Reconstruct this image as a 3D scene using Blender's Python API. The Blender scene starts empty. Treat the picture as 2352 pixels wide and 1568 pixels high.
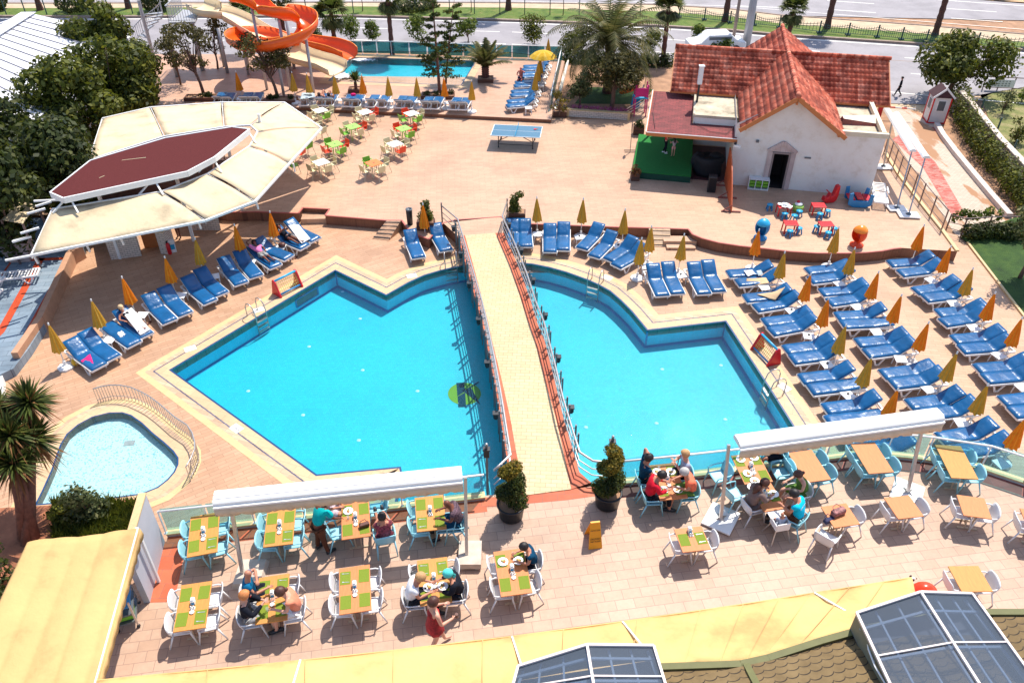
import bpy, bmesh, math, random
from math import radians as R, sin, cos, pi, atan2, sqrt, hypot
from mathutils import Vector as V, Matrix, geometry
rnd = random.Random(7)
S = bpy.context.scene
COL = S.collection
# ---------------------------------------------------------------- camera, sky, sun, exposure
CH, CT, CF = 18.5, R(37), 1829.0          # height, pitch, focal length (px of a 2352 px wide picture)
cam = bpy.data.cameras.new('camera'); cam.lens = CF/2352*36; cam.sensor_width = 36; cam.clip_end = 600; cam.clip_start = .1
co = bpy.data.objects.new('camera', cam); COL.objects.link(co)
co.location = (0, 0, CH); co.rotation_euler = (R(90)-CT, 0, 0); S.camera = co
W = bpy.data.worlds.new('World'); S.world = W; W.use_nodes = True
nt = W.node_tree; bg = nt.nodes['Background']; sk = nt.nodes.new('ShaderNodeTexSky')
sk.sky_type = 'NISHITA'; sk.sun_disc = False; sk.sun_elevation = R(60.5); sk.sun_rotation = R(29.7)
nt.links.new(sk.outputs[0], bg.inputs[0]); bg.inputs[1].default_value = .15
sun = bpy.data.lights.new('sun', 'SUN'); sun.energy = 4.35; sun.angle = R(.5); sun.color = (1, .93, .82)
so = bpy.data.objects.new('sun', sun); COL.objects.link(so)
so.rotation_euler = V((-.28, -.49, -1)).to_track_quat('-Z', 'Y').to_euler()
S.view_settings.view_transform = 'Standard'; S.view_settings.look = 'None'
S.view_settings.exposure = .57; S.view_settings.gamma = 1
S.render.engine = 'CYCLES'; S.cycles.max_bounces = 8; S.cycles.transparent_max_bounces = 12
try: S.cycles.use_denoising = True
except Exception: pass
# ---------------------------------------------------------------- helpers
_s, _c = sin(CT), cos(CT)
def at(px, py, z=0.):
    x = (px-1176)/CF; y = (py-784)/CF; t = (CH-z)/(_s+y*_c)
    return V((x*t, (_c-y*_s)*t, z))
def ats(pts, z=0.): return [at(p[0], p[1], p[2] if len(p) > 2 else z) for p in pts]
def heading(a, b): return atan2(-(b[0]-a[0]), b[1]-a[1])      # z rotation that turns +Y to a->b
def lerp(a, b, t): return a+(b-a)*t
class MB:
    def __init__(s): s.v = []; s.f = []; s.m = None
    def add(s, vs, fs):
        n = len(s.v)
        if s.m is not None: vs = [s.m @ V(v) for v in vs]
        s.v += [tuple(v) for v in vs]; s.f += [tuple(n+i for i in f) for f in fs]; return s
    def box(s, c, d, rz=0, rx=0, ry=0):
        M = Matrix.Translation(V(c)) @ Matrix.Rotation(rz, 4, 'Z') @ Matrix.Rotation(ry, 4, 'Y') @ Matrix.Rotation(rx, 4, 'X')
        x, y, z = d[0]/2, d[1]/2, d[2]/2
        vs = [M @ V((a, b, e)) for a in (-x, x) for b in (-y, y) for e in (-z, z)]
        return s.add(vs, [(0,1,3,2),(4,6,7,5),(0,4,5,1),(2,3,7,6),(0,2,6,4),(1,5,7,3)])
    def bar(s, p, q, w=.04, h=None):
        p, q = V(p), V(q); h = h or w; d = q-p; L = d.length
        if L < 1e-6: return s
        M = Matrix.Translation((p+q)/2) @ d.to_track_quat('Y', 'Z').to_matrix().to_4x4()
        x, y, z = w/2, L/2, h/2
        vs = [M @ V((a, b, e)) for a in (-x, x) for b in (-y, y) for e in (-z, z)]
        return s.add(vs, [(0,1,3,2),(4,6,7,5),(0,4,5,1),(2,3,7,6),(0,2,6,4),(1,5,7,3)])
    def tube(s, pts, r=.02, n=8, cap=True):
        pts = [V(p) for p in pts]; N = len(pts); rr = r if isinstance(r, (list, tuple)) else [r]*N
        vs = []; up = V((0, 0, 1))
        for i, p in enumerate(pts):
            d = (pts[min(i+1, N-1)]-pts[max(i-1, 0)])
            d = d.normalized() if d.length > 1e-9 else V((0, 0, 1))
            a = d.cross(up if abs(d.z) < .95 else V((0, 1, 0))).normalized(); b = d.cross(a)
            vs += [p+(a*cos(2*pi*k/n)+b*sin(2*pi*k/n))*rr[i] for k in range(n)]
        fs = [(i*n+k, i*n+(k+1) % n, (i+1)*n+(k+1) % n, (i+1)*n+k) for i in range(N-1) for k in range(n)]
        if cap: fs += [tuple(range(n))[::-1], tuple((N-1)*n+k for k in range(n))]
        return s.add(vs, fs)
    def lathe(s, prof, c=(0, 0, 0), n=16, sx=1, sy=1, wob=0):
        c = V(c); vs = []
        for i, (r, z) in enumerate(prof):
            vs += [c+V((r*sx*cos(2*pi*k/n)*(1+wob*(k % 2)), r*sy*sin(2*pi*k/n)*(1+wob*(k % 2)), z)) for k in range(n)]
        N = len(prof)
        fs = [(i*n+k, i*n+(k+1) % n, (i+1)*n+(k+1) % n, (i+1)*n+k) for i in range(N-1) for k in range(n)]
        if prof[0][0] > 1e-4: fs.append(tuple(range(n))[::-1])
        if prof[-1][0] > 1e-4: fs.append(tuple((N-1)*n+k for k in range(n)))
        return s.add(vs, fs)
    def ball(s, c, r, n=10, m=7):
        r = r if isinstance(r, (tuple, list)) else (r, r, r); c = V(c)
        vs = [c+V((0, 0, -r[2]))]
        for i in range(1, m):
            t = pi*i/m
            vs += [c+V((r[0]*sin(t)*cos(2*pi*k/n), r[1]*sin(t)*sin(2*pi*k/n), -r[2]*cos(t))) for k in range(n)]
        vs.append(c+V((0, 0, r[2]))); e = len(vs)-1
        fs = [(0, 1+(k+1) % n, 1+k) for k in range(n)]
        for i in range(m-2): fs += [(1+i*n+k, 1+i*n+(k+1) % n, 1+(i+1)*n+(k+1) % n, 1+(i+1)*n+k) for k in range(n)]
        fs += [(e, 1+(m-2)*n+k, 1+(m-2)*n+(k+1) % n) for k in range(n)]
        return s.add(vs, fs)
    def prism(s, pts, z0, z1, holes=(), bottom=False, skirt=True):
        """flat polygon (xy) between z0 and z1; holes are open wells with walls"""
        loops = [[V((p[0], p[1], 0)) for p in L] for L in [pts]+list(holes)]
        flat = [p for L in loops for p in L]
        tr = geometry.tessellate_polygon(loops)
        fs = []
        for t in tr:
            a, b, c = (flat[i] for i in t)
            fs.append(t if (b-a).cross(c-a).z > 0 else t[::-1])
        s.add([(p.x, p.y, z1) for p in flat], fs)
        if bottom: s.add([(p.x, p.y, z0) for p in flat], [f[::-1] for f in fs])
        if skirt and z0 < z1:
            for L in loops:
                n = len(L)
                s.add([(p.x, p.y, z1) for p in L]+[(p.x, p.y, z0) for p in L], [(i, (i+1) % n, n+(i+1) % n, n+i) for i in range(n)])
        return s
    def slab(s, q, t=.05):
        """a sloping plane polygon with thickness t downwards"""
        n = len(q); q = [V(p) for p in q]
        s.add(list(q)+[p-V((0, 0, t)) for p in q], [tuple(range(n)), tuple(range(2*n-1, n-1, -1))]+[(i, n+i, n+(i+1) % n, (i+1) % n) for i in range(n)])
        return s
    def strip(s, A, B):
        n = len(A); return s.add(list(A)+list(B), [(i, i+1, n+i+1, n+i) for i in range(n-1)])
    def build(s, name, m, parent=None, smooth=False, fix=True, bev=0, solid=0):
        me = bpy.data.meshes.new(name); me.from_pydata(s.v, [], s.f)
        if fix:
            b = bmesh.new(); b.from_mesh(me); bmesh.ops.recalc_face_normals(b, faces=b.faces); b.to_mesh(me); b.free()
        me.materials.append(m); o = bpy.data.objects.new(name, me); COL.objects.link(o)
        if smooth:
            for p in me.polygons: p.use_smooth = True
        if parent: o.parent = parent
        if solid: q = o.modifiers.new('solid', 'SOLIDIFY'); q.thickness = solid; q.offset = 0
        if bev: q = o.modifiers.new('bevel', 'BEVEL'); q.width = bev; q.segments = 2; q.limit_method = 'ANGLE'
        return o
def tag(o, label=None, cat=None, group=None, kind=None):
    if label: o['label'] = label
    if cat: o['category'] = cat
    if group: o['group'] = group
    if kind: o['kind'] = kind
    return o
def empty(name, loc=(0, 0, 0), rz=0, label=None, cat=None, group=None, sc=1):
    o = bpy.data.objects.new(name, None); COL.objects.link(o); o.location = loc; o.rotation_euler = (0, 0, rz); o.scale = (sc, sc, sc)
    return tag(o, label, cat, group)
KIDS = {}
def copy_tree(o, parent=None):
    c = o.copy(); COL.objects.link(c); c.parent = parent
    for ch in list(o.children): copy_tree(ch, c)
    return c
USED = set()
def place(proto, loc, rz, label, cat=None, group=None, sc=1):
    """first call moves the prototype itself, later ones copy it and its parts"""
    k_ = proto.as_pointer()
    if k_ in USED: o = copy_tree(proto)
    else: USED.add(k_); o = proto
    o.location = loc; o.rotation_euler = (0, 0, rz); o.scale = (sc, sc, sc)
    return tag(o, label, cat, group)
def struct(o, label=None): return tag(o, label, kind='structure')
# ---------------------------------------------------------------- materials
def _m(name):
    m = bpy.data.materials.new(name); m.use_nodes = True; n = m.node_tree
    return m, n, n.nodes['Principled BSDF']
def coords(n, sc=1, rot=0, obj=True):
    tc = n.nodes.new('ShaderNodeTexCoord'); mp = n.nodes.new('ShaderNodeMapping')
    n.links.new(tc.outputs['Object'], mp.inputs[0]); mp.inputs['Scale'].default_value = (sc, sc, sc) if not isinstance(sc, tuple) else sc
    mp.inputs['Rotation'].default_value = (0, 0, rot); return mp.outputs[0]
def ramp(n, fac, stops):
    r = n.nodes.new('ShaderNodeValToRGB'); n.links.new(fac, r.inputs[0]); e = r.color_ramp.elements
    while len(e) < len(stops): e.new(.5)
    for i, (p, c) in enumerate(stops): e[i].position = p; e[i].color = (*c, 1)
    return r.outputs[0]
def mix(n, a, b, fac, t='MIX'):
    x = n.nodes.new('ShaderNodeMix'); x.data_type = 'RGBA'; x.blend_type = t
    for s_, v in ((0, fac), (6, a), (7, b)):
        if hasattr(v, 'is_output') or isinstance(v, bpy.types.NodeSocket): n.links.new(v, x.inputs[s_])
        elif s_ == 0: x.inputs[0].default_value = v
        else: x.inputs[s_].default_value = (*v, 1)
    return x.outputs[2]
def noise(n, vec, sc, det=4, rough=.6):
    t = n.nodes.new('ShaderNodeTexNoise'); n.links.new(vec, t.inputs['Vector']); t.inputs['Scale'].default_value = sc
    t.inputs['Detail'].default_value = det; t.inputs['Roughness'].default_value = rough; return t.outputs[0]
def bump(n, b, h, st=.3, dist=.02):
    u = n.nodes.new('ShaderNodeBump'); u.inputs['Strength'].default_value = st; u.inputs['Distance'].default_value = dist
    n.links.new(h, u.inputs['Height']); n.links.new(u.outputs[0], b.inputs['Normal'])
def dk(c, k): return tuple(max(0, min(1, x*k)) for x in c)
def mat(name, c, rough=.6, var=.12, ns=6, bmp=.1, metal=0, spec=.5, per=0, em=0):
    m, n, b = _m(name); v = coords(n)
    f = noise(n, v, ns, 5)
    col = ramp(n, f, [(.3, dk(c, 1-var)), (.7, dk(c, 1+var))])
    if per:
        oi = n.nodes.new('ShaderNodeObjectInfo'); col = mix(n, col, ramp(n, oi.outputs['Random'], [(0, dk(c, 1-per)), (1, dk(c, 1+per))]), .5)
    n.links.new(col, b.inputs['Base Color']); b.inputs['Roughness'].default_value = rough; b.inputs['Metallic'].default_value = metal
    b.inputs['Specular IOR Level'].default_value = spec
    if bmp: bump(n, b, noise(n, v, ns*6, 3), bmp, .01)
    return m
def tiles(name, c1, c2, mort, w, h, ms=.006, rot=0, rough=.6, off=.5, stain=.15, spec=.3, bump_=.15):
    """brick / tile / plank surface laid out in metres"""
    m, n, b = _m(name); v = coords(n, 1, rot)
    t = n.nodes.new('ShaderNodeTexBrick'); n.links.new(v, t.inputs['Vector'])
    t.inputs['Scale'].default_value = 1; t.inputs['Brick Width'].default_value = w; t.inputs['Row Height'].default_value = h
    t.inputs['Mortar Size'].default_value = ms; t.inputs['Mortar Smooth'].default_value = .1; t.inputs['Bias'].default_value = 0
    t.offset = off
    t.inputs['Color1'].default_value = (*c1, 1); t.inputs['Color2'].default_value = (*c2, 1); t.inputs['Mortar'].default_value = (*mort, 1)
    f = noise(n, v, .45, 6, .65); g = noise(n, v, 9, 4, .7)
    col = mix(n, t.outputs[0], ramp(n, f, [(.34, dk((1, 1, 1), 1-1.7*stain)), (.56, (1, 1, 1))]), 1, 'MULTIPLY')
    col = mix(n, col, ramp(n, g, [(.3, (.9, .89, .88)), (.7, (1, 1, 1))]), 1, 'MULTIPLY')
    n.links.new(col, b.inputs['Base Color']); b.inputs['Roughness'].default_value = rough; b.inputs['Specular IOR Level'].default_value = spec
    iv = n.nodes.new('ShaderNodeMath'); iv.operation = 'SUBTRACT'; iv.inputs[0].default_value = 1; n.links.new(t.outputs['Fac'], iv.inputs[1])
    bump(n, b, iv.outputs[0], bump_, .01); return m
def leafm(name, c1, c2, c3=None, rough=.6, trans=.4):
    m, n, b = _m(name); g = n.nodes.new('ShaderNodeNewGeometry'); v = coords(n)
    st = [(0, c1), (.6, c2)]+([(1, c3)] if c3 else [(1, dk(c2, 1.25))])
    col = ramp(n, g.outputs['Random Per Island'], st)
    big = ramp(n, noise(n, v, 1.1, 3), [(.35, (.62, .62, .6)), (.65, (1.15, 1.15, 1.1))])
    col = mix(n, col, big, 1, 'MULTIPLY')
    n.links.new(col, b.inputs['Base Color']); b.inputs['Roughness'].default_value = rough; b.inputs['Specular IOR Level'].default_value = .35
    if trans:
        tr = n.nodes.new('ShaderNodeBsdfTranslucent'); n.links.new(col, tr.inputs[0]); mx = n.nodes.new('ShaderNodeMixShader'); mx.inputs[0].default_value = trans
        n.links.new(b.outputs[0], mx.inputs[1]); n.links.new(tr.outputs[0], mx.inputs[2]); n.links.new(mx.outputs[0], n.nodes['Material Output'].inputs[0])
    return m
def glassm(name, tint, gl=.08, opac=.25, col=(.6, .8, .85)):
    m, n, b = _m(name); t = n.nodes.new('ShaderNodeBsdfTransparent'); t.inputs[0].default_value = (*tint, 1)
    b.inputs['Base Color'].default_value = (*col, 1); b.inputs['Roughness'].default_value = .08; b.inputs['Specular IOR Level'].default_value = .8
    mx = n.nodes.new('ShaderNodeMixShader'); mx.inputs[0].default_value = opac
    n.links.new(t.outputs[0], mx.inputs[1]); n.links.new(b.outputs[0], mx.inputs[2])
    n.links.new(mx.outputs[0], n.nodes['Material Output'].inputs[0]); return m
def waterm(name, tint, st=.25, sc=5):
    """clear sheet: tinted see-through with a rippled glossy skin; lets the sun reach the basin"""
    m, n, b = _m(name); v = coords(n)
    t = n.nodes.new('ShaderNodeBsdfTransparent'); t.inputs[0].default_value = (*tint, 1)
    g = n.nodes.new('ShaderNodeBsdfGlossy'); g.inputs['Roughness'].default_value = .04; g.inputs[0].default_value = (1, 1, 1, 1)
    f = n.nodes.new('ShaderNodeFresnel'); f.inputs[0].default_value = 1.33
    u = n.nodes.new('ShaderNodeBump'); u.inputs['Strength'].default_value = st; u.inputs['Distance'].default_value = .05
    n.links.new(noise(n, v, sc, 8, .72), u.inputs['Height']); n.links.new(u.outputs[0], g.inputs['Normal']); n.links.new(u.outputs[0], f.inputs['Normal'])
    mx = n.nodes.new('ShaderNodeMixShader'); n.links.new(f.outputs[0], mx.inputs[0]); n.links.new(t.outputs[0], mx.inputs[1]); n.links.new(g.outputs[0], mx.inputs[2])
    n.links.new(mx.outputs[0], n.nodes['Material Output'].inputs[0]); return m
M = {}
M['white'] = mat('white_plastic', (.78, .77, .76), .45, .04, 3, .03)
M['whitem'] = mat('white_painted_metal', (.8, .8, .79), .4, .04, 4, .03)
M['cush'] = None
def cushm(name, c):
    m, n, b = _m(name); v = coords(n)
    oi = n.nodes.new('ShaderNodeObjectInfo'); ad = n.nodes.new('ShaderNodeVectorMath'); ad.operation = 'ADD'
    n.links.new(v, ad.inputs[0]); n.links.new(oi.outputs['Location'], ad.inputs[1])
    w = noise(n, ad.outputs[0], 3.2, 3, .55)
    n.links.new(ramp(n, noise(n, ad.outputs[0], 2, 3), [(.3, dk(c, .8)), (.7, dk(c, 1.15))]), b.inputs['Base Color'])
    b.inputs['Roughness'].default_value = .31; b.inputs['Specular IOR Level'].default_value = .5
    bump(n, b, w, .42, .075); return m
M['cush'] = cushm('blue_vinyl_cushion', (.004, .092, .25))
M['steel'] = mat('brushed_steel', (.5, .47, .45), .3, .1, 8, .03, metal=.7)
M['dsteel'] = mat('dark_grey_steel', (.13, .15, .17), .4, .1, 8, .03, metal=.4)
M['brownsteel'] = mat('bronze_grey_tube', (.22, .16, .15), .4, .1, 8, .03, metal=.4)
M['black'] = mat('black_plastic', (.012, .014, .02), .45, .2, 8, .05)
M['chairblue'] = mat('light_blue_plastic', (.3, .62, .72), .4, .05, 3, .02)
M['chairwhite'] = mat('white_chair_plastic', (.72, .71, .72), .4, .04, 3, .02)
M['cream'] = mat('cream_chair_plastic', (.68, .6, .36), .45, .05, 3, .02)
M['green'] = mat('green_plastic', (.17, .42, .03), .45, .06, 3, .02)
M['red'] = mat('red_plastic', (.8, .06, .012), .4, .06, 3, .02)
M['redd'] = mat('deep_red_plastic', (.62, .01, .02), .35, .08, 3, .02)
M['orange'] = mat('orange_plastic', (.85, .2, .04), .4, .06, 3, .02)
M['tgreen'] = mat('green_table_top', (.3, .55, .1), .5, .06, 3, .02)
M['twhite'] = mat('white_table_top', (.8, .77, .72), .5, .04, 3, .02)
M['blue'] = mat('blue_plastic', (.01, .2, .45), .4, .08, 3, .02)
M['lblue'] = mat('bright_blue_plastic', (.02, .36, .62), .4, .08, 3, .02)
M['mat'] = mat('woven_green_placemat', (.165, .225, .008), .8, .14, 60, .3)
M['china'] = mat('white_china', (.85, .85, .83), .2, .02, 3, 0)
M['paper'] = mat('white_paper', (.82, .82, .8), .8, .04, 6, .05)
M['steelcut'] = mat('cutlery_steel', (.75, .75, .75), .2, .05, 3, 0, metal=.6)
def woodm(name, c, sc=(1.5, 18, 18), rough=.62):
    m, n, b = _m(name); v = coords(n, sc)
    f = noise(n, v, 2.5, 5, .6)
    n.links.new(ramp(n, f, [(.3, dk(c, .82)), (.55, c), (.75, dk(c, 1.12))]), b.inputs['Base Color']); b.inputs['Roughness'].default_value = rough
    bump(n, b, f, .08, .01); return m
M['oak'] = woodm('light_oak_laminate', (.56, .235, .045), (18, 1.5, 18))
M['beech'] = woodm('orange_beech_laminate', (.58, .2, .06), (18, 1.5, 18))
M['tleg'] = mat('cream_table_leg', (.5, .38, .26), .4, .06, 5, .02)
M['umb'] = None
def umbm(name, c1, c2, mixv=.5):
    """faded fabric with lengthwise pleat stripes"""
    m, n, b = _m(name); tc = n.nodes.new('ShaderNodeTexCoord'); sp = n.nodes.new('ShaderNodeSeparateXYZ'); n.links.new(tc.outputs['Object'], sp.inputs[0])
    a = n.nodes.new('ShaderNodeMath'); a.operation = 'ARCTAN2'; n.links.new(sp.outputs[1], a.inputs[0]); n.links.new(sp.outputs[0], a.inputs[1])
    k = n.nodes.new('ShaderNodeMath'); k.operation = 'MULTIPLY'; n.links.new(a.outputs[0], k.inputs[0]); k.inputs[1].default_value = 8
    s_ = n.nodes.new('ShaderNodeMath'); s_.operation = 'SINE'; n.links.new(k.outputs[0], s_.inputs[0])
    col = ramp(n, s_.outputs[0], [(.35, c1), (.8, c2)])
    f = ramp(n, noise(n, tc.outputs['Object'], 5, 4), [(.3, (.85, .85, .85)), (.7, (1.05, 1.05, 1.05))])
    c_ = mix(n, col, f, 1, 'MULTIPLY'); n.links.new(c_, b.inputs['Base Color']); b.inputs['Roughness'].default_value = .8; b.inputs['Specular IOR Level'].default_value = .2
    t = n.nodes.new('ShaderNodeBsdfTranslucent'); n.links.new(c_, t.inputs[0]); mx = n.nodes.new('ShaderNodeMixShader'); mx.inputs[0].default_value = .35
    n.links.new(b.outputs[0], mx.inputs[1]); n.links.new(t.outputs[0], mx.inputs[2]); n.links.new(mx.outputs[0], n.nodes['Material Output'].inputs[0]); return m
M['gold'] = umbm('faded_gold_canvas', (.72, .40, .05), (.58, .40, .08))
M['orang'] = umbm('orange_canvas', (.88, .28, .02), (.85, .38, .03))
M['yellow'] = umbm('yellow_canvas', (.85, .55, .05), (.85, .62, .12))
M['skin'] = mat('tan_skin', (.48, .2, .12), .5, .08, 8, .03)
M['skinp'] = mat('pale_skin', (.62, .32, .22), .5, .08, 8, .03)
M['skind'] = mat('dark_skin', (.16, .05, .03), .5, .1, 8, .03)
M['skinr'] = mat('sunburnt_skin', (.5, .13, .1), .5, .1, 8, .03)
def cloth(name, c, v=.15): return mat(name, c, .85, v, 12, .15, spec=.2)
M['terra'] = tiles('terracotta_tiles', (.5, .11, .05), (.56, .15, .07), (.3, .12, .08), .45, .45, .008, 0, .6)
M['dterra'] = tiles('dull_red_tiles', (.3, .09, .07), (.36, .11, .09), (.2, .1, .09), .5, .5, .008, 0, .6)

def words(txt, size, m, parent, loc, rot=(0,0,0), name='lettering', ext=.002):
    """flat lettering turned into a mesh"""
    t = bpy.data.curves.new(name, 'FONT'); t.body = txt; t.size = size; t.align_x = 'CENTER'; t.align_y = 'CENTER'; t.extrude = ext
    q = bpy.data.objects.new(name, t); COL.objects.link(q)
    me = bpy.data.meshes.new_from_object(q.evaluated_get(bpy.context.evaluated_depsgraph_get())); bpy.data.objects.remove(q)
    me.materials.clear(); me.materials.append(m); o = bpy.data.objects.new(name, me); COL.objects.link(o); o.parent = parent; o.location = loc; o.rotation_euler = rot; return o
# ---------------------------------------------------------------- ground, pools, decks
Z0, ZU, ZS, ZR, ZB, ZG = 0., .5, .7, .6, .35, -.3      # pool deck, upper terrace, slide terrace, restaurant, blue floor, outside ground
inner_l = ats([(391,849.5),(770,621),(887,678),(938,649),(975,632),(1013,621),(1038,615),(1067,609.5),(1100,605),(1140,602.5),(1180,602.5)])
inner_r = ats([(1223.5,606.5),(1263.5,614.5),(1301,625),(1326,634),(1351,643),(1373.5,653),(1401,668),(1426,689.5),(1451,714.5),(1487,758),(1667,737.5),(1764,885),(1824,980)])
def wallpt(px, py): p = at(px, py, .72); return V((p.x, p.y, 0))
rwall = [wallpt(*p) for p in [(385,1216),(588,1193),(925,1154),(1113,1131.5),(1165,1126)]]
rwall2 = [wallpt(*p) for p in [(1357,1110),(1411,1102),(1550,1088),(1691,1072),(1790,1059),(1894,1045),(1944,1039),(2031,1036.5),(2121,1046),(2249,1066),(2352,1100),(2440,1136)]]
d = (inner_r[-1]-inner_r[-2]).normalized()
pr_ = inner_r[-1].copy()
while pr_.y > rwall2[5].y+.1: pr_ += d*.1
near_r = [pr_]+[V((p.x, p.y-.06, 0)) for p in rwall2[4::-1]]
near_l = [V((p.x, p.y-.06, 0)) for p in rwall[:1:-1]]
lowl = ats([(921,1083),(919,1073),(727,1091)])
pl0 = at(921,1083); pl = V((pl0.x, near_l[-1].y, 0))
pool = inner_l+inner_r+near_r+near_l[:-1]+[V((lowl[0].x-.02, near_l[-2].y-.2, 0))]+lowl
PZ = -.82
kid_px = [(520,1086),(540,1048),(568,1013),(600,990),(640,966),(668,954)]
def q1(p): return (p[0]/4, 784+p[1]/4)
kid = ats([q1(p) for p in [(330,1500),(400,1360),(480,1180),(520,1060),(560,950),(620,850),(720,765),(850,695),(1000,658),(1120,655),(1200,680),(1300,750),(1400,845),(1500,925),(1590,1008),(1632,1070),(1632,1130),(1600,1200),(1540,1270),(1450,1340),(1300,1400),(1080,1430),(700,1468)]])
def offset(poly, dd):
    """offset of a closed polygon in plan, mitred; positive = away from its inside"""
    n = len(poly); A = sum(poly[i].x*poly[(i+1) % n].y-poly[(i+1) % n].x*poly[i].y for i in range(n)); sg = 1 if A > 0 else -1; out = []
    for i in range(n):
        a, b, c = poly[i-1], poly[i], poly[(i+1) % n]
        d1 = (b-a); d1.z = 0; d1.normalize(); d2 = (c-b); d2.z = 0; d2.normalize()
        n1 = V((d1.y, -d1.x, 0))*sg; n2 = V((d2.y, -d2.x, 0))*sg; m = n1+n2
        m = m/max(.35, m.length_squared)*2 if m.length > .1 else n1
        out.append(b+m*dd)
    return out
# outside ground with a well for the main pool
G = [V((-150,-20,0)), V((150,-20,0)), V((150,260,0)), V((-150,260,0))]
M['soil'] = mat('dry_soil', (.34, .19, .11), .95, .3, 1.5, .5)
well = [V((-16,14.5,0)), V((13,14.5,0)), V((13,30,0)), V((-16,30,0))]
struct(MB().prism(G, ZG, ZG, [well], skirt=False).build('ground', M['soil']))
# pool decks: wood-look tiles left and right of the bridge
M['deckl'] = tiles('wood_look_tiles_west', (.56,.345,.22), (.48,.28,.17), (.32,.17,.1), .62, .16, .006, R(-33), .5, .5, .1)
M['deckr'] = tiles('wood_look_tiles_east', (.58,.365,.24), (.52,.32,.205), (.36,.2,.13), .62, .16, .006, R(8), .5, .5, .1)
xs = at(1130,600).x
deck_outer = [V((-24,9,0)), V((34,9,0)), V((34,40,0)), V((24,40,0)), V((22,34.5,0)), V((17,33.5,0)), V((-24,33.5,0))]
gl = offset(pool, .86)
deck = MB().prism([V((-24,10,0)), V((21.5,10,0)), V((26,10,0)), at(2530,950), at(2352,727), at(2224,559), at(2200,540), V((12,38,0)), V((-24,40,0))], ZG, Z0, [pool, kid])
do = deck.build('pool_deck', M['deckl'])
# assign the eastern pattern to faces right of the bridge
do.data.materials.append(M['deckr'])
bm_ = bmesh.new(); bm_.from_mesh(do.data)
bmesh.ops.bisect_plane(bm_, geom=bm_.verts[:]+bm_.edges[:]+bm_.faces[:], plane_co=(-.6, 0, 0), plane_no=(1, 0, 0))
for f in bm_.faces:
    if f.calc_center_median().x > -.6: f.material_index = 1
bm_.to_mesh(do.data); bm_.free(); struct(do)
# basins
M['pool'] = tiles('cyan_pool_mosaic', (.0, .385, .51), (.0, .42, .56), (.0, .35, .47), .15, .15, .006, 0, .5, .5, .05, bump_=.05)
M['poolwall'] = tiles('blue_pool_wall_mosaic', (.0, .6, .8), (.0, .63, .84), (.0, .56, .75), .05, .05, .002, 0, .5, .5, .05, bump_=.05)  # blue raised so the shaded walls carry the light that water would scatter
M['poolline'] = mat('navy_mosaic_line', (.0, .2, .42), .5, .1, 20, .03)
M['navy'] = mat('navy_edge_tile', (.005, .05, .16), .4, .1, 20, .03)
cop_c = (.70, .50, .27)
M['coping'] = tiles('cream_coping_tiles', (.66,.46,.27), (.62,.42,.25), (.45,.3,.2), .6, .33, .006, R(20), .5, .5, .1)
M['coping2'] = tiles('pale_yellow_border_tiles', (.68,.50,.26), (.66,.47,.24), (.5,.36,.2), .33, .33, .004, R(20), .5, .5, .08)
M['plank'] = tiles('plank_border_tiles', (.66,.47,.31), (.5,.34,.22), (.4,.26,.18), .7, .16, .006, R(20), .5, .5, .1)
M['drain'] = tiles('blue_drain_line', (.03,.04,.1), (.12,.13,.2), (.3,.28,.28), .2, .05, .006, R(30), .5)
def basin(name, poly, zf, mf, mw, line=True):
    b = MB().prism(poly, zf, zf, skirt=False).build(name+'_floor', mf); struct(b)
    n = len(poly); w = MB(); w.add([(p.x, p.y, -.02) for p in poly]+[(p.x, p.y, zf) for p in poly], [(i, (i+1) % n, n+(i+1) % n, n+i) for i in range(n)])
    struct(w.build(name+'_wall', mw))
    if line:
        a = offset(poly, -.10); c = offset(poly, -.004); l = MB()
        l.add([(p.x, p.y, zf+.006) for p in a]+[(p.x, p.y, zf+.006) for p in c]+[(p.x, p.y, zf+.07) for p in c],
              [(i, (i+1) % n, n+(i+1) % n, n+i) for i in range(n)]+[(n+i, n+(i+1) % n, 2*n+(i+1) % n, 2*n+i) for i in range(n)])
        struct(l.build(name+'_floor_line', M['poolline']))
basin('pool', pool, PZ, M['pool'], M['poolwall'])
v_ = [3]  # corner lines
cl = MB()
for P in (inner_l[1], inner_l[0], inner_r[9], inner_r[10]): cl.box((P.x, P.y-.02, PZ/2), (.07, .05, -PZ-.1))
struct(cl.build('pool_corner_line', M['poolline']))
M['water'] = waterm('pool_water', (.97, 1, 1), .38, 5)
struct(MB().prism(offset(pool, -.003), -.07, -.07, skirt=False).build('water', M['water'], fix=False))
def ring(name, poly, d0, d1, z, m, i0=0, i1=None, close=True):
    a, b = offset(poly, d0), offset(poly, d1); n = len(poly); idx = list(range(n)) if close else list(range(i0, i1))
    r = MB()
    for i in idx:
        if not close and i == i1-1: continue
        j = (i+1) % n
        r.add([(a[i].x,a[i].y,z),(a[j].x,a[j].y,z),(b[j].x,b[j].y,z),(b[i].x,b[i].y,z)], [(0,1,2,3)])
    return struct(r.build(name, m))
nL = len(inner_l); nR = len(inner_r); n = len(pool)
segs = [(0, nL+nR)]
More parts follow.
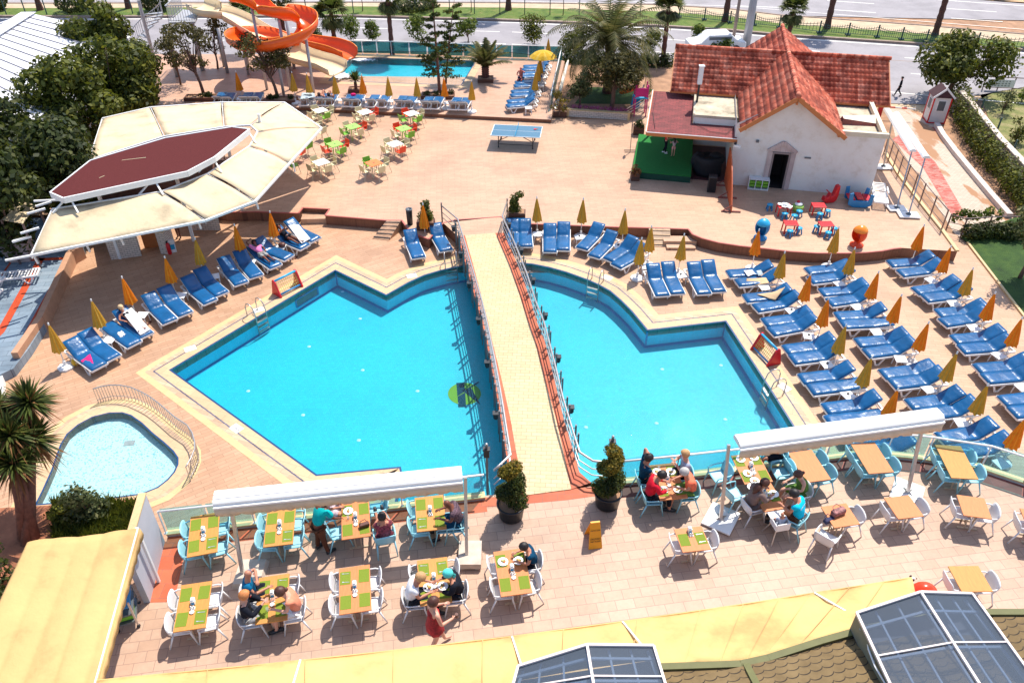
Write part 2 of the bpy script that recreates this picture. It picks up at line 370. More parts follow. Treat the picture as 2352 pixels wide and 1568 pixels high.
def bands(poly, k0, k1, close=False):
    for nm, a, b, z, m in (('pool_edge_tiles', -.03, .035, .012, 'navy'), ('pool_coping', .035, .40, .008, 'coping'), ('pool_drain', .40, .455, .010, 'drain'), ('pool_plank_border', .455, .66, .008, 'plank'), ('pool_border', .66, .90, .006, 'coping2')):
        A, B = offset(poly, a), offset(poly, b); r = MB(); N = len(poly)
        rng = range(N) if close else [i % N for i in range(k0, k1)]
        for i in rng:
            j = (i+1) % N
            r.add([(A[i].x,A[i].y,z),(A[j].x,A[j].y,z),(B[j].x,B[j].y,z),(B[i].x,B[i].y,z)], [(0,1,2,3)])
        struct(r.build(nm, M[m], fix=False))
bands(pool, -4, nL+nR-1+1)
# kids pool
M['kidm'] = None
def kidmat():
    m, n, b = _m('pale_confetti_mosaic'); v = coords(n)
    vo = n.nodes.new('ShaderNodeTexVoronoi'); n.links.new(v, vo.inputs['Vector']); vo.inputs['Scale'].default_value = 26
    sx = n.nodes.new('ShaderNodeSeparateColor'); n.links.new(vo.outputs['Color'], sx.inputs[0])
    col = ramp(n, sx.outputs[0], [(0, (.12, .34, .46)), (.13, (.2, .42, .5)), (.17, (.36, .52, .56)), (1, (.42, .58, .61))])
    n.links.new(col, b.inputs['Base Color']); b.inputs['Roughness'].default_value = .5; return m
M['kidm'] = kidmat()
M['kidw'] = tiles('turquoise_mosaic', (.08,.42,.56), (.2,.52,.62), (.1,.4,.52), .1, .1, .003, 0, .5, .5, .05)
basin('kids_pool', kid, -.26, M['kidm'], M['kidw'], False)
struct(MB().prism(offset(kid, -.003), -.05, -.05, skirt=False).build('kids_pool_water', waterm('kids_water', (.93, .985, .99), .2, 5), fix=False))
for nm, a, b, z, m in (('kids_pool_edge', -.02, .03, .012, 'navy'), ('kids_pool_coping', .03, .36, .009, 'coping'), ('kids_pool_border', .36, .5, .007, 'plank'), ('kids_pool_outer_border', .5, .72, .006, 'coping2')):
    A, B = offset(kid, a), offset(kid, b); r = MB(); N = len(kid)
    for i in range(N):
        j = (i+1) % N; r.add([(A[i].x,A[i].y,z),(A[j].x,A[j].y,z),(B[j].x,B[j].y,z),(B[i].x,B[i].y,z)], [(0,1,2,3)])
    struct(r.build(nm, M[m], fix=False))
# drain grate and spotlights on the floor
g_ = at(297,1017,-.25); tag(MB().box((g_.x,g_.y,-.25),(.34,.22,.012), R(8)).build('drain_grate', M['steel']), 'square grey drain grate on the kids pool floor', 'drain grate')
NZ = [(787,670),(827,732),(710,796),(833,850),(696,953),(570,898),(824,1011),(959,898),(1051,743),(1063,951)]
NZ2 = [(1370,850),(1285,797),(1372,866),(1521,848),(1508,972),(1346,981),(1656,839),(1666,963)]
M['inlet'] = mat('pale_cyan_fitting', (.3,.66,.75), .4, .05, 3, 0)
ord_ = ['first','second','third','fourth','fifth','sixth','seventh','eighth','ninth','tenth','eleventh','twelfth','thirteenth','fourteenth','fifteenth','sixteenth']
for i, (x, y) in enumerate(NZ[:8]+NZ2[3:8]):
    p = at(x, y, PZ); w_ = 'west' if i < 8 else 'east'
    tag(MB().lathe([(.001,.02),(.04,.02),(.065,.01),(.075,0)], (p.x,p.y,PZ+.004), 12).build('pool_inlet', M['inlet']), 'round white water inlet on the %s pool floor, %s nearest the diving corner' % ('big' if i < 8 else 'right hand', ord_[i % 8]), 'pool inlet', 'round inlets on the pool floor')
# mosaic emblem on the floor
lz = PZ+.006
def px2(p, z=lz): return at(588+p[0]/4, 784+p[1]/4, z)
M['lime'] = mat('lime_mosaic', (.1, .26, .03), .8, .1, 30, .02, spec=.1); M['tealm'] = mat('dark_teal_mosaic', (.003, .04, .07), .8, .15, 30, .02, spec=.05)
E_ = empty('pool_emblem', (0, 0, 0), 0, 'green oval emblem with dark letter K set in the pool floor', 'emblem')
MB().add([px2((1915+152*cos(t*pi/20), 480+102*sin(t*pi/20))) for t in range(40)], [tuple(range(40))]).build('oval', M['lime'], E_)
MB().add([px2(p, lz+.005) for p in [(1840,380),(1912,376),(1920,448),(1850,492)]], [(0,1,2,3)]).add([px2(p, lz+.005) for p in [(1852,506),(1922,466),(1930,600),(1858,602)]], [(0,1,2,3)]).add([px2(p, lz+.008) for p in [(1848,492),(2040,368),(2052,374),(1850,502)]], [(0,1,2,3)]).add([px2(p, lz+.005) for p in [(1912,462),(1972,418),(2030,520),(2064,582)]], [(0,1,2,3)]).build('letter', M['tealm'], E_)
# wall opening (window niche) in the pool wall
a, b2 = inner_l[0], inner_l[1]; dv = (b2-a).normalized()
nm_ = at(700,662); k = (nm_-a).dot(dv); c_ = a+dv*k; nn = V((dv.y,-dv.x,0))
w = MB(); w.bar(c_-dv*.62+nn*.02+V((0,0,-.25)), c_+dv*.62+nn*.02+V((0,0,-.25)), .04, .05); w.bar(c_-dv*.62+nn*.02+V((0,0,-.62)), c_+dv*.62+nn*.02+V((0,0,-.62)), .04, .05)
for s_ in (-.62,.62): w.bar(c_+dv*s_+nn*.02+V((0,0,-.25)), c_+dv*s_+nn*.02+V((0,0,-.62)), .05, .05)
wn = w.build('underwater_window', M['poolline']); tag(wn, 'small rectangular window frame set in the pool wall', 'window')
MB().bar(c_-dv*.58+nn*.012+V((0,0,-.435)), c_+dv*.58+nn*.012+V((0,0,-.435)), .01, .32).build('pane', M['dsteel'], wn)
# ---------------------------------------------------------------- upper terrace (z .5) and its retaining wall
edge_px = [(430,478),(521,487),(588,486),(685.5,489.5),(695.5,477),(757,480),(747,494.5),(888,506),(923,506),(943,533),(985,549),(1018,512),(1045,505),(1150,498),(1176,512),(1220,514),(1416,521),(1490,523),(1540,524.5),(1581,526),(1591,538),(1613,547),(1651,557),(1701,564.5),(1764,571),(1814,577),(1876,581),(1951,581),(1989,579.5),(2026,576),(2051,571),(2070,569),(2199,577),(2164,530),(2064,400),(2034,352),(2010,260)]
edge = ats(edge_px, ZU)
M['terr'] = tiles('sandy_plank_tiles', (.58,.375,.25), (.53,.33,.22), (.38,.21,.145), .62, .16, .005, R(-4), .5, .5, .1)
M['face'] = tiles('brown_ribbed_riser', (.27,.12,.07), (.22,.095,.055), (.14,.06,.04), .04, .6, .004, 0, .6, .0, .15)
M['edge'] = mat('dusty_red_edge_strip', (.42, .11, .09), .6, .1, 8, .05)
back = [V((at(2010,260,ZU).x+1, 52, 0)), V((8, 53, 0)), V((-27, 54, 0)), V((-27, 33.4, 0))]
terr = [V((p.x, p.y, 0)) for p in edge]+back
struct(MB().prism(terr, ZG, ZU-.004, skirt=False).build('upper_terrace', M['terr']))
fc = MB(); tp = MB()
for i in range(len(edge)-1):
    p, q = edge[i], edge[i+1]; fc.add([(p.x,p.y,ZU-.006),(q.x,q.y,ZU-.006),(q.x,q.y,ZG),(p.x,p.y,ZG)], [(0,1,2,3)])
    if i < 31: tp.bar((p.x,p.y,ZU-.01), (q.x,q.y,ZU-.01), .07, .04)
tag(fc.build('terrace_retaining_wall', M['face']), 'low brown ribbed retaining wall along the edge of the upper terrace', 'wall')
struct(tp.build('terrace_edge_strip', M['edge']))
# steps: west recess, east recess
st = MB()
p = ats([(697,482),(755,485),(747,497),(688,493)], .25); st.slab([V((v.x,v.y,.25)) for v in p], .5)
struct(st.build('terrace_step', M['deckl'])) 
s1 = at(725,484,ZU); struct(MB().box((s1.x, s1.y-.15, .13), (1.35, .45, .26), R(3)).build('terrace_step', M['terr']))
s1 = at(1560,530,ZU); struct(MB().box((s1.x, s1.y-.28, .125), (1.5, .5, .25), R(-1)).build('terrace_step', M['terr']))
struct(MB().box((s1.x, s1.y-.7, .06), (1.3, .4, .12), R(-1)).build('terrace_step', M['terr']))
def ramp_(name, px, mt, label, strips=4, sc=None):
    """px: top two corners on the terrace edge, bottom two on the deck"""
    a, b = at(*px[0], ZU), at(*px[1], ZU); c, d = at(*px[2], .02), at(*px[3], .02)
    r = MB(); r.add([a+V((0,0,.01)), b+V((0,0,.01)), c, d]+[V((v.x, v.y, 0)) for v in (a, b, c, d)], [(0,1,2,3),(0,4,5,1),(1,5,6,2),(3,2,6,7),(0,3,7,4)])
    o = r.build(name, mt); tag(o, label, 'ramp')
    g = MB()
    for i in range(strips):
        t = (i+.5)/strips; g.bar(a.lerp(d, t)+V((0,0,.02)), b.lerp(c, t)+V((0,0,.02)), .05, .012)
    g.build('grip_strip', M['black'] if sc is None else sc, o); return o
ramp_('access_ramp', [(888,507),(921,507),(893,552),(855,548)], M['deckl'], 'wooden ramp with dark grip strips beside the potted bush', 5)
ramp_('access_ramp', [(1490,523.5),(1539,525),(1541,567),(1500,566)], M['plank'], 'pale plank ramp beside the steps on the right side', 4, M['coping'])
# ---------------------------------------------------------------- slide terrace (z .7)
sf = ats([(230,240),(337,243),(500,247),(673,246),(820,254.5),(1000,262),(1176,270.5),(1266,275)], ZS)
sb = ats([(1270,250),(1297,141),(1283,136.5),(1176,134.5),(1105,133),(813,124),(790,127),(650,125),(400,125),(200,125)], ZS)
spool = ats([(808,132.5),(1093,140),(1059,196.5),(755.5,186)], ZS)
M['sterr'] = tiles('beige_plank_tiles', (.58,.36,.25), (.52,.31,.21), (.42,.25,.18), .62, .16, .005, R(-2), .5, .5, .1)
struct(MB().prism([V((p.x,p.y,0)) for p in sf+sb], ZG, ZS, [[V((p.x,p.y,0)) for p in spool]]).build('slide_terrace', M['sterr']))
r = MB()
for i in range(len(sf)-1): r.bar(sf[i]+V((0,-.012,-.1)), sf[i+1]+V((0,-.012,-.1)), .03, .17)
struct(r.build('slide_terrace_riser', M['face']))
sp = [V((p.x,p.y,0)) for p in spool]
struct(MB().prism(sp, .3, .3, skirt=False).build('slide_pool_floor', M['pool']))
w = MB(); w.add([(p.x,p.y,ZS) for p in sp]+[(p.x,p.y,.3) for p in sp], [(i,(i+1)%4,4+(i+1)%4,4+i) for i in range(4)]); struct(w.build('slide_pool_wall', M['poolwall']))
struct(MB().prism(sp, ZS-.09, ZS-.09, skirt=False).build('slide_pool_water', waterm('rippled_water', (.97,1,1), .8, 2.5), fix=False))
for nm, a, b, z, m in (('slide_pool_edge', -.02, .04, .012, 'navy'), ('slide_pool_coping', .04, .55, .008, 'coping')):
    A, B = offset(sp, a), offset(sp, b); r = MB()
    for i in range(4):
        j = (i+1) % 4; r.add([(A[i].x,A[i].y,ZS+z),(A[j].x,A[j].y,ZS+z),(B[j].x,B[j].y,ZS+z),(B[i].x,B[i].y,ZS+z)], [(0,1,2,3)])
    struct(r.build(nm, M[m], fix=False))
# ---------------------------------------------------------------- blue tiled floor on the west side
bl = ats([(190,575),(165,592),(100,745),(66,800),(30,846),(-220,960),(-260,640),(-60,500),(200,500)], ZB)
M['bluefl'] = tiles('grey_blue_plank_tiles', (.2,.27,.34), (.27,.34,.41), (.1,.13,.17), .8, .3, .008, R(-10), .5, .5, .2)
struct(MB().prism([V((p.x,p.y,0)) for p in bl], ZG, ZB-.004).build('blue_floor', M['bluefl']))
M['redband'] = tiles('red_floor_tiles', (.62,.09,.03), (.55,.07,.025), (.4,.06,.03), .3, .3, .006, R(-25), .5)
rb = MB()
for q in ([(155,585),(165,592),(48,812),(30,812)], [(87,592),(103,592),(10,762),(-30,800)], [(66,594),(158,590),(155,596),(62,600)], [(30,590),(36,590),(0,640),(-4,640)]):
    rb.add([at(x, y, ZB+.003) for x, y in q], [(0,1,2,3)])
struct(rb.build('red_floor_band', M['redband'], fix=False))
cw = MB()
for a, b in (((190,578),(165,592)),((165,592),(97,742)),((97,742),(40,826))): cw.bar(at(*a, .30), at(*b, .30), .24, .66)
tag(cw.build('low_wall', mat('tan_plaster', (.46,.25,.15), .8, .12, 4, .2)), 'low tan wall between the blue tiled floor and the pool deck', 'wall')
# ---------------------------------------------------------------- restaurant terrace
M['rest'] = tiles('beige_stone_tiles', (.53,.36,.265), (.475,.31,.22), (.3,.19,.15), .50, .3, .007, R(-8.5), .5, .5, .1)
lw_far, lw_near = at(379,1243,ZR), at(345,1383,ZR)
mouth = [(1165,1126),(1183,1126),(1210,1139),(1312,1124),(1331,1118),(1357,1110)]
rest = [V((lw_far.x, rwall[0].y, 0))]+rwall[:5]+[V((at(x, y, ZR).x, at(x, y, ZR).y, 0)) for x, y in mouth[2:4]]+rwall2+[V((16,4,0)), V((-14,4,0)), V((lw_near.x-1.5, 12, 0)), V((lw_near.x, lw_near.y, 0))]
struct(MB().prism(rest, ZG, ZR).build('restaurant_floor', M['rest']))
def wall_run(P, nm, lab):
    c = MB(); t = MB(); n_ = len(P)
    for i in range(n_-1):
        a, b = P[i], P[i+1]; dd = (b-a).normalized(); nn = V((dd.y, -dd.x, 0))*.07
        c.bar(V((a.x,a.y,.2))+nn, V((b.x,b.y,.2))+nn, .2, .98); t.bar(V((a.x,a.y,.715))+nn, V((b.x,b.y,.715))+nn, .24, .05)
    o = c.build('kerb_wall', mat('grey_plaster', (.42,.42,.42), .8, .1, 4, .2)); tag(o, lab, 'wall'); t.build('coping_stone', M['coping2'], o)
    s_ = MB()
    for i in range(n_-1):
        a, b = P[i], P[i+1]; dd = (b-a).normalized(); nn = V((dd.y, -dd.x, 0)); nn2 = nn
        if i < n_-2: d2 = (P[i+2]-b).normalized(); nn2 = V((d2.y, -d2.x, 0))
        s_.add([(V((a.x,a.y,ZR+.004))+nn*.15), (V((b.x,b.y,ZR+.004))+nn2*.15), (V((b.x,b.y,ZR+.004))+nn2*.62), (V((a.x,a.y,ZR+.004))+nn*.62)], [(0,1,2,3)])
    struct(s_.build('red_tile_strip', nm, fix=False))
wall_run(rwall[:4], M['terra'], 'low kerb wall under the glass between restaurant and main pool')
wall_run(rwall2[1:], M['dterra'], 'low curving kerb wall under the glass right of the bridge')
ls = MB(); a, b = lw_far+V((0,0,.005)), lw_near+V((0,0,.005)); e = V((.62,.02,0))
ls.add([a, b, b+e, a+e], [(0,1,2,3)]); struct(ls.build('red_tile_strip', M['terra'], fix=False))
ms = MB(); ms.add([V((p.x,p.y,ZR+.005)) for p in [at(1113,1142,ZR),at(1210,1137,ZR),at(1312,1122,ZR),at(1400,1114,ZR),at(1402,1134,ZR),at(1300,1148,ZR),at(1100,1166,ZR)]], [(0,1,2,3,4,5,6)])
struct(ms.build('red_tile_strip', M['terra'], fix=False))
# glass balustrade along the restaurant
M['gls'] = glassm('greenish_glass', (.62,.86,.9), 0, .12, (.5,.8,.85))
def glassfence(P, z0, zt, spacing, label, name='glass_balustrade', railr=.032, proud=.0, rail=True, mpost='whitem', mgl='gls', gtop=.05):
    g = MB(); po = []; tot = 0
    o = empty(name, (P[0].x, P[0].y, z0), 0, label, 'glass fence'); org = V((P[0].x, P[0].y, z0))
    rl = MB().tube([V((p.x,p.y,zt))-org for p in P], railr, 8)
    rl.build('handrail', M[mpost], o, True)
    for i in range(len(P)-1):
        a, b = P[i], P[i+1]; L = (b-a).length; k = max(1, round(L/spacing))
        for j in range(k):
            u = a.lerp(b, (j+.04)/k); v = a.lerp(b, (j+.96)/k)
            dd = (b-a).normalized(); nn = V((-dd.y, dd.x, 0))*.05
            g.bar(V((u.x,u.y,(z0+.07+zt+gtop)/2))+nn-org, V((v.x,v.y,(z0+.07+zt+gtop)/2))+nn-org, .012, zt+gtop-z0-.07)
            w_ = a.lerp(b, j/k); q = V((w_.x,w_.y,z0))-org
            pb = MB().bar(q, q+V((0,0,zt-z0)), .035, .035).box(q+V((0,0,.01)), (.09,.09,.02)); pb.build('post', M[mpost], o)
    g.build('glass_panel', M[mgl], o, fix=True); return o
off = lambda P, d_: [V((p.x, p.y-d_, 0)) for p in P]
glassfence(off(rwall[:4], .12), .72, 1.62, 1.35, 'glass balustrade between the left restaurant tables and the pool')
glassfence(off(rwall2[1:], .12), .72, 1.62, 1.6, 'curving glass balustrade between the right restaurant tables and the pool')
# glass around the slide pool
M['gls2'] = glassm('teal_glass', (.25,.5,.5), 0, .25, (.1,.35,.4))
gf = [V((p.x,p.y,0)) for p in ats([(640,124),(800,124),(900,126),(1105.5,133),(1176,134.5),(1289,137.5)], ZS)]
glassfence(gf, ZS, ZS+.92, 1.2, 'green glass balustrade behind the slide pool beside the street', mgl='gls2', gtop=-.06)
gr_ = [V((p.x,p.y,0)) for p in ats([(1289,138),(1280,180),(1272,215),(1264,254)], ZS)]
glassfence(gr_, ZS, ZS+.92, 1.2, 'glass balustrade at the end of the slide terrace beside the garden', mgl='gls2', gtop=-.06)
tag(MB().bar(at(1300,142,ZS)+V((.12,0,-.4)), at(1271,254,ZS)+V((.1,0,-.4)), .16, 1.05).build('white_kerb_wall', mat('white_render', (.7,.66,.58), .8, .1, 4, .2)), 'white kerb wall under the glass at the slide terrace end', 'wall')
# tall grey wall on the west side of the restaurant
gw = empty('side_wall', (lw_far.x, lw_far.y, ZR), 0, 'tall pale grey wall closing the left end of the restaurant terrace', 'wall')
dn = (lw_near-lw_far).normalized(); hN = 1.5
w_ = MB(); L = (lw_near-lw_far).length
hF = 1.95
tt = V((-.17,0,0))
q = [V((0,0,-.9)), lw_near-lw_far+V((0,0,-.9))]; top = [V((0,0,hF)), lw_near-lw_far+V((0,0,hF))]
w_.add([q[0],q[1],top[1],top[0],q[0]+tt,q[1]+tt,top[1]+tt,top[0]+tt], [(0,1,2,3),(7,6,5,4),(3,2,6,7),(0,4,5,1),(1,5,6,2),(0,3,7,4)])
w_.build('wall_body', mat('pale_grey_render', (.45,.45,.5), .8, .05, 2, .1), gw)
MB().bar(top[0]+tt/2+V((0,0,.02)), top[1]+tt/2+V((0,0,.02)), .2, .05).build('coping', M['coping2'], gw)
# ---------------------------------------------------------------- bridge
def zb(y):   # gentle arch from the terrace down to the restaurant
    t = (y-16)/(31.8-16); t = max(0, min(1, t)); return ZR+.0+(-.1)*t+.28*sin(pi*t)
def atb(px, py):
    z = .6
    for _ in range(6): p = at(px, py, z); z = zb(p.y)
    return p
Lo = [(1051,542),(1069,604),(1088.5,673),(1106,735),(1117,784),(1136,879),(1150,960),(1162,1040),(1170,1090),(1178,1136)]
Li = [(1068,541),(1084.6,600.6),(1104,673),(1120,735),(1130.5,784),(1154,879),(1172,960),(1186,1040),(1196,1090),(1208,1137)]
Ri = [(1137,535),(1168.5,604.5),(1192,673),(1211.5,735),(1228.5,784),(1253,879),(1276,959),(1296,1046),(1303,1084),(1312,1123)]
Ro = [(1156,535),(1185,600),(1213,673),(1232,735),(1251,784),(1275,879),(1293.5,959),(1318.5,1044),(1331,1084),(1358,1108)]
LoW, LiW, RiW, RoW = [[atb(*p) for p in X] for X in (Lo, Li, Ri, Ro)]
br = empty('footbridge', (LoW[0].x, LoW[0].y, 0), 0, 'cream tiled footbridge with terracotta edges crossing the main pool', 'bridge'); ob = V((LoW[0].x, LoW[0].y, 0))
M['brt'] = tiles('cream_bridge_tiles', (.68,.51,.3), (.6,.45,.25), (.4,.28,.16), .33, .16, .009, R(3), .5, .5, .06)
MB().strip([p-ob+V((0,0,.01)) for p in LiW], [p-ob+V((0,0,.01)) for p in RiW]).build('walkway', M['brt'], br)
MB().strip([p-ob+V((0,0,.004)) for p in LoW], [p-ob+V((0,0,.004)) for p in LiW]).build('edge_tiles', M['terra'], br)
MB().strip([p-ob+V((0,0,.004)) for p in RiW], [p-ob+V((0,0,.004)) for p in RoW]).build('edge_tiles', M['terra'], br)
sl = MB(); A = [p-ob for p in LoW]; B = [p-ob for p in RoW]; dz = V((0,0,-.3)); n_ = len(A)
sl.strip([p+dz for p in A], [p+dz for p in B]); sl.strip([p for p in A], [p+dz for p in A]); sl.strip([p for p in B], [p+dz for p in B])
sl.build('deck_slab', M['dterra'], br)
# ramp joining the bridge to the terrace
ra = [at(1018,512,.5), at(1140,497,.5)]
ms = MB(); ms.add([LoW[0]-ob, RoW[0]-ob, at(1156,497,.5)-ob, ra[0]-ob], [(0,1,2,3)])
ms.build('landing', M['terr'], br)
wl = MB(); wl.add([ra[0]-ob, LoW[0]-ob, LoW[1]-ob, LoW[1]-ob+V((0,0,-.9)), LoW[0]-ob+V((0,0,-.6)), ra[0]-ob+V((0,0,-.6))], [(0,1,4,5),(1,2,3,4)])
wl.build('side_wall', M['face'], br)
wl = MB(); wl.add([at(1156,497,.5)-ob, RoW[0]-ob, RoW[1]-ob, RoW[1]-ob+V((0,0,-.9)), RoW[0]-ob+V((0,0,-.6)), at(1156,497,.5)-ob+V((0,0,-.6))], [(0,1,4,5),(1,2,3,4)])
wl.build('side_wall', M['face'], br)
def railing(W, side, label, start, endcurve=None):
    """W: deck edge points; posts stand outside the slab"""
    pts = [p+V((side*.1,0,0)) for p in W]
    L = [0]
    for i in range(1, len(pts)): L.append(L[-1]+(pts[i]-pts[i-1]).length)
    def P(s_):
        s_ = max(0, min(L[-1], s_))
        for i in range(1, len(L)):
            if s_ <= L[i]: return pts[i-1].lerp(pts[i], (s_-L[i-1])/(L[i]-L[i-1]))
        return pts[-1]
    o = empty('bridge_railing', (pts[0].x, pts[0].y, 0), 0, label, 'railing'); og = V((pts[0].x, pts[0].y, 0))
    s_ = .15; k = 0; inn = V((-side*.14,0,0))
    while s_ < L[-1]-.3:
        for j in (0, .36):
            p = P(s_+j); q = MB().bar(p+V((0,0,-.42))-og, p+V((0,0,.92))-og, .05, .07)
            for h in (.25, .5, .8): q.bar(p+V((0,0,h))-og, p+inn+V((0,0,h))-og, .02, .02)
            q.build('post', M['dsteel'], o)
        if k % 2 == 0:
            p = P(s_+.18)+V((side*.1,0,.55)); MB().box(p-og, (.15,.16,.15)).box(p-og+V((0,0,.1)), (.2,.2,.03)).box(p-og+V((0,0,-.12)), (.1,.1,.06)).build('lamp_head', M['black'], o)
        k += 1; s_ += 1.28
    N = 26; cur = [P(L[-1]*i/N)+inn for i in range(N+1)]
    ext0 = [start+V((0,0,0))]
    for h, r in ((.86,.035),(.52,.02),(.26,.02)):
        c_ = [q+V((0,0,h)) for q in (ext0+cur+(endcurve or []))]
        MB().tube([q-og for q in c_], r, 8).build('rail', M['steel'], o, True)
    p = start; MB().bar(p+V((0,0,-.0))-og, p+V((0,0,1.0))-og, .06, .08).build('post', M['brownsteel'], o)
    return o
railing(LoW[:9], -1, 'steel railing with lamp heads along the left edge of the footbridge', at(1016,510,.5), [at(1150,1112,.6), at(1135,1126,.6)])
cv = [at(1340,1092,.62), at(1358,1104,.62), at(1385,1107,.62), at(1412,1104,.62)]
railing(RoW[:9], 1, 'steel railing with lamp heads along the right edge of the footbridge', at(1165,500,.5), cv)
def lightpost(px, py, ytop, label):
    p = at(px, py, .6); o = empty('light_post', p, 0, label, 'light post', 'light posts at the bridge foot')
    MB().bar((0,0,-.6), (0,0,1.55), .07, .07).build('pole', M['dsteel'], o)
    MB().box((0,0,1.25), (.16,.14,.26)).box((0,0,1.42), (.2,.18,.04)).build('lamp_head', M['black'], o)
    MB().ball((0,0,1.6), .05).build('cap', M['steel'], o, True)
lightpost(1119.5, 1108, 1005, 'grey light post with black lamp beside the left bridge foot')
lightpost(1399, 1090, 975, 'grey light post with black lamp behind the right topiary')
# wall block where rail meets
# ---------------------------------------------------------------- pool furniture: ladders, goals
def ladder(px, py, ang, label, z=0, steps=3):
    p = at(px, py, z); o = empty('pool_ladder', p, ang, label, 'pool ladder', 'steel pool ladders')
    for sx in (-.26, .26):
        MB().tube([(sx,-.42,0),(sx,-.42,.45),(sx,-.36,.6),(sx,-.22,.68),(sx,-.06,.64),(sx,.06,.5),(sx,.12,.2),(sx,.12,-.75)], .022, 8).build('rail', M['steel'], o, True)
    for i in range(steps): MB().box((0,.13,-.12-.24*i), (.5,.09,.035)).build('step', M['steel'], o)
dl = (inner_l[1]-inner_l[0]).normalized(); 
ladder(596, 727, heading(V((0,0)), V((dl.y,-dl.x))), 'steel ladder on the edge near the red goal, left pool')
ladder(1364, 654, heading(V((0,0)), V((-.45,-.9))), 'steel ladder at the curved edge of the pool right of the bridge')
dr = (inner_r[-1]-inner_r[-2]).normalized()
ladder(1768, 893, heading(V((0,0)), V((dr.y,-dr.x))), 'steel ladder with white steps at the loungers edge of the right pool')
ladder(1036, 613, heading(V((0,0)), V((.15,-1))), 'steel grab rails beside the footbridge at the far curved edge')
ladder(1094, 152, heading(V((0,0)), V((-1,.1))), 'steel ladder at the right end of the slide pool', ZS)
def goal(p0, p1, label):
    a, b = at(*p0), at(*p1); L = (b-a).length; o = empty('water_polo_goal', (a+b)/2, atan2(b.y-a.y, b.x-a.x), label, 'water polo goal', 'red water polo goals')
    for sx in (-L/2, L/2):
        q = MB(); pr = [(-.3,0),(-.3,.05),(-.18,.3),(-.05,.62),(.05,.74),(.14,.72),(.2,.5),(.26,.2),(.32,0)]; n_ = len(pr)
        q.add([(sx-.04,y,z) for y, z in pr]+[(sx+.04,y,z) for y, z in pr], [tuple(range(n_)), tuple(range(2*n_-1,n_-1,-1))]+[(i,n_+i,n_+(i+1)%n_,(i+1)%n_) for i in range(n_)])
        q.build('side_panel', M['redd'], o, bev=.02)
    MB().tube([(-L/2,.05,.68),(L/2,.05,.68)], .045).build('crossbar', M['lblue'], o, True)
    MB().tube([(-L/2,-.2,.12),(L/2,-.2,.12)], .035).build('crossbar', M['blue'], o, True)
    n_ = MB()
    for i in range(13): x = -L/2+L*i/12; n_.bar((x,.05,.66), (x,-.2,.14), .012)
    for i in range(6): t = i/5; n_.bar((-L/2,.05-.25*t,.66-.52*t), (L/2,.05-.25*t,.66-.52*t), .012)
    n_.build('net', mat('yellow_net', (.6,.45,.1), .8, .1, 5, 0), o)
goal((637,679), (686,654), 'red water polo goal with yellow net on the left pool edge')
goal((1739,800), (1776,838), 'red water polo goal lying by the loungers on the right pool edge')
# depth plates
def plate(px, py, ang, label, txt='150cm', s_=.13, z=.012):
    p = at(px, py, 0); o = MB().box((0,0,0), (.42,.3,.012)).build('depth_plate', M['china']); o.location = (p.x,p.y,z); o.rotation_euler = (0,0,ang); tag(o, label, 'depth plate', 'white depth plates on the coping')
    words(txt, s_, M['black'], o, (0,0,.009))
plate(543,984, R(-38), 'white depth plate on the long coping facing the kids pool')
plate(437,801, R(31), 'white depth plate on the coping near the left pool corner')
plate(594,712, R(31), 'white depth plate on the coping behind the left ladder')
plate(946,634, R(20), 'white depth plate on the curved coping below the white ramp side')
plate(1395,638, R(-38), 'white depth plate beside the ladder right of the bridge')
plate(1802,890, R(-58), 'white depth plate beside the ladder near the right loungers')
# curved rail round the kids pool
kr = [q1(p) for p in [(905,560),(975,538),(1050,525),(1150,525),(1250,545),(1340,585),(1420,630),(1500,690),(1570,750),(1640,812),(1700,852),(1760,893),(1805,960),(1828,1040),(1830,1110),(1800,1190),(1752,1280)]]
K = ats(kr, .01); o = empty('kids_pool_railing', K[0], 0, 'curved white railing round the far side of the kids pool', 'railing')
dens = []
for i in range(len(K)-1):
    for j in range(3): dens.append(K[i].lerp(K[i+1], j/3))
dens.append(K[-1])
for h in (.62, .12): MB().tube([p-K[0]+V((0,0,h)) for p in dens], .022 if h > .3 else .012, 6).build('rail', M['steel'], o, True)
for p in dens: MB().bar(p-K[0]+V((0,0,-.01)), p-K[0]+V((0,0,.62)), .02, .02).build('baluster', M['steel'], o)
# part of another pool at the far west edge
q = [V((p.x,p.y,0)) for p in ats([(-120,800),(-4,812),(6,840),(13,880),(14,920),(2,960),(-20,1000),(-120,1010)], 0)]
struct(MB().prism(q, 0, .28).build('round_pool_rim', M['white'])); struct(MB().prism(offset(q, -.42), .29, .29, skirt=False).build('round_pool_water', M['pool']))
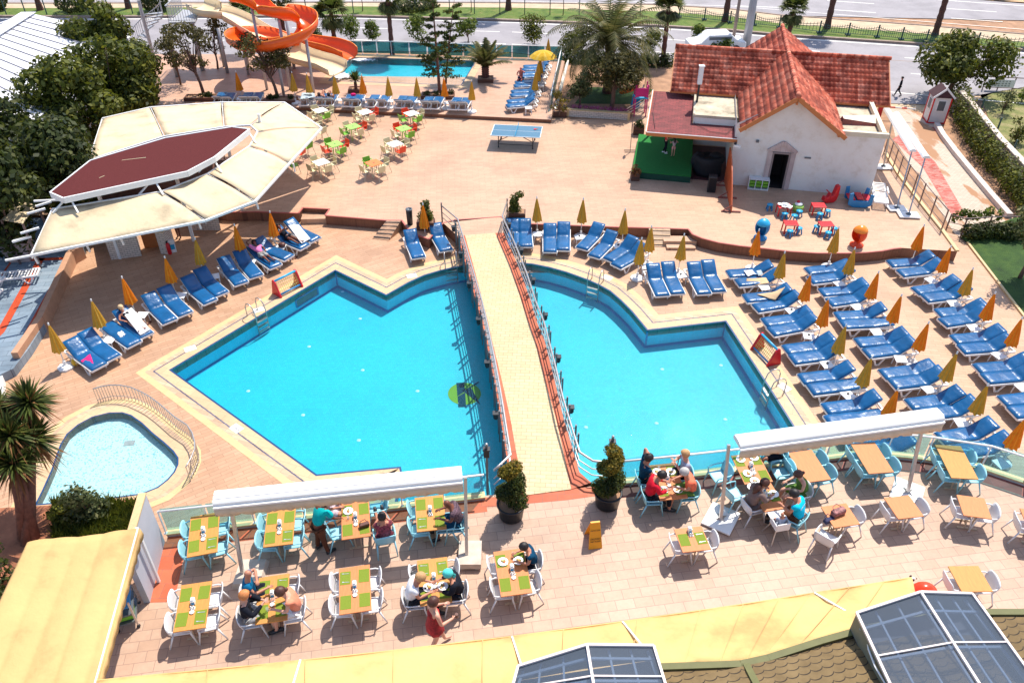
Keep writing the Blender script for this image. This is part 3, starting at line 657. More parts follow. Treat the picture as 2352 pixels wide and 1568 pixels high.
# ---------------------------------------------------------------- sun loungers
def make_lounger(name, ang, base=None):
    """local: foot at y=0, hinge at y=1.22, head to y~1.95; ang = recline of the back"""
    o = base or empty(name)
    wm = M['white']; HZ = .33; a = R(ang); bl_ = .72
    f = MB()
    for sx in (-.31, .31): f.bar((sx,0,HZ), (sx,1.98,HZ-.02), .05, .07)
    f.bar((-.31,.0,HZ), (.31,.0,HZ), .06, .07).bar((-.31,1.98,HZ-.02), (.31,1.98,HZ-.02), .06, .07)
    for i in range(9): f.bar((-.3,.12+i*.125,HZ+.02), (.3,.12+i*.125,HZ+.02), .06, .015)
    f.build('frame', wm, o)
    for sx in (-.31, .31):
        MB().bar((sx,.16,HZ), (sx,.3,.015), .045, .06).bar((sx,.42,.02), (sx,.62,HZ), .04, .05).bar((sx,.3,.03), (sx,.44,.03), .045, .05).build('leg', wm, o)
        MB().bar((sx,1.28,HZ), (sx,1.48,.02), .04, .05).bar((sx,1.5,.03), (sx,1.82,HZ-.03), .04, .05).build('leg', wm, o)
    bk = MB(); h = V((0,1.22,HZ+.02)); d = V((0,cos(a),sin(a)))
    for sx in (-.28,.28): bk.bar(h+V((sx,0,0)), h+V((sx,0,0))+d*bl_, .045, .04)
    for i in range(6): bk.bar(h+d*(.1+.12*i)+V((-.28,0,0)), h+d*(.1+.12*i)+V((.28,0,0)), .06, .015)
    bk.bar(h+d*bl_+V((-.28,0,0)), h+d*bl_+V((.28,0,0)), .06, .05)
    if ang > 8: bk.bar(h+d*.5+V((-.2,0,-.02)), V((-.2,1.85,HZ-.02)), .03).bar(h+d*.5+V((.2,0,-.02)), V((.2,1.85,HZ-.02)), .03)
    bk.build('backrest', wm, o)
    return o
def add_mattress(o, ang):
    HZ = .33; a = R(ang); w = .30; th = .055
    pts = []; N = 14
    ys = [-.02+1.24*i/8 for i in range(9)]
    top = [(y, HZ+.045+.004*sin(y*9)) for y in ys]
    d = (cos(a), sin(a)); n_ = (-sin(a), cos(a))
    for i in range(1, 7): k = .76*i/6; top.append((1.22+d[0]*k+n_[0]*.02, HZ+.045+d[1]*k))
    q = MB(); xs_ = [-w, -w*.93, -w*.5, 0, w*.5, w*.93, w]; hh = [.02, .055, .062, .058, .062, .055, .02]
    nx = len(xs_); vs = []
    for i, (y, z) in enumerate(top):
        e = 0 if i in (0, len(top)-1) else 1
        ff = .35 if i == 8 else 1
        up = (0, 1) if i <= 8 else n_
        for x, k in zip(xs_, hh):
            t = (k*(.45+.55*e))*(1 if abs(x) > w*.95 else (.82 if i == 8 else 1))
            vs.append((x, y+up[0]*t, z+up[1]*t))
        # bottom
    nt_ = len(top); base_ = len(vs)
    for i, (y, z) in enumerate(top): vs += [(-w, y, z), (w, y, z)]
    fs = [(i*nx+k, i*nx+k+1, (i+1)*nx+k+1, (i+1)*nx+k) for i in range(nt_-1) for k in range(nx-1)]
    for i in range(nt_-1):
        b0 = base_+2*i; fs += [(i*nx, (i+1)*nx, b0+2, b0), (i*nx+nx-1, b0+1, b0+3, (i+1)*nx+nx-1), (b0, b0+2, b0+3, b0+1)]
    fs += [tuple(range(nx))+(base_+1, base_), tuple((nt_-1)*nx+k for k in range(nx))[::-1]+(base_+2*nt_-2, base_+2*nt_-1)]
    q.add(vs, fs); return q.build('mattress', M['cush'], o, True)
LP = {}
for k_, an in (('u', 34), ('m', 20), ('f', 4)):
    o_ = make_lounger('sun_lounger_'+k_, an); add_mattress(o_, an); LP[k_] = o_; o_['_k'] = k_
for o_ in LP.values(): del o_['_k']
def lounger(foot, hinge, k='u', label='', z=0., sc=1, group='blue sun loungers round the pools'):
    a, b = at(*foot, z+.38), at(*hinge, z+.36)
    dr_ = (b-a).normalized(); mid = (a+b)/2; loc = mid-dr_*.61*sc; rz = heading(a, b)
    o = place(LP[k], (loc.x, loc.y, z), rz, label, 'sun lounger', group, sc); o.name = 'sun_lounger'; return o
BL = {}
_u = [(239,744.5),(0,0)]
Lrow = [((225,839.5),(192,816),'u','with a pink towel, nearest the kids pool'),((257.5,820),(224,796),'u','second from the kids pool, left pool row'),
 ((306,788),(272,765),'f','flat, with a small white cloth, beside the sunbathing woman in a cap'),((334,769),(300,744),'u','under the woman in a black bikini and cap'),
 ((391,738),(360,708),'u','nearer one of the pair right of the woman in a cap'),((427.5,722),(395,691),'u','farther one of the pair right of the woman in a cap'),
 ((482.5,692),(451,667),'u','nearer one of the pair below the red kiosk door'),((507.5,673),(480,650),'u','farther one of the pair below the red kiosk door'),
 ((555,651),(529,622.5),'u','nearer one of the empty pair left of the man in pink'),((589,634),(565,607),'u','farther one of the empty pair left of the man in pink'),
 ((633,611),(600,589),'m','under the man in a pink shirt'),((660.5,590),(622,576),'u','right beside the man in a pink shirt'),
 ((698,566),(660,551),'u','under the woman in a dark swimsuit'),((724,549.5),(687,533),'u','with a long white towel beside the woman in a dark swimsuit'),
 ((960.5,588),(950,564),'u','left of the yellow parasol at the bridge foot'),((1024,573),(1009,548),'u','between the yellow parasol and the bridge foot')]
for f_, h_, k_, l_ in Lrow: BL[l_] = lounger(f_, h_, k_, 'blue sun lounger '+l_)
R1 = [((1178,564),(1178,537),'u','partly behind the bridge railing'),((1208.5,564.5),(1206,537),'u','next to the bridge railing'),
 ((1263.5,576),(1263,549),'u','left one of the straight pair between two gold parasols'),((1293.5,573),(1294,544.5),'u','right one of the straight pair between two gold parasols'),
 ((1337,570),(1362,545),'u','left one of the slanting pair by the first ladder'),((1366,587.5),(1390,564.5),'u','right one of the slanting pair by the first ladder'),
 ((1399,596),(1433,575),'u','upper one of the pair left of two crossing parasols'),((1417,610),(1454,590),'u','lower one of the pair left of two crossing parasols'),
 ((1521,676),(1506,645),'u','left one of the pair behind the round white parasol base'),((1556,672),(1540,640),'u','right one of the pair behind the round white parasol base'),
 ((1617,672),(1600,641),'u','left one of the pair at the pool notch'),((1651,668),(1632,635),'u','right one of the pair at the pool notch')]
for f_, h_, k_, l_ in R1: lounger(f_, h_, k_, 'blue sun lounger '+l_)
C1 = [((1677,629),(1731,626),'u'),((1698,649),(1751,644.5),'u'),((1717,685),(1770,681),'u'),((1741,707),(1791.5,699.5),'u'),((1762,740),(1814,734.5),'u'),((1776.5,761),(1828,752),'u'),
 ((1810,803),(1866.5,796.5),'u'),((1824,825),(1884,818),'u'),((1849.5,869.5),(1904,864),'u'),((1870,894),(1926.5,888),'f'),((1901.5,938.5),(1965,931.5),'u'),((1914,966.5),(1966.5,961.5),'f'),((1950,1010),(2012,1003),'u'),((1975,1036),(2040,1030),'u')]
C2 = [((1856.5,623),(1911.5,618),'m'),((1867,643),(1915,638),'u'),((1891,671.5),(1945,668),'u'),((1911.5,694),(1959,688),'u'),((1928.5,726.5),(1983,724.5),'u'),((1942,745),(1996,743),'f'),
 ((1976.5,787),(2031,783),'u'),((1992,811.5),(2054,804),'u'),((2034,859),(2091,853),'m'),((2055,881.5),(2115,875),'u'),((2096.5,928),(2153,921.5),'u'),((2127,951.5),(2186.5,944),'u'),((2165,1006),(2229,996.5),'u'),((2200,1037),(2261,1029),'u')]
C3 = [((2046,606),(2101.5,603),'u'),((2069.5,628),(2124,622),'u'),((2106.5,668),(2156.5,662),'u'),((2128,685),(2181.5,679.5),'u'),((2160,719),(2214,716),'u'),((2168,741),(2224,733),'u'),
 ((2198,779.5),(2251.5,776),'u'),((2211.5,802),(2273,798),'u'),((2248.5,847),(2311.5,843),'u'),((2268,869.5),(2329,865),'u'),((2308.5,921),(2370,915),'u'),((2331.5,947),(2393,941),'u')]
od = ['first','second','third','fourth','fifth','sixth','seventh']
for nm, Cc in (('column beside the right pool', C1), ('middle column right of the pool', C2), ('outer column beside the lawn', C3)):
    for i, (f_, h_, k_) in enumerate(Cc):
        lounger(f_, h_, k_, 'blue lounger, %s of %s pair from far end, %s' % ('upper' if i % 2 == 0 else 'lower', od[i//2], nm), 0)
tr = [((512,212),'a'),((531,213),'a'),((572,212),'b'),((595,212),'b'),((710,215),'c'),((745,215),'d'),((767,215.5),'d'),((808,217),'e'),((828,218),'e'),((863,218),'f'),((888,219),'f'),((928,220),'g'),((949,221),'g'),((988,222),'h'),((1010,222.5),'h'),((1052,224),'i'),((1074,224.5),'i')]
wh = dict(a='between the planter and the first parasol', b='just left of the thin pine trunk', c='under the patterned towels', d='in the pair with two sunbathers', e='in the pair below the yucca planter', f='in the pair right of the orange parasol', g='in the pair left of the twin trunked pine', h='in front of the twin trunked pine', i='at the right end of the slide pool row')
cnt = {}
for (x, y), k_ in tr:
    cnt[k_] = cnt.get(k_, 0)+1
    sd = '' if k_ == 'c' else (' left one' if cnt[k_] == 1 else ' right one')
    lounger((x, y), (x-8, y+15), 'u', 'blue sun lounger%s %s' % (sd, wh[k_]), ZS, .93, 'blue sun loungers on the slide terrace')
for i, (f_, h_) in enumerate([((1206,153),(1239,152)),((1203,160),(1236,158.5)),((1197,169.5),(1230,168)),((1195,176.5),(1228,175)),((1187,189),(1221,188)),((1184,197),(1219,195.5)),((1178,210.5),(1213,209)),((1176,219),(1212,217)),((1168,233),(1205,231)),((1166,243),(1204,240))]):
    lounger(f_, h_, 'u', 'blue lounger, %s of %s pair from the street, end of slide terrace' % ('farther' if i % 2 == 0 else 'nearer', od[i//2]), ZS, .93, 'blue sun loungers on the slide terrace')
# white loungers without mattress
wl0 = make_lounger('white_lounger', 8); 
place(wl0, at(94,640,ZB), R(93), 'empty white slatted lounger on the blue tiled floor', 'sun lounger', 'bare white loungers')
p = at(94,640,ZB); wl0.location = p; wl0.rotation_euler = (0,0,heading(at(94,640,ZB), at(8,650,ZB)))
for i, (px, py, lab) in enumerate(((8,662,'upper white lounger of the stack at the left edge'),(2,690,'lower white lounger of the stack at the left edge'))):
    c = copy_tree(wl0); c.location = at(px, py, ZB+.2*(1-i)); c.rotation_euler = (0,0,R(80)); tag(c, lab)
c = copy_tree(wl0); a = at(2020,480,ZU); c.location = a; c.rotation_euler = (0,0,heading(at(2020,480,ZU), at(2012,436,ZU))); tag(c, 'empty white lounger with arms beside the white awning frames')
for s_ in (-.33,.33): MB().bar((s_,.7,.55),(s_,1.4,.55),.06,.04).bar((s_,.8,.33),(s_,.72,.55),.04).bar((s_,1.35,.33),(s_,1.4,.55),.04).build('armrest', M['white'], c)
# ---------------------------------------------------------------- parasols
def make_umbrella(name, mt):
    o = empty(name); H = 1.93
    MB().tube([(0,0,.05),(0,0,H+.03)], .02, 8).build('pole', M['whitem'], o, True)
    c = MB(); n = 16; vs = []; prof = [(1.0,.045,.02),(.55,.17,.55),(.18,.155,.1),(0,.19,0)]
    lv = [(H,.02),(H-.12,.05),(H-.35,.1),(H-.6,.155),(H-.85,.2),(H-1.12,.25)]
    for z, r in lv:
        for k in range(n):
            rr = r*(1 if k % 2 == 0 else .74); vs.append((rr*cos(2*pi*k/n), rr*sin(2*pi*k/n), z-(.05 if (k % 4 == 0 and r > .12) else 0)))
    vs.append((0,0,H+.01)); e = len(vs)-1
    fs = [(i*n+k, i*n+(k+1) % n, (i+1)*n+(k+1) % n, (i+1)*n+k) for i in range(len(lv)-1) for k in range(n)]+[(e,(k+1) % n,k) for k in range(n)]
    c.add(vs, fs); c.build('canopy', mt, o, False)
    MB().lathe([(.028,H-.03),(.028,H+.07),(0,H+.1)], n=8).build('cap', M['whitem'], o, True)
    b = MB().lathe([(.3,0),(.3,.07),(.22,.12),(.06,.14),(.05,.3),(0,.3)], n=8); b.build('base', M['white'], o)
    return o
UM = {'g': make_umbrella('parasol_g', M['gold']), 'o': make_umbrella('parasol_o', M['orang'])}
def umb(px, py, k, label, z=0, tilt=0, sc=1):
    p = at(px, py, z+2.0*sc); o = place(UM[k], (p.x, p.y, z), rnd.uniform(0, 6), label, 'parasol', 'closed parasols between the loungers', sc); o.name = 'closed_parasol'
    o.rotation_euler = (R(rnd.uniform(-1.5,1.5)), R(rnd.uniform(-1.5,1.5)), rnd.uniform(0,6)); return o
cn = {'g': 'gold', 'o': 'orange'}
for x, y, k, l in [(109,743,'g','nearest the kids pool'),(206,686,'g','second in the left pool row'),(282,634,'o','beside the woman in a cap'),(377,587,'o','fourth in the left pool row'),(445,547,'g','below the brick kiosk, fifth in its row'),(540,515,'o','left of the man in a pink shirt'),(617,485,'o','left of the woman in a dark swimsuit'),(971,467,'o','at the left bridge foot'),
 (1236,451,'g','first right of the bridge'),(1339,454.5,'g','second right of the bridge'),(1436,478,'g','third along the terrace wall'),(1497.5,518,'g','in front of the pale plank ramp'),(1473.5,547,'g','on the round white base left of the pool notch'),(1570,537,'g','between the two pairs at the pool notch'),(1746,526,'o','in front of the blue egg chair')]:
    umb(x, y, k, 'closed %s parasol %s' % (cn[k], l))
for nm, L_ in (('beside the right pool', [(1803.5,576.5,'g'),(1861,627,'o'),(1904.5,685,'o'),(1942,746,'g'),(2000,818,'g'),(2061.5,893,'o')]),('in the middle column of loungers', [(1927,521,'g'),(1964,568,'g'),(2017,623,'o'),(2068.5,676,'o'),(2132,737,'o'),(2196.5,805,'g'),(2271.5,879,'g'),(2355,958,'o')]),('in the outer column beside the lawn', [(2124,514.5,'o'),(2183.5,564.5,'o'),(2239,614.5,'g'),(2291,669.5,'o'),(2351.5,729.5,'o')])):
    for i, (x, y, k) in enumerate(L_): umb(x, y, k, 'closed %s parasol, %s from the far end %s' % (cn[k], (od+['eighth'])[i], nm))
for i, (x, y, k) in enumerate([(542,162.5,'o'),(667.5,165,'g'),(705,167,'g'),(766,171,'g'),(829,170,'o'),(889,175,'g'),(955,176,'g'),(1020,176,'o'),(1081.5,184,'g')]):
    umb(x, y, k, 'closed %s parasol, %s from the left in the slide pool row' % (cn[k], ord_[i]), ZS, sc=.97)
for i, (x, y) in enumerate([(1261,87),(1241,126),(1235,142),(1229,162)]):
    umb(x, y, 'g', 'closed gold parasol, %s from the street at the end of the slide terrace' % ord_[i], ZS, sc=.97)
p = at(1248,118,ZS+2.1); o = empty('open_parasol', (p.x,p.y,ZS), 0, 'open bright yellow parasol at the end of the slide terrace', 'parasol')
MB().tube([(0,0,0),(0,0,2.15)], .022).build('pole', M['whitem'], o)
c = MB(); n = 16; vs = [(0,0,2.15)]
for r, z in ((.35,2.08),(.65,1.94),(.88,1.76)): vs += [(r*cos(2*pi*k/n)*(1 if k % 2 == 0 else .96), r*sin(2*pi*k/n)*(1 if k % 2 == 0 else .96), z) for k in range(n)]
c.add(vs, [(0,1+k,1+(k+1)%n) for k in range(n)]+[(1+i*n+k,1+(i+1)*n+k,1+(i+1)*n+(k+1)%n,1+i*n+(k+1)%n) for i in range(2) for k in range(n)])
c.build('canopy', M['yellow'], o, solid=.01); MB().lathe([(.27,0),(.27,.07),(.2,.12),(0,.14)], n=8).build('base', M['white'], o)
# ---------------------------------------------------------------- small white side tables
def make_side():
    o = empty('side_table'); MB().box((0,0,.37), (.42,.42,.035)).build('table_top', M['white'], o, bev=.012)
    for sx in (-.16,.16):
        for sy in (-.16,.16): MB().bar((sx,sy,.36), (sx*1.15,sy*1.15,0), .035).build('leg', M['white'], o)
    return o
ST = make_side()
SP = [(492,634,'below the pair left of the kiosk, left pool row'),(414,678,'right of the fourth parasol, left pool row'),(325,723,'beside the head of the woman in a cap'),(575,601,'left of the man in pink'),(250,780,'between the pink towel pair and the flat lounger'),(645,566,'with bag and towel by the woman in dark swimsuit'),
 (1331,544.5,'under the second gold parasol right of the bridge'),(1420,564.5,'right of the slanting pair'),(1563.5,632,'between the two pairs at the pool notch'),(1235,537,'under the first gold parasol right of the bridge'),(1756,659.5,'beside the lounger with a beige towel'),
 (1818,713,'third down beside the right pool'),(1858,771,'fourth down beside the right pool'),(1900,836.5,'fifth down beside the right pool'),(1948,906.5,'sixth down beside the right pool'),
 (1928,651,'first down in the middle column'),(1969,704.5,'second down in the middle column'),(2014,762,'third down in the middle column'),(2069,824,'fourth down in the middle column'),(2133,893,'fifth down in the middle column'),(2209,970,'sixth down in the middle column'),(2301,1064,'behind the curving glass, seen through it'),
 (2139,643,'first down in the outer column'),(2190,696,'second down in the outer column'),(2236.5,752,'third down in the outer column'),(2294,815,'fourth down in the outer column'),(2349,889,'at the right edge in the outer column'),
 (1486,612,'under the crossing gold parasols')]
M['ash'] = M['black']
for i, (x, y, l) in enumerate(SP):
    q = at(x, y, .38); place(ST, (q.x,q.y,0), rnd.uniform(-.3,.3)+.1, 'small white side table '+l, 'side table', 'white side tables between the loungers').name = 'side_table'
for x, y, l in [(1331,544.5,'right of the straight pair'),(1420,564.5,'right of the slanting pair'),(1563.5,632,'at the pool notch'),(1818,713,'third down beside the pool'),(1858,771,'fourth down beside the pool'),(1900,836.5,'fifth down beside the pool'),(1948,906.5,'sixth down beside the pool')]:
    q = at(x, y-2, .39); tag(MB().lathe([(.03,0),(.045,0),(.05,.03),(.04,.03),(.035,.012),(0,.012)], (q.x,q.y,.389), 10).build('ashtray', M['black']), 'round black ashtray on the white side table '+l, 'ashtray', 'black ashtrays')
for i, (x, y) in enumerate([(552,226),(715,228),(780,229),(840,229),(895,232),(960,234),(1028,236)]):
    q = at(x, y, ZS+.38); place(ST, (q.x,q.y,ZS), .1, 'small square white side table, %s from the left in the slide pool row' % ord_[i], 'side table', 'white side tables between the loungers').name = 'side_table'
for i, (x, y) in enumerate([(1250,160),(1246,177),(1241,196),(1215,223),(1214,247)]):
    q = at(x, y, ZS+.38); place(ST, (q.x,q.y,ZS), .1, 'small square white side table, %s from the street at the slide terrace end' % ord_[i], 'side table', 'white side tables between the loungers').name = 'side_table'
# ---------------------------------------------------------------- chairs
def make_arm(name, m):
    """moulded one-piece armchair; faces -Y... sitter looks along +Y"""
    o = empty(name)
    s = MB(); nx, ny = 7, 7; vs = []
    for j in range(ny):
        t = j/(ny-1); y = .24-.46*t; w = .24-.02*t
        for i in range(nx):
            u = i/(nx-1)*2-1; vs.append((u*w, y, .44-.018*(1-u*u)+(.01 if j == 0 else 0)))
    s.add(vs, [(j*nx+i, j*nx+i+1, (j+1)*nx+i+1, (j+1)*nx+i) for j in range(ny-1) for i in range(nx-1)]); s.build('seat', m, o, True, solid=.022)
    b = MB(); vs = []; ny = 7
    for j in range(ny):
        t = j/(ny-1); z = .44+.40*t; w = .24+.045*sin(t*pi*.8); 
        for i in range(nx):
            u = i/(nx-1)*2-1; vs.append((u*w*(1 if t < .8 else 1-.12*(t-.8)*5), -.22-.09*t-.035*(1-u*u)+.02, z-(.03*(u*u) if t > .9 else 0)))
    b.add(vs, [(j*nx+i, j*nx+i+1, (j+1)*nx+i+1, (j+1)*nx+i) for j in range(ny-1) for i in range(nx-1)]); b.build('backrest', m, o, True, solid=.022)
    for sx in (-1, 1):
        MB().tube([(sx*.25,-.27,.66),(sx*.29,-.16,.665),(sx*.29,.1,.655),(sx*.28,.22,.63),(sx*.26,.24,.52)], .021, 6).build('armrest', m, o, True)
        MB().tube([(sx*.26,.23,.53),(sx*.25,.23,.42),(sx*.28,.31,0)], [.02,.026,.017], 6).build('leg', m, o, True)
        MB().tube([(sx*.24,-.2,.45),(sx*.27,-.36,0)], [.026,.017], 6).build('leg', m, o, True)
    return o
def make_cafe(name, m):
    """plastic shell on thin splayed legs"""
    o = empty(name)
    MB().box((0,0,.44), (.44,.42,.03)).build('seat', m, o, bev=.012)
    b = MB(); b.box((0,-.23,.62), (.42,.03,.36), rx=R(10)); b.build('backrest', m, o, bev=.012)
    for sx in (-1, 1):
        MB().bar((sx*.235,-.24,.64), (sx*.235,.16,.62), .035, .03).bar((sx*.235,.16,.63), (sx*.225,.14,.45), .03, .03).build('armrest', m, o)
        MB().bar((sx*.2,.17,.43), (sx*.26,.23,0), .025).build('leg', M['tleg2'], o)
        MB().bar((sx*.2,-.18,.43), (sx*.26,-.3,0), .025).build('leg', M['tleg2'], o)
    return o
M['tleg2'] = mat('dull_cream_tube', (.5,.45,.33), .5, .05, 5, .02)
CH_ = {'b': make_arm('armchair_b', M['chairblue']), 'w': make_arm('armchair_w', M['chairwhite'])}
CF_ = {'c': make_cafe('cafe_c', M['cream']), 'g': make_cafe('cafe_g', M['green']), 'r': make_cafe('cafe_r', M['red'])}
CC = {'b': 'light blue', 'w': 'white', 'c': 'cream', 'g': 'green', 'r': 'red'}
# ---------------------------------------------------------------- restaurant tables
TOPZ = .75
def make_rtable(L, Wd, mt, name):
    o = empty(name); MB().box((0,0,TOPZ-.015), (Wd,L,.03)).build('table_top', mt, o)
    for sy in ((-1, 1) if L > 1 else (-.75, .75)):
        y = sy*(L/2-.28) if L > 1 else sy*.2
        MB().bar((-.26,y,.02), (.26,y,.02), .05, .035).bar((-.07,y,.03), (-.1,y,TOPZ-.03), .03).bar((.07,y,.03), (.1,y,TOPZ-.03), .03).build('leg', M['tleg'], o)
    return o
def mkset():
    """napkin box"""
    o = empty('napkin_box'); MB().box((0,0,.075), (.1,.13,.15)).build('box', M['china'], o, bev=.008); MB().box((.0,-.067,.06), (.075,.004,.08)).build('label', M['blue'], o); MB().box((0,0,.165), (.06,.09,.04)).build('napkins', M['paper'], o); return o
NB = mkset()
def mkcruet():
    o = empty('cruet_set'); MB().box((0,0,.01), (.12,.08,.02)).build('tray', M['china'], o)
    for sx in (-.03, .03): b = MB().lathe([(.022,.02),(.026,.05),(.016,.08),(.018,.095),(0,.1)], (sx,0,0), 8).build('shaker', M['china'], o, True)
    return o
CR = mkcruet()
def mkash():
    return MB().lathe([(.02,0),(.05,.005),(.06,.03),(.045,.03),(.035,.012),(0,.012)], n=10).build('dish', M['china'], None, True)
DS = mkash(); 
def mkfork():
    q = MB().box((0,-.03,0), (.012,.13,.006)).box((0,.06,0), (.026,.05,.006)); return q.build('cutlery', M['steelcut'])
FK = mkfork()
def mkplate(name, foods):
    o = empty(name); MB().lathe([(.0,.006),(.09,.006),(.135,.022),(.14,.018),(.09,0),(0,0)], n=20).build('plate', M['china'], o, True)
    f = MB(); 
    for i in range(foods):
        a = rnd.uniform(0, 6.28); r = rnd.uniform(0, .06); f.ball((r*cos(a), r*sin(a), .02), (rnd.uniform(.02,.04), rnd.uniform(.02,.03), .018), 7, 5)
    f.build('food', M['food'], o, True); return o
def foodm():
    m, n, b = _m('mixed_food'); g = n.nodes.new('ShaderNodeNewGeometry')
    n.links.new(ramp(n, g.outputs['Random Per Island'], [(0,(.6,.12,.03)),(.3,(.7,.4,.12)),(.5,(.2,.3,.04)),(.75,(.5,.2,.08)),(1,(.7,.6,.4))]), b.inputs['Base Color']); return m
M['food'] = foodm(); PLT = [mkplate('food_plate_a', 9), mkplate('food_plate_b', 5)]
def mkglass(name, drink=None):
    o = empty(name); MB().lathe([(.03,0),(.04,.12),(.037,.12),(.028,.006),(0,.006)], n=10).build('glass', M['gla'], o, True)
    if drink: MB().lathe([(.027,.008),(.034,.09),(0,.09)], n=10).build('drink', drink, o, True)
    return o
M['gla'] = glassm('clear_glass', (.93,.95,.95), 0, .2, (.9,.93,.95)); GLS = [mkglass('glass_of_beer', mat('amber_drink', (.7,.25,.03), .2, .05)), mkglass('empty_glass')]
TAB = {}; CHS = {}; OCC = {('table of blue, black and coral',k) for k in (0,2,3)}|{('table of the headscarf couple',k) for k in (2,3)}|{('table of the boy',1)}|{('table of four by the topiary',k) for k in range(4)}
def table(px, nm, desc, chairs='', mats='1111', mt='oak', L=None, items='nc', cutl='', z=ZR, Wd=None):
    """px: table-top corners far-left, far-right, near-right, near-left"""
    c = [at(x, y, z+TOPZ) for x, y in px]; ctr = sum(c, V((0,0,0)))/4
    fwd = ((c[0]+c[1])/2-(c[3]+c[2])/2); L_ = L or fwd.length; W_ = Wd or ((c[1]-c[0]).length+(c[2]-c[3]).length)/2
    rz = atan2(-fwd.x, fwd.y); o = make_rtable(L_, W_, M[mt], 'dining_table'); o.location = (ctr.x, ctr.y, z); o.rotation_euler = (0,0,rz)
    tag(o, desc, 'table', 'restaurant tables'); X = Matrix.Translation((ctr.x,ctr.y,z)) @ Matrix.Rotation(rz, 4, 'Z')
    TAB[nm] = (X, rz, L_, W_, desc)
    def wp(x, y, zz): return X @ V((x,y,zz))
    s = [(-1,1),(1,1),(-1,-1),(1,-1)] if L_ > 1 else [(-1,0),(1,0)]
    wn = ['far left','far right','near left','near right'] if L_ > 1 else ['left','right']
    for i, (sx, sy) in enumerate(s):
        if i < len(mats) and mats[i] == '1':
            q = MB().box((0,0,0), (.27,.4,.004)).build('placemat', M['mat']); q.location = wp(sx*(W_/2-.16), sy*(L_/4+.02), TOPZ+.0035); q.rotation_euler = (0,0,rz+rnd.uniform(-.04,.04))
            tag(q, 'green placemat %s on %s' % (wn[i], nm), 'placemat', 'green placemats')
            if str(i) in cutl:
                for k, dy in enumerate((-.13,.13)):
                    f = FK if 'fk' not in USED else FK.copy()
                    if f is not FK: COL.objects.link(f)
                    USED.add('fk'); f.location = wp(sx*(W_/2-.16), sy*(L_/4+.02)+dy, TOPZ+.011); f.rotation_euler = (0,0,rz+R(90)+rnd.uniform(-.15,.15)); f.name = 'cutlery'
                    tag(f, '%s cutlery on the %s placemat, %s' % ('nearer' if k == 0 else 'farther', wn[i], nm), 'cutlery', 'cutlery on placemats')
    if 'n' in items: place(NB, wp(0,.08 if L_>1 else .25,TOPZ), rz, 'white napkin box on the '+nm, 'napkin box', 'white napkin boxes').name = 'napkin_box'
    if 'c' in items: place(CR, wp(.0,-.08 if L_>1 else .12,TOPZ), rz, 'white salt and pepper set on the '+nm, 'cruet', 'salt and pepper sets').name = 'cruet_set'
    if 'a' in items:
        dd = DS if 'ds' not in USED else DS.copy()
        if dd is not DS: COL.objects.link(dd)
        USED.add('ds'); dd.location = wp(0,-.2 if L_>1 else .0,TOPZ); dd.name = 'small_dish'; tag(dd, 'small white dish on the '+nm, 'dish', 'small white dishes')
    sides = [(-1,.33),(1,.33),(-1,-.33),(1,-.33)] if L_ > 1 else [(-1,0),(1,0)]
    for i, ch in enumerate(chairs):
        if ch in 'bw':
            sx, sy = sides[i]; sy = sy*(L_/1.38)
            CHS[(nm, i)] = chair(X, sx*(W_/2+(.13 if (nm, i) in OCC else -.09 if sx < 0 else -.03)), sy, R(-90)*sx*-1 if False else (R(-90) if sx < 0 else R(90)), ch, '%s armchair %s of %s' % (CC[ch], wn[i], nm), rz)
    return X
def chair(X, x, y, dr, ch, label, rz=0, jit=.06):
    p = X @ V((x+rnd.uniform(-.02,.02), y+rnd.uniform(-.02,.02), 0)); o = place(CH_[ch], p, rz+dr+rnd.uniform(-jit,jit), label, 'chair', 'restaurant armchairs'); o.name = 'armchair'; return o
def plate_on(tn, x, y, k, lab):
    X, rz = TAB[tn][:2]; o = place(PLT[k], X @ V((x,y,TOPZ+.012)), rz+rnd.uniform(0,6), lab+' on the '+tn, 'plate', 'plates of food'); o.name = 'food_plate'
def glass_on(tn, x, y, k, lab):
    X, rz = TAB[tn][:2]; o = place(GLS[k], X @ V((x,y,TOPZ)), 0, lab+' on the '+tn, 'glass', 'drinking glasses'); o.name = 'drinking_glass'
table([(439,1183),(504,1178),(499,1270),(429,1276)], 'far table beside the grey wall', 'long oak table set for four, far one beside the grey wall', 'bbbb', cutl='3', items='nca')
table([(417,1341),(487,1335),(472,1442),(397.5,1449)], 'near table beside the grey wall', 'long oak table set for four, near one beside the grey wall', 'wwww', cutl='3', items='nca')
table([(615.5,1172),(678,1168),(674,1248.5),(603,1255.5)], 'second far table from the wall', 'long oak table set for four, second from the wall in the pool side row', 'bbbb', cutl='3', items='nca')
table([(785,1154),(847,1149),(852,1230.5),(784,1238.5)], 'table with the brown handbag', 'long oak table with a brown handbag under the left awning', '', mt='beech', items='nca')
table([(952,1141.5),(1018,1136.5),(1025.5,1213.5),(958,1220.5)], 'far table under the right awning end', 'long oak table set for four under the right end of the left awning', 'b0bb', cutl='2', items='nc')
table([(594,1323.5),(665.5,1318.5),(659,1425),(587,1431)], 'table of blue, black and coral', 'long oak table with a bald man, a blonde and a coral top', 'wwww', cutl='1', items='nca')
table([(779,1303.5),(849,1297),(854,1401),(779,1410)], 'empty middle table', 'long oak table set for four, empty, in the middle of the near row', 'wwww', mt='beech', cutl='0', items='nca')
table([(957.5,1286),(1027,1278.5),(1039,1382),(965.5,1390)], 'table of the headscarf couple', 'long oak table with a man in white and a turquoise headscarf', 'wwww', cutl='01', items='nca')
table([(1133,1266),(1202,1258.5),(1223.5,1361),(1150.5,1368.5)], 'table of the boy', 'long oak table with two plates where a boy sits', 'wwww', mt='beech', items='nca')
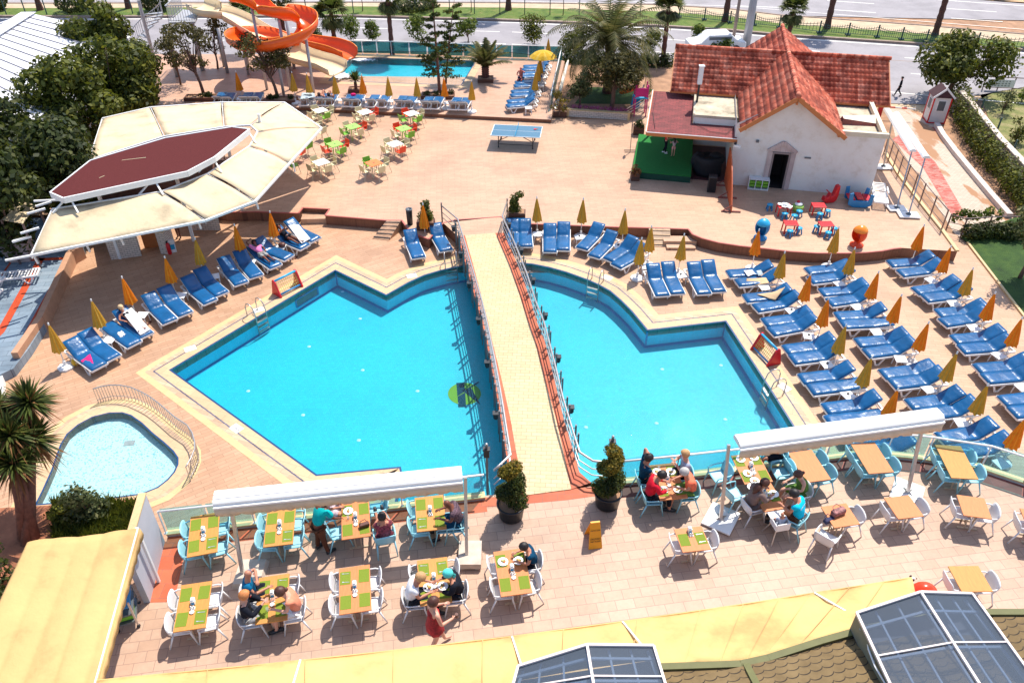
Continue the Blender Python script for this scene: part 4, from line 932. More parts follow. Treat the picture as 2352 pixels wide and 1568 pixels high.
table([(1488.5,1069),(1547,1061.5),(1581,1141.5),(1516,1149)], 'table of four by the topiary', 'long oak table with four diners right of the spiral topiary', 'bbbb', mt='beech', items='nca')
table([(1679,1047),(1741,1039),(1774,1104),(1712,1113)], 'far half of the long family table', 'oak table with plates, far half of the long family table', '', mt='beech', items='nca')
table([(1713,1114.5),(1775,1105.5),(1807,1167),(1757,1177)], 'near half of the long family table', 'oak table with plates, near half of the long family table', '', mt='beech', items='nc', L=.98, Wd=.68)
table([(1809,1039),(1864,1031.5),(1908,1099),(1854,1108.5)], 'first bare long table', 'bare long oak table, first right of the family under the awning', 'bbbb', '0000', 'beech', items='')
table([(1954,1020),(2009,1014),(2051.5,1081.5),(1998,1089)], 'second bare long table', 'bare long oak table, second right of the family under the awning', 'bbbb', '0000', 'beech', items='')
table([(2148,1021.5),(2206.5,1023),(2246.5,1098.5),(2186.5,1098)], 'third bare long table', 'bare long oak table beside the glass right of the awning pole', 'bbbb', '0000', 'oak', items='')
table([(1548.5,1215),(1611,1207),(1633.5,1260),(1568.5,1268.5)], 'small table for two', 'small square oak table with two placemats in the open', 'ww', '11', 'beech', cutl='1', items='nc')
table([(1885,1164),(1944,1154),(1974,1202),(1918,1212)], 'small table with a floral bag', 'small square oak table with a floral bag on it', '0w', '00', 'beech', items='')
table([(2031.5,1144),(2086.5,1135),(2121.5,1183.5),(2064,1192)], 'small table by the awning foot', 'small bare square oak table before the right awning foot', 'ww', '00', 'beech', items='')
table([(2196.5,1135),(2261.5,1144),(2278,1192),(2214,1182)], 'small table nearest the curving glass', 'small bare square oak table nearest the curving glass', 'ww', '00', 'beech', items='')
table([(2178,1301),(2246.5,1297),(2279,1355),(2211.5,1360)], 'small table by the skylight', 'small bare square oak table beside the large skylight', 'ww', '00', 'oak', items='')
table([(2346,1172),(2408,1170),(2432,1222),(2368,1226)], 'table cut by the right edge', 'bare oak table at the right edge of the picture', 'w', '00', 'beech', items='')
# free chairs around specific tables
def fchair(px, py, face, ch, label, seat=.45):
    p = at(px, py, ZR+seat); q = at(face[0], face[1], ZR+seat); o = place(CH_[ch], (p.x,p.y,ZR), heading(p, q), label, 'chair', 'restaurant armchairs'); o.name = 'armchair'; return o
fchair(1652,1092,(1600,1105),'b','light blue armchair standing empty against the glass between two groups')
fchair(1686,1135,(1730,1118),'b','light blue armchair turned sideways behind the right awning pole')
fchair(1795,1086,(1740,1092),'b','light blue armchair at the right side of the long family table')
fchair(1778,1052,(1730,1058),'b','light blue armchair of the woman half hidden by the awning')
fchair(1728,1166,(1780,1150),'w','white armchair of the woman in a grey brown jumper')
fchair(1832,1137,(1780,1142),'w','white armchair of the girl in a green dress')
fchair(1823,1195,(1775,1170),'b','light blue armchair of the man in a turquoise shirt')
fchair(1898,1236,(1925,1200),'w','white armchair with a dark bag hanging from it')
fchair(777,1222,(830,1205),'b','light blue armchair at the near left of the handbag table')
fchair(884,1234,(874,1180),'b','light blue armchair of the boy with raised legs')
fchair(868,1168,(810,1178),'b','light blue armchair used as a footrest by the boy')
fchair(757,1180,(810,1185),'b','light blue armchair of the child beside the standing man')
fchair(1046,1207,(990,1210),'b','light blue armchair of the man in a dark floral shirt')
# plates and glasses
for tn, L_ in {'table of four by the topiary': [(-.2,.38,0,'used dinner plate far left'),(.2,.34,0,'used dinner plate far right'),(-.03,.15,1,'small plate in the middle'),(-.2,-.33,1,'nearly empty plate near left'),(.2,-.38,0,'plate with meat near right')],
 'table of the headscarf couple': [(-.16,-.2,0,'plate of fruit and salad before the man'),(.2,-.22,0,'plate with a burger before the woman')],
 'table of the boy': [(-.2,.33,0,'plate of salad on the left'),(.2,.3,0,'plate of salad before the boy')],
 'far half of the long family table': [(-.2,.38,1,'used plate far left'),(.22,.4,1,'plate with pastry far right'),(-.2,-.2,0,'plate with toast near left'),(-.1,-.5,1,'crumpled napkin plate')],
 'near half of the long family table': [(-.15,.2,0,'salad plate before the woman'),(.05,.0,1,'pink ham plate in the middle'),(.22,.05,0,'plate before the girl'),(-.28,.42,1,'green salad bowl plate')],
 'table with the brown handbag': [(-.2,.32,1,'plate of leftovers')]}.items():
    for x, y, k, l in L_: plate_on(tn, x, y, k, l)
glass_on('table of four by the topiary', 0, .38, 0, 'glass of beer'); glass_on('table of four by the topiary', -.1, .05, 0, 'second glass of tea'); glass_on('table of four by the topiary', -.12, .5, 1, 'tall empty glass')
glass_on('table of blue, black and coral', -.1, -.35, 1, 'small tea glass'); glass_on('table of the boy', .1, .5, 1, 'glass of water'); glass_on('table with the brown handbag', -.2, .05, 1, 'wine glass')
glass_on('far half of the long family table', -.05, -.3, 1, 'cup')
# ---------------------------------------------------------------- coloured cafe tables
def cafetable(px, py, col, chs, idx, hole=True):
    p = at(px, py, ZU+.72); m = M[{'w': 'twhite', 'g': 'tgreen', 'o': 'orange'}[col]]
    o = empty('cafe_table', (p.x,p.y,ZU), R(40), '%s square cafe table, %s' % ({'w': 'white', 'g': 'green', 'o': 'orange'}[col], idx), 'table', 'square cafe tables')
    MB().box((0,0,.705), (.7,.7,.03)).build('table_top', m, o)
    if hole: MB().lathe([(.04,.722),(.04,.726),(0,.726)], n=10).build('parasol_hole', M['black'], o)
    for sx in (-.28,.28):
        for sy in (-.28,.28): MB().bar((sx,sy,.69), (sx,sy,0), .04).build('leg', M['tleg2'] if col != 'g' else M['tgreen'], o)
    R0 = R(40)
    for k, (nm, ang) in enumerate((('far left',90),('far right',0),('near left',180),('near right',270))):
        if chs[k] == '-': continue
        a = R0+R(ang); r = .52+rnd.uniform(-.03,.06); q = V((p.x+r*cos(a), p.y+r*sin(a), ZU))
        c = place(CF_[chs[k]], q, a+R(90)+rnd.uniform(-.15,.15), '%s chair at the %s of the %s' % (CC[chs[k]], nm, idx.split(',')[0]), 'chair', 'plastic chairs at the cafe tables'); c.name = 'cafe_chair'
cafetable(735.5,253,'w','cccg','first table of the left line, next to the slide terrace')
cafetable(838,257,'w','crcc','middle table nearest the pool')
cafetable(945,260,'w','rcgg','first table of the right line, next to the slide terrace')
cafetable(810.5,290,'g','crgc','second table of the left line')
cafetable(927,294.5,'g','rrcg','second table of the right line')
cafetable(769,330.5,'g','grrg','third table of the left line')
cafetable(907,330,'w','cccr','third table of the right line', False)
cafetable(737.5,372,'w','cccc','last table of the left line')
cafetable(858.5,374,'o','gccc','only orange table, last of the right line')
for x, y, c_, l in [(729,284,'c','partly behind the awning tip'),(738,304,'c','just below the awning tip'),(706,338,'g','half hidden behind the awning edge'),(690,352,'r','peeping out behind the awning edge'),(674,380,'g','lowest one behind the awning edge')]:
    p = at(x, y, ZU+.44); c = place(CF_[c_], (p.x,p.y,ZU), rnd.uniform(0,6), '%s plastic chair %s' % (CC[c_], l), 'chair', 'plastic chairs at the cafe tables'); c.name = 'cafe_chair'
# ---------------------------------------------------------------- ping-pong table
c = ats([(1137,286),(1245,291),(1237,317),(1130,311)], ZU+.76); ctr = sum(c, V((0,0,0)))/4; dv = (c[1]-c[0]).normalized()
o = empty('table_tennis_table', (ctr.x,ctr.y,ZU), atan2(dv.y, dv.x), 'blue table tennis table on the upper terrace', 'table')
MB().box((0,0,.745), (2.74,1.6,.03)).build('table_top', mat('slate_blue_board', (.06,.16,.25), .4, .06, 5, .02), o)
l = MB()
for a in ((0,.79,2.74,.03),(0,-.79,2.74,.03),(0,0,2.74,.015),(1.355,0,.03,1.6),(-1.355,0,.03,1.6)): l.box((a[0],a[1],.763), (a[2],a[3],.004))
l.build('lines', M['paper'], o); MB().box((0,0,.84), (.012,1.8,.15)).build('net', M['lblue'], o)
for sx in (-1,1):
    for sy in (-.62,.62): MB().bar((sx*.95,sy,.73), (sx*.95,sy,.05), .045).bar((sx*.95,sy,.4),(sx*.3,sy,.73),.03).lathe([(0,-.03),(.04,-.02),(.04,.02),(0,.03)], (sx*.95,sy,.04), 8).build('leg', M['black'], o)
    MB().bar((sx*.95,-.62,.2), (sx*.95,.62,.2), .03).bar((sx*.95,-.62,.6),(sx*.95,.62,.6),.03).build('brace', M['black'], o)
MB().bar((-.95,-.62,.22), (.95,-.62,.22), .03).build('brace', M['black'], o)
q = empty('table_tennis_bat', at(1229,297,ZU+.775), .3, 'red table tennis bat lying on the blue table', 'bat'); MB().lathe([(.08,0),(.08,.015),(0,.015)], n=12).build('blade', M['redd'], q); MB().box((.12,0,.008),(.1,.028,.02)).build('handle', M['oak'], q)
# ---------------------------------------------------------------- house with tiled roofs
HA = V((10.92, 37.2, 0)); HB = V((17.68, 35.82, 0)); hu = (HB-HA).normalized(); hv = V((-hu.y, hu.x, 0)); HRZ = atan2(hu.y, hu.x)
def hw(x, y, z): return HA+hu*x+hv*y+V((0,0,z))
house = empty('white_house', HA, HRZ, 'white rendered house with crossing red tiled roofs at the terrace edge', 'house')
def plaster():
    m, n, b = _m('stained_white_render'); v = coords(n)
    c = ramp(n, noise(n, v, 1.3, 6, .7), [(.32, (.66,.58,.5)), (.48, (.76,.71,.66)), (.7, (.79,.76,.72))])
    n.links.new(c, b.inputs['Base Color']); b.inputs['Roughness'].default_value = .85; bump(n, b, noise(n, v, 30, 4), .25, .02); return m
M['render'] = plaster()
M['concrete'] = None
def conc():
    m, n, b = _m('weathered_flat_roof'); v = coords(n)
    c = ramp(n, noise(n, v, 1.1, 7, .7), [(.3, (.2,.17,.12)), (.5, (.5,.42,.31)), (.7, (.62,.54,.42))])
    n.links.new(c, b.inputs['Base Color']); b.inputs['Roughness'].default_value = .9; bump(n, b, noise(n, v, 12, 5), .3, .02); return m
M['concrete'] = conc()
def rtile():
    m, n, b = _m('weathered_clay_roof_tiles'); v = coords(n)
    vo = n.nodes.new('ShaderNodeTexVoronoi'); mp = n.nodes.new('ShaderNodeMapping'); n.links.new(v, mp.inputs[0]); mp.inputs['Scale'].default_value = (4.5, 3.2, 0); n.links.new(mp.outputs[0], vo.inputs['Vector']); vo.inputs['Randomness'].default_value = .25; vo.inputs['Scale'].default_value = 1
    sx = n.nodes.new('ShaderNodeSeparateColor'); n.links.new(vo.outputs['Color'], sx.inputs[0])
    c1 = ramp(n, sx.outputs[0], [(0, (.42,.075,.035)), (.5, (.66,.14,.07)), (1, (.78,.26,.16))])
    st = ramp(n, noise(n, coords(n, (1.3,.7,.7)), 1.2, 5, .6), [(.38, (.5,.42,.4)), (.55, (1,1,1))])
    n.links.new(mix(n, c1, st, 1, 'MULTIPLY'), b.inputs['Base Color']); b.inputs['Roughness'].default_value = .8; bump(n, b, noise(n, v, 25, 4), .2, .01); return m
M['rtile'] = rtile(); M['wood'] = woodm('orange_stained_timber', (.52,.17,.05), (2,14,14), .55)
def roofplane(name, e0, e1, r1, r0, parent, rows=10, w=.22, lift=.05, amp=.022):
    """e0-e1 eave, r0-r1 ridge; corrugated rows that overlap, each lower edge proud"""
    e0, e1, r0, r1 = map(V, (e0, e1, r0, r1)); q = MB(); n_ = (e1-e0).cross(r0-e0).normalized()
    if n_.z < 0: n_ = -n_
    W_ = max((e1-e0).length, (r1-r0).length); nc = int(W_/w)*4
    for j in range(rows):
        t0 = j/rows-.01; t1 = (j+1)/rows+.02; vs = []
        for t, up in ((t0, lift), (t1, .0)):
            a, b = e0.lerp(r0, t), e1.lerp(r1, t)
            vs += [a.lerp(b, i/nc)+n_*(up+amp*cos(2*pi*i/4)) for i in range(nc+1)]
        a, b = e0.lerp(r0, t0), e1.lerp(r1, t0)
        vs += [a.lerp(b, i/nc)+n_*(-.02) for i in range(nc+1)]
        m1 = nc+1; q.add(vs, [(i, i+1, m1+i+1, m1+i) for i in range(nc)]+[(2*m1+i, 2*m1+i+1, i+1, i) for i in range(nc)])
    return q.build(name, M['rtile'], parent, True, fix=False)
def ridgecap(a, b, parent, r=.11):
    a, b = V(a), V(b); L = (b-a).length; n_ = max(2, int(L/.36)); q = MB(); d = (b-a)/n_
    for i in range(n_): q.tube([a+d*i+V((0,0,.0)), a+d*(i+1.12)+V((0,0,.02))], [r*1.1, r*.9], 8)
    q.build('ridge_cap', M['rtile'], parent, True)
# walls
def hwall(name, b, m='render', par=None): return b.build(name, M[m], par or house)
w = MB()
# front gable wall with door opening x 2.02..2.66, z to 2.3
D0, D1, DT = 2.0, 2.72, 2.32
g0 = ZG
w.add([(0,0,g0),(D0,0,g0),(D0,0,DT),(D0,0,3.7),(0,0,3.7)], [(0,1,2,3,4)]).add([(D1,0,g0),(6.9,0,g0),(6.9,0,3.62),(4.9,0,3.62),(D1,0,3.62),(D1,0,DT)], [(0,1,2,3,4,5)])
w.add([(D0,0,DT),(D1,0,DT),(D1,0,3.62),(D0,0,3.7)], [(0,1,2,3)]).add([(0,0,3.699),(D0,0,3.7),(D1,0,3.62),(5,0,3.62),(2.5,0,5.2)], [(0,1,2,3,4)])
w.add([(6.9,0,g0),(6.9,4.6,g0),(6.9,4.6,3.62),(6.9,0,3.62)], [(0,1,2,3)]).add([(0,0,g0),(0,8.8,g0),(0,8.8,3.7),(0,0,3.7)], [(0,1,2,3)])
w.add([(6.9,8.8,g0),(6.9,4.6,g0),(6.9,4.6,3.5),(6.9,6.6,4.9),(6.9,8.8,3.5)], [(0,1,2,3,4)]).add([(-3.0,4.75,g0),(0,4.75,g0),(0,4.75,3.5),(-3.0,4.75,3.5)], [(0,1,2,3)]).add([(-3,8.8,g0),(-3,4.75,g0),(-3,4.75,3.5),(-3,6.6,4.9),(-3,8.8,3.5)], [(0,1,2,3,4)])
w.add([(-3,8.8,g0),(6.9,8.8,g0),(6.9,8.8,3.6),(-3,8.8,3.6)], [(0,1,2,3)])
hwall('wall', w)
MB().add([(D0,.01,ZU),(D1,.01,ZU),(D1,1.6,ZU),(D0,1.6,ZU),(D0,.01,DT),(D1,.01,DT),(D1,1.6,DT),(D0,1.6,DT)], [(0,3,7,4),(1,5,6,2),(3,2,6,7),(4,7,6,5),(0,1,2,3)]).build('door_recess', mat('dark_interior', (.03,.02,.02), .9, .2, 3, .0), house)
f = MB().bar((D0-.03,-.03,ZU),(D0-.03,-.03,DT+.03),.08,.09).bar((D1+.03,-.03,ZU),(D1+.03,-.03,DT+.03),.08,.09).bar((D0-.07,-.03,DT+.06),(D1+.07,-.03,DT+.06),.09,.08)
f.build('door_frame', mat('grey_stone_frame', (.25,.19,.18), .7, .15, 6, .2), house)
s_ = MB()
for x in (D0-.19, D1+.19): s_.bar((x,-.04,ZU),(x,-.04,DT+.12),.22,.07)
s_.bar((D0-.32,-.05,DT+.14),(2.36,-.05,DT+.62),.1,.16).bar((2.36,-.05,DT+.62),(D1+.32,-.05,DT+.14),.1,.16)
s_.add([(D0-.2,-.035,DT+.12),(D1+.2,-.035,DT+.12),(2.36,-.035,DT+.55)], [(0,1,2)])
s_.build('door_surround', tiles('pinkish_stone_blocks', (.55,.42,.40), (.6,.48,.45), (.4,.28,.27), .25, .12, .006, 0, .8), house)
# flat roofs and parapets
MB().box((5.9,2.35,3.38),(1.98,4.6,.06)).build('flat_roof', M['concrete'], house)
p_ = MB().box((5.95,.09,3.6),(2.1,.2,.22)).box((6.82,2.3,3.6),(.2,4.3,.22)); p_.build('parapet', mat('cream_parapet', (.66,.58,.44), .8, .08, 4, .2), house)
MB().box((-.95,2.95,2.85),(2.2,3.5,1.1)).build('side_block', M['render'], house)
MB().box((-.95,2.95,3.42),(2.24,3.5,.06)).box((-.95,1.24,3.47),(2.3,.12,.12)).box((-2.05,2.95,3.47),(.1,3.5,.12)).build('flat_roof', M['concrete'], house)
# roofs
ez, rz_, ry_ = 3.62, 5.2, 6.6
roofplane('roof', (-3.35,4.2,ez), (7.7,4.2,ez), (7.6,ry_,rz_), (-3.35,ry_,rz_), house, 9)
roofplane('roof', (-3.35,9.0,ez), (7.7,9.0,ez), (7.6,ry_,rz_), (-3.35,ry_,rz_), house, 9)
roofplane('roof', (.18,-.45,3.62), (.18,11.2,3.62), (2.5,11.2,5.33), (2.5,-.45,5.33), house, 9)
roofplane('roof', (4.95,-.45,3.62), (4.95,11.2,3.62), (2.5,11.2,5.33), (2.5,-.45,5.33), house, 9)
ridgecap((-3.4,ry_,rz_+.04), (7.7,ry_,rz_+.04), house); ridgecap((2.5,-.5,5.38), (2.5,11.2,5.38), house)
tb = MB(); 
for xe in (.12, 5.02): tb.bar((xe,-.47,3.52), (2.5,-.47,5.26), .05, .2)
for xe in (.4, 4.7): tb.bar((xe,-.4,3.6), (xe,0,3.6), .1, .12)
tb.bar((2.5,-.4,5.0),(2.5,0,5.0),.1,.12)
tb.bar((-3.38,4.2,3.55),(-3.38,ry_,rz_-.06),.05,.16).bar((7.74,4.2,3.55),(7.64,ry_,rz_-.06),.05,.16).bar((-3.35,4.22,3.55),(7.7,4.22,3.55),.05,.12)
tb.build('fascia', M['wood'], house)
# canopy over the stage
def shin():
    m, n, b = _m('dark_red_shingles'); v = coords(n)
    t = n.nodes.new('ShaderNodeTexBrick'); n.links.new(v, t.inputs['Vector']); t.inputs['Scale'].default_value = 1; t.inputs['Brick Width'].default_value = .3; t.inputs['Row Height'].default_value = .15; t.inputs['Mortar Size'].default_value = .008
    t.inputs['Color1'].default_value = (.26,.05,.05,1); t.inputs['Color2'].default_value = (.16,.035,.035,1); t.inputs['Mortar'].default_value = (.08,.02,.02,1)
    c = mix(n, t.outputs[0], ramp(n, noise(n, v, 2, 5), [(.3,(.75,.75,.75)),(.7,(1.1,1.1,1.1))]), 1, 'MULTIPLY')
    n.links.new(c, b.inputs['Base Color']); b.inputs['Roughness'].default_value = .85; iv = noise(n, v, 20, 3); bump(n, b, iv, .2, .01); return m
M['shin'] = shin()
can = empty('stage_canopy', hw(0,0,0), HRZ, 'red shingled canopy over the green stage beside the white house', 'canopy')
cv_ = [(-4.25,-.25,2.98),(.1,-.25,2.98),(.1,1.18,3.08),(-2.1,1.18,3.08),(-2.1,4.85,3.3),(-4.25,4.85,3.3)]
MB().slab(cv_, .06).build('roof', M['shin'], can)
MB().bar((-4.28,-.27,2.93),(.13,-.27,2.93),.05,.18).bar((-4.28,-.25,2.93),(-4.28,4.85,3.25),.05,.16).build('fascia', M['wood'], can)
MB().bar((-4.28,-.31,3.03),(.13,-.31,3.03),.03,.03).bar((-4.31,-.25,3.03),(-4.31,4.85,3.35),.03,.03).build('gutter', M['whitem'], can)
for x, y in ((-4.2,4.7),(-2.1,4.7)): MB().bar((x,y,ZG),(x,y,3.2),.1).build('post', M['whitem'], can)
stage = empty('green_stage', hw(0,0,0), HRZ, 'low stage covered in bright green carpet under the red canopy', 'stage')
MB().box((-3.32,2.2,.855),(3.0,4.95,.03)).build('carpet', mat('green_carpet', (.01,.17,.025), .95, .15, 12, .3), stage)
MB().box((-3.32,2.2,.67),(2.98,4.93,.34)).build('stage_body', mat('dark_green_skirt', (.006,.05,.03), .9, .2, 8, .2), stage)
tag(MB().box((0,0,0),(2.0,4.4,.012), HRZ).build('dark_floor_mat', mat('dark_red_floor', (.09,.03,.03), .6, .3, 1.5, .1)), 'dark red floor with blue stripes between stage and house', 'floor mat').location = hw(-.95,2.4,ZU+.01)
# things near the stage
MB().bar((6.93,.3,3.5),(6.93,.3,.4),.07).build('downpipe', M['whitem'], house); MB().box((3.6,-.04,2.25),(.3,.06,.06)).box((1.1,-.06,2.9),(.14,.12,.1)).build('wall_lamp', M['dsteel'], house)
o = empty('camera_box', hw(.05,-.42,2.85), 0, 'small white security camera at the corner of the stage canopy', 'camera'); MB().box((.1,-.1,-.1),(.3,.1,.1),-.5).build('camera_body', M['white'], o); MB().ball((0,0,0),.08,8,6).build('mount', M['black'], o)
o = empty('satellite_dish', hw(-2.1,4.9,3.5), HRZ+.5, 'pale satellite dish on the house roof corner', 'satellite dish')
MB().lathe([(0,.02),(.2,.05),(.42,.14),(.40,.15),(0,.03)], n=20).build('dish', M['concrete'], o, True).rotation_euler = (R(62),0,0)
MB().bar((0,0,-.4),(0,.02,.05),.05).bar((0,-.02,-.1),(0,-.35,.1),.02).build('arm', M['steel'], o)
o = empty('flue_pipe', hw(-1.95,3.2,3.45), 0, 'white flue on a black pipe at the flat roof edge', 'flue'); MB().bar((0,0,-.4),(0,0,1.0),.09).build('lower_pipe', M['black'], o); MB().box((0,0,1.4),(.22,.2,.9)).box((0,0,1.87),(.28,.26,.05)).build('upper_pipe', M['white'], o)
o = empty('glass_lantern', hw(6.0,2.0,3.4), HRZ+.2, 'odd boat shaped roof lantern on the right flat roof', 'roof light')
MB().add([(-1,-.2,0),(.9,-.5,0),(.9,.3,0),(-1,.2,0),(-.9,-.15,.3),(.8,-.4,.12),(.8,.2,.35),(-.9,.1,.35)], [(0,1,5,4),(1,2,6,5),(2,3,7,6),(3,0,4,7)]).build('frame', M['dterra'], o)
MB().add([(-.9,-.15,.3),(.8,-.4,.12),(.8,.2,.35),(-.9,.1,.35)], [(0,1,2,3)]).build('pane', mat('cloudy_pane', (.6,.52,.4), .4, .1, 4, 0), o)
def cable(pts, label, m='black', r=.012, nm='cable'): tag(MB().tube(pts, r, 5).build(nm, M[m], None, True), label, nm, 'roof cables')
cable([hw(-2.05,2.8,3.5),hw(-2,1.1,3.12),hw(-1.2,.3,3.06),hw(-.4,.2,3.06),hw(.02,1.1,3.2)], 'black cable looping over the red stage canopy')
cable([hw(-4.1,4.7,3.3),hw(-4.12,2,3.16),hw(-3.9,.2,3.03)], 'black cable along the left edge of the stage canopy')
# covered equipment, speaker, screen, cabinet
p = hw(-1.0,.95,ZU); o = empty('covered_equipment', p, HRZ, 'bulky equipment wrapped in shiny black cover beside the stage', 'covered equipment')
q = MB().lathe([(.55,0),(.62,.2),(.58,.7),(.62,.95),(.5,1.05),(.38,1.0),(0,1.02)], n=18, sx=1.15, sy=.85, wob=.04); q.ball((-.5,.2,.62),(.4,.35,.5)).ball((.35,.15,.8),(.45,.3,.4)); q.build('cover', mat('black_vinyl_cover', (.004,.005,.01), .7, .2, 4, .5), o, True)
M['blackm'] = mat('matt_black', (.006,.006,.009), .9, .1, 5, 0); p = at(1633,443,ZU); o = empty('loudspeaker', p, HRZ, 'black loudspeaker box standing beside the orange screen', 'loudspeaker'); MB().box((0,.2,.42),(.42,.4,.84)).build('cabinet', M['black'], o, bev=.03); MB().box((0,-.005,.42),(.34,.01,.7)).build('grille', M['blackm'], o)
a, b = at(1679,488,ZU), at(1664,430,ZU); o = empty('orange_screen', a, heading(a, b), 'tall curved orange brown screen on feet in front of the house', 'screen'); L = (b-a).length
q = MB(); pr = [(0,.02)]+[(L*1.12*t, .25+1.75*sin(t*pi*.5)) for t in [i/10 for i in range(11)]]+[(L*1.12,.2),(L*.5,.12)]; n_ = len(pr)
q.add([(-.025,y,z) for y, z in pr]+[(.025,y,z) for y, z in pr], [tuple(range(n_)), tuple(range(2*n_-1,n_-1,-1))]+[(i,n_+i,n_+(i+1)%n_,(i+1)%n_) for i in range(n_)]); q.build('panel', mat('burnt_orange_board', (.5,.1,.03), .5, .1, 4, .05), o)
for y in (.05, L*.55, L*1.05): MB().bar((-.45,y,.03),(.45,y,.03),.09,.06).bar((-.4,y,.05),(0,y,.35),.04).build('foot', M['dterra'], o)
p = at(1740,437,ZU); o = empty('toy_cabinet', p, HRZ, 'white low cabinet with green drawers left of the house door', 'cabinet')
q = MB().box((0,.2,.55),(1.0,.4,.04)).box((0,.2,.03),(1.0,.4,.05)).box((0,.39,.3),(1.0,.02,.5))
for x in (-.48,-.16,.16,.48): q.box((x,.2,.3),(.035,.4,.5))
q.build('carcass', M['white'], o)
for x in (-.32,0,.32): MB().box((x,.2,.40),(.27,.36,.13)).build('drawer', M['green'], o); MB().box((x,.2,.23),(.27,.36,.12)).build('drawer', M['green'], o)
o = empty('notice_stand', at(1447,350,ZU), 0, 'thin metal notice stand beside the green stage', 'stand'); MB().bar((-.3,0,.02),(.3,0,.02),.03).bar((-.3,.25,.02),(.3,.25,.02),.03).bar((0,0,.02),(0,.1,1.9),.03).build('pole', M['brownsteel'], o); MB().box((0,.05,1.4),(.02,.35,.5)).build('board', M['brownsteel'], o)
# ---------------------------------------------------------------- white folded awning frames by the house
def cassette(name, a, b, w, h, parent, org):
    d = (b-a).normalized(); nn = V((-d.y, d.x, 0)); q = MB(); n_ = 9; vs = []
    for e in (a, b): vs += [e-org+nn*(w*(i/(n_-1)-.5))+V((0,0,h*sin(pi*i/(n_-1))**.6)) for i in range(n_)]
    q.add(vs, [(i,i+1,n_+i+1,n_+i) for i in range(n_-1)]+[tuple(range(n_)), tuple(range(2*n_-1,n_-1,-1)), (0,n_,2*n_-1,n_-1)])
    return q.build(name, M['whitem'], parent, False)
def frame_stand(ca, cb, feet, zt, label, w=.35, h=.14, plate_=(.95,.7), group='rolling awning frames', pm='steel', pt=.045, base='white', lowpole=True):
    a, b = at(*ca, zt), at(*cb, zt); org = V((a.x, a.y, feet[0][2])); o = empty('awning_frame', org, 0, label, 'awning', group)
    cassette('cassette', a, b, w, h, o, org)
    for (fx, fy, fz), t in zip(feet, (.0, 1)): pass
    return o, a, b, org
o, a, b, og = frame_stand((2036,252),(2097,349), [(2060,476,ZU)], 3.0, 'long white folded awning on a pole and wheeled base, left of two')
for px, py, t in ((2029,382,.25),(2060,477,.97)):
    f = at(px, py, ZU+.1)-og; MB().bar(f, a.lerp(b, t)-og, .06).build('pole', M['steel'], o); MB().box(f+V((0,0,-.03)), (.85,.6,.07)).build('base_plate', M['white'], o, bev=.02)
    MB().lathe([(.16,0),(.04,.1),(0,.1)], f, 5).build('flange', M['dsteel'], o)
o, a, b, og = frame_stand((2058,262),(2128,364), [(2085,491,ZU)], 3.0, 'long white folded awning on a pole and wheeled base, right of two')
f = at(2087,492,ZU+.1)-og; MB().bar(f, a.lerp(b, .97)-og, .06).build('pole', M['steel'], o); MB().box(f+V((0,0,-.03)), (.95,.62,.07), -.1).build('base_plate', M['white'], o, bev=.02); MB().lathe([(.16,0),(.04,.1),(0,.1)], f, 5).build('flange', M['dsteel'], o)
# ---------------------------------------------------------------- restaurant awnings: cassette, fabric valance, poles
M['stonef'] = mat('pale_rough_stone', (.55,.46,.38), .85, .15, 5, .3)
def rawning(ca, cb, zt, poles, label, fold=.9):
    """ca, cb: front lower corners of the cassette in the picture; height zt"""
    a, b = at(*ca, zt), at(*cb, zt); org = V((a.x, a.y, ZR)); o = empty('retractable_awning', org, 0, label, 'awning', 'retractable awnings over the restaurant')
    d = (b-a).normalized(); nn = V((-d.y, d.x, 0))
    # housing: rounded top, deep about .75 m, wavy fabric hanging in front
    pr = [(0,0),(0,.09),(.08,.13),(.3,.16),(.55,.16),(.8,.14),(.86,.06),(.86,0)]; q = MB(); n_ = len(pr)
    vs = []
    for e in (a-org, b-org): vs += [e+nn*x*.52+V((0,0,z)) for x, z in pr]
    q.add(vs, [(i,i+1,n_+i+1,n_+i) for i in range(n_-1)]+[tuple(range(n_)), tuple(range(2*n_-1,n_-1,-1)), (0,n_,2*n_-1,n_-1)]); q.build('cassette', M['whitem'], o)
    s2 = MB()
    for x, z in ((.2,.15),(.46,.165)): s2.bar(a-org+nn*x*.52+V((0,0,z)), b-org+nn*x*.52+V((0,0,z)), .012, .012)
    s2.build('seam', M['steel'], o)
    MB().bar(a-org+V((0,0,-.02))-nn*.04, b-org+V((0,0,-.02))-nn*.04, .07, .06).build('front_bar', M['whitem'], o)
    N = 90; L = (b-a).length; v_ = MB(); vs = []
    for i in range(N+1):
        t = i/N; p = (a-org).lerp(b-org, t); wv = .02*sin(i*.9)+.015*sin(i*2.3)
        vs += [p-nn*(.05)+V((0,0,-.04)), p-nn*(.06+wv)+V((0,0,-.2)), p-nn*(.05-wv)+V((0,0,-.33-.025*abs(sin(t*pi*L/.35))))]
    v_.add(vs, [(3*i+k, 3*i+k+1, 3*i+k+4, 3*i+k+3) for i in range(N) for k in range(2)]); v_.build('valance', mat('cream_canvas', (.6,.49,.36), .85, .08, 4, .2), o, True, solid=.008)
    for (px, py, fz), t in poles:
        f = at(px, py, fz)-org; tp = (a-org).lerp(b-org, t)+nn*.15+V((0,0,-.02))
        tp = V((f.x if abs(f.x-tp.x) < 1.2 else tp.x, tp.y, tp.z)); MB().bar(f, tp, .085).build('pole', M['steel'], o)
    return o, a, b, org, nn
o, a, b, og, nn = rawning((490,1163),(1063,1104), 3.0, [((557,1315,.75),.04),((1072,1272,.85),.99)], 'long white retracted awning over the left restaurant tables')
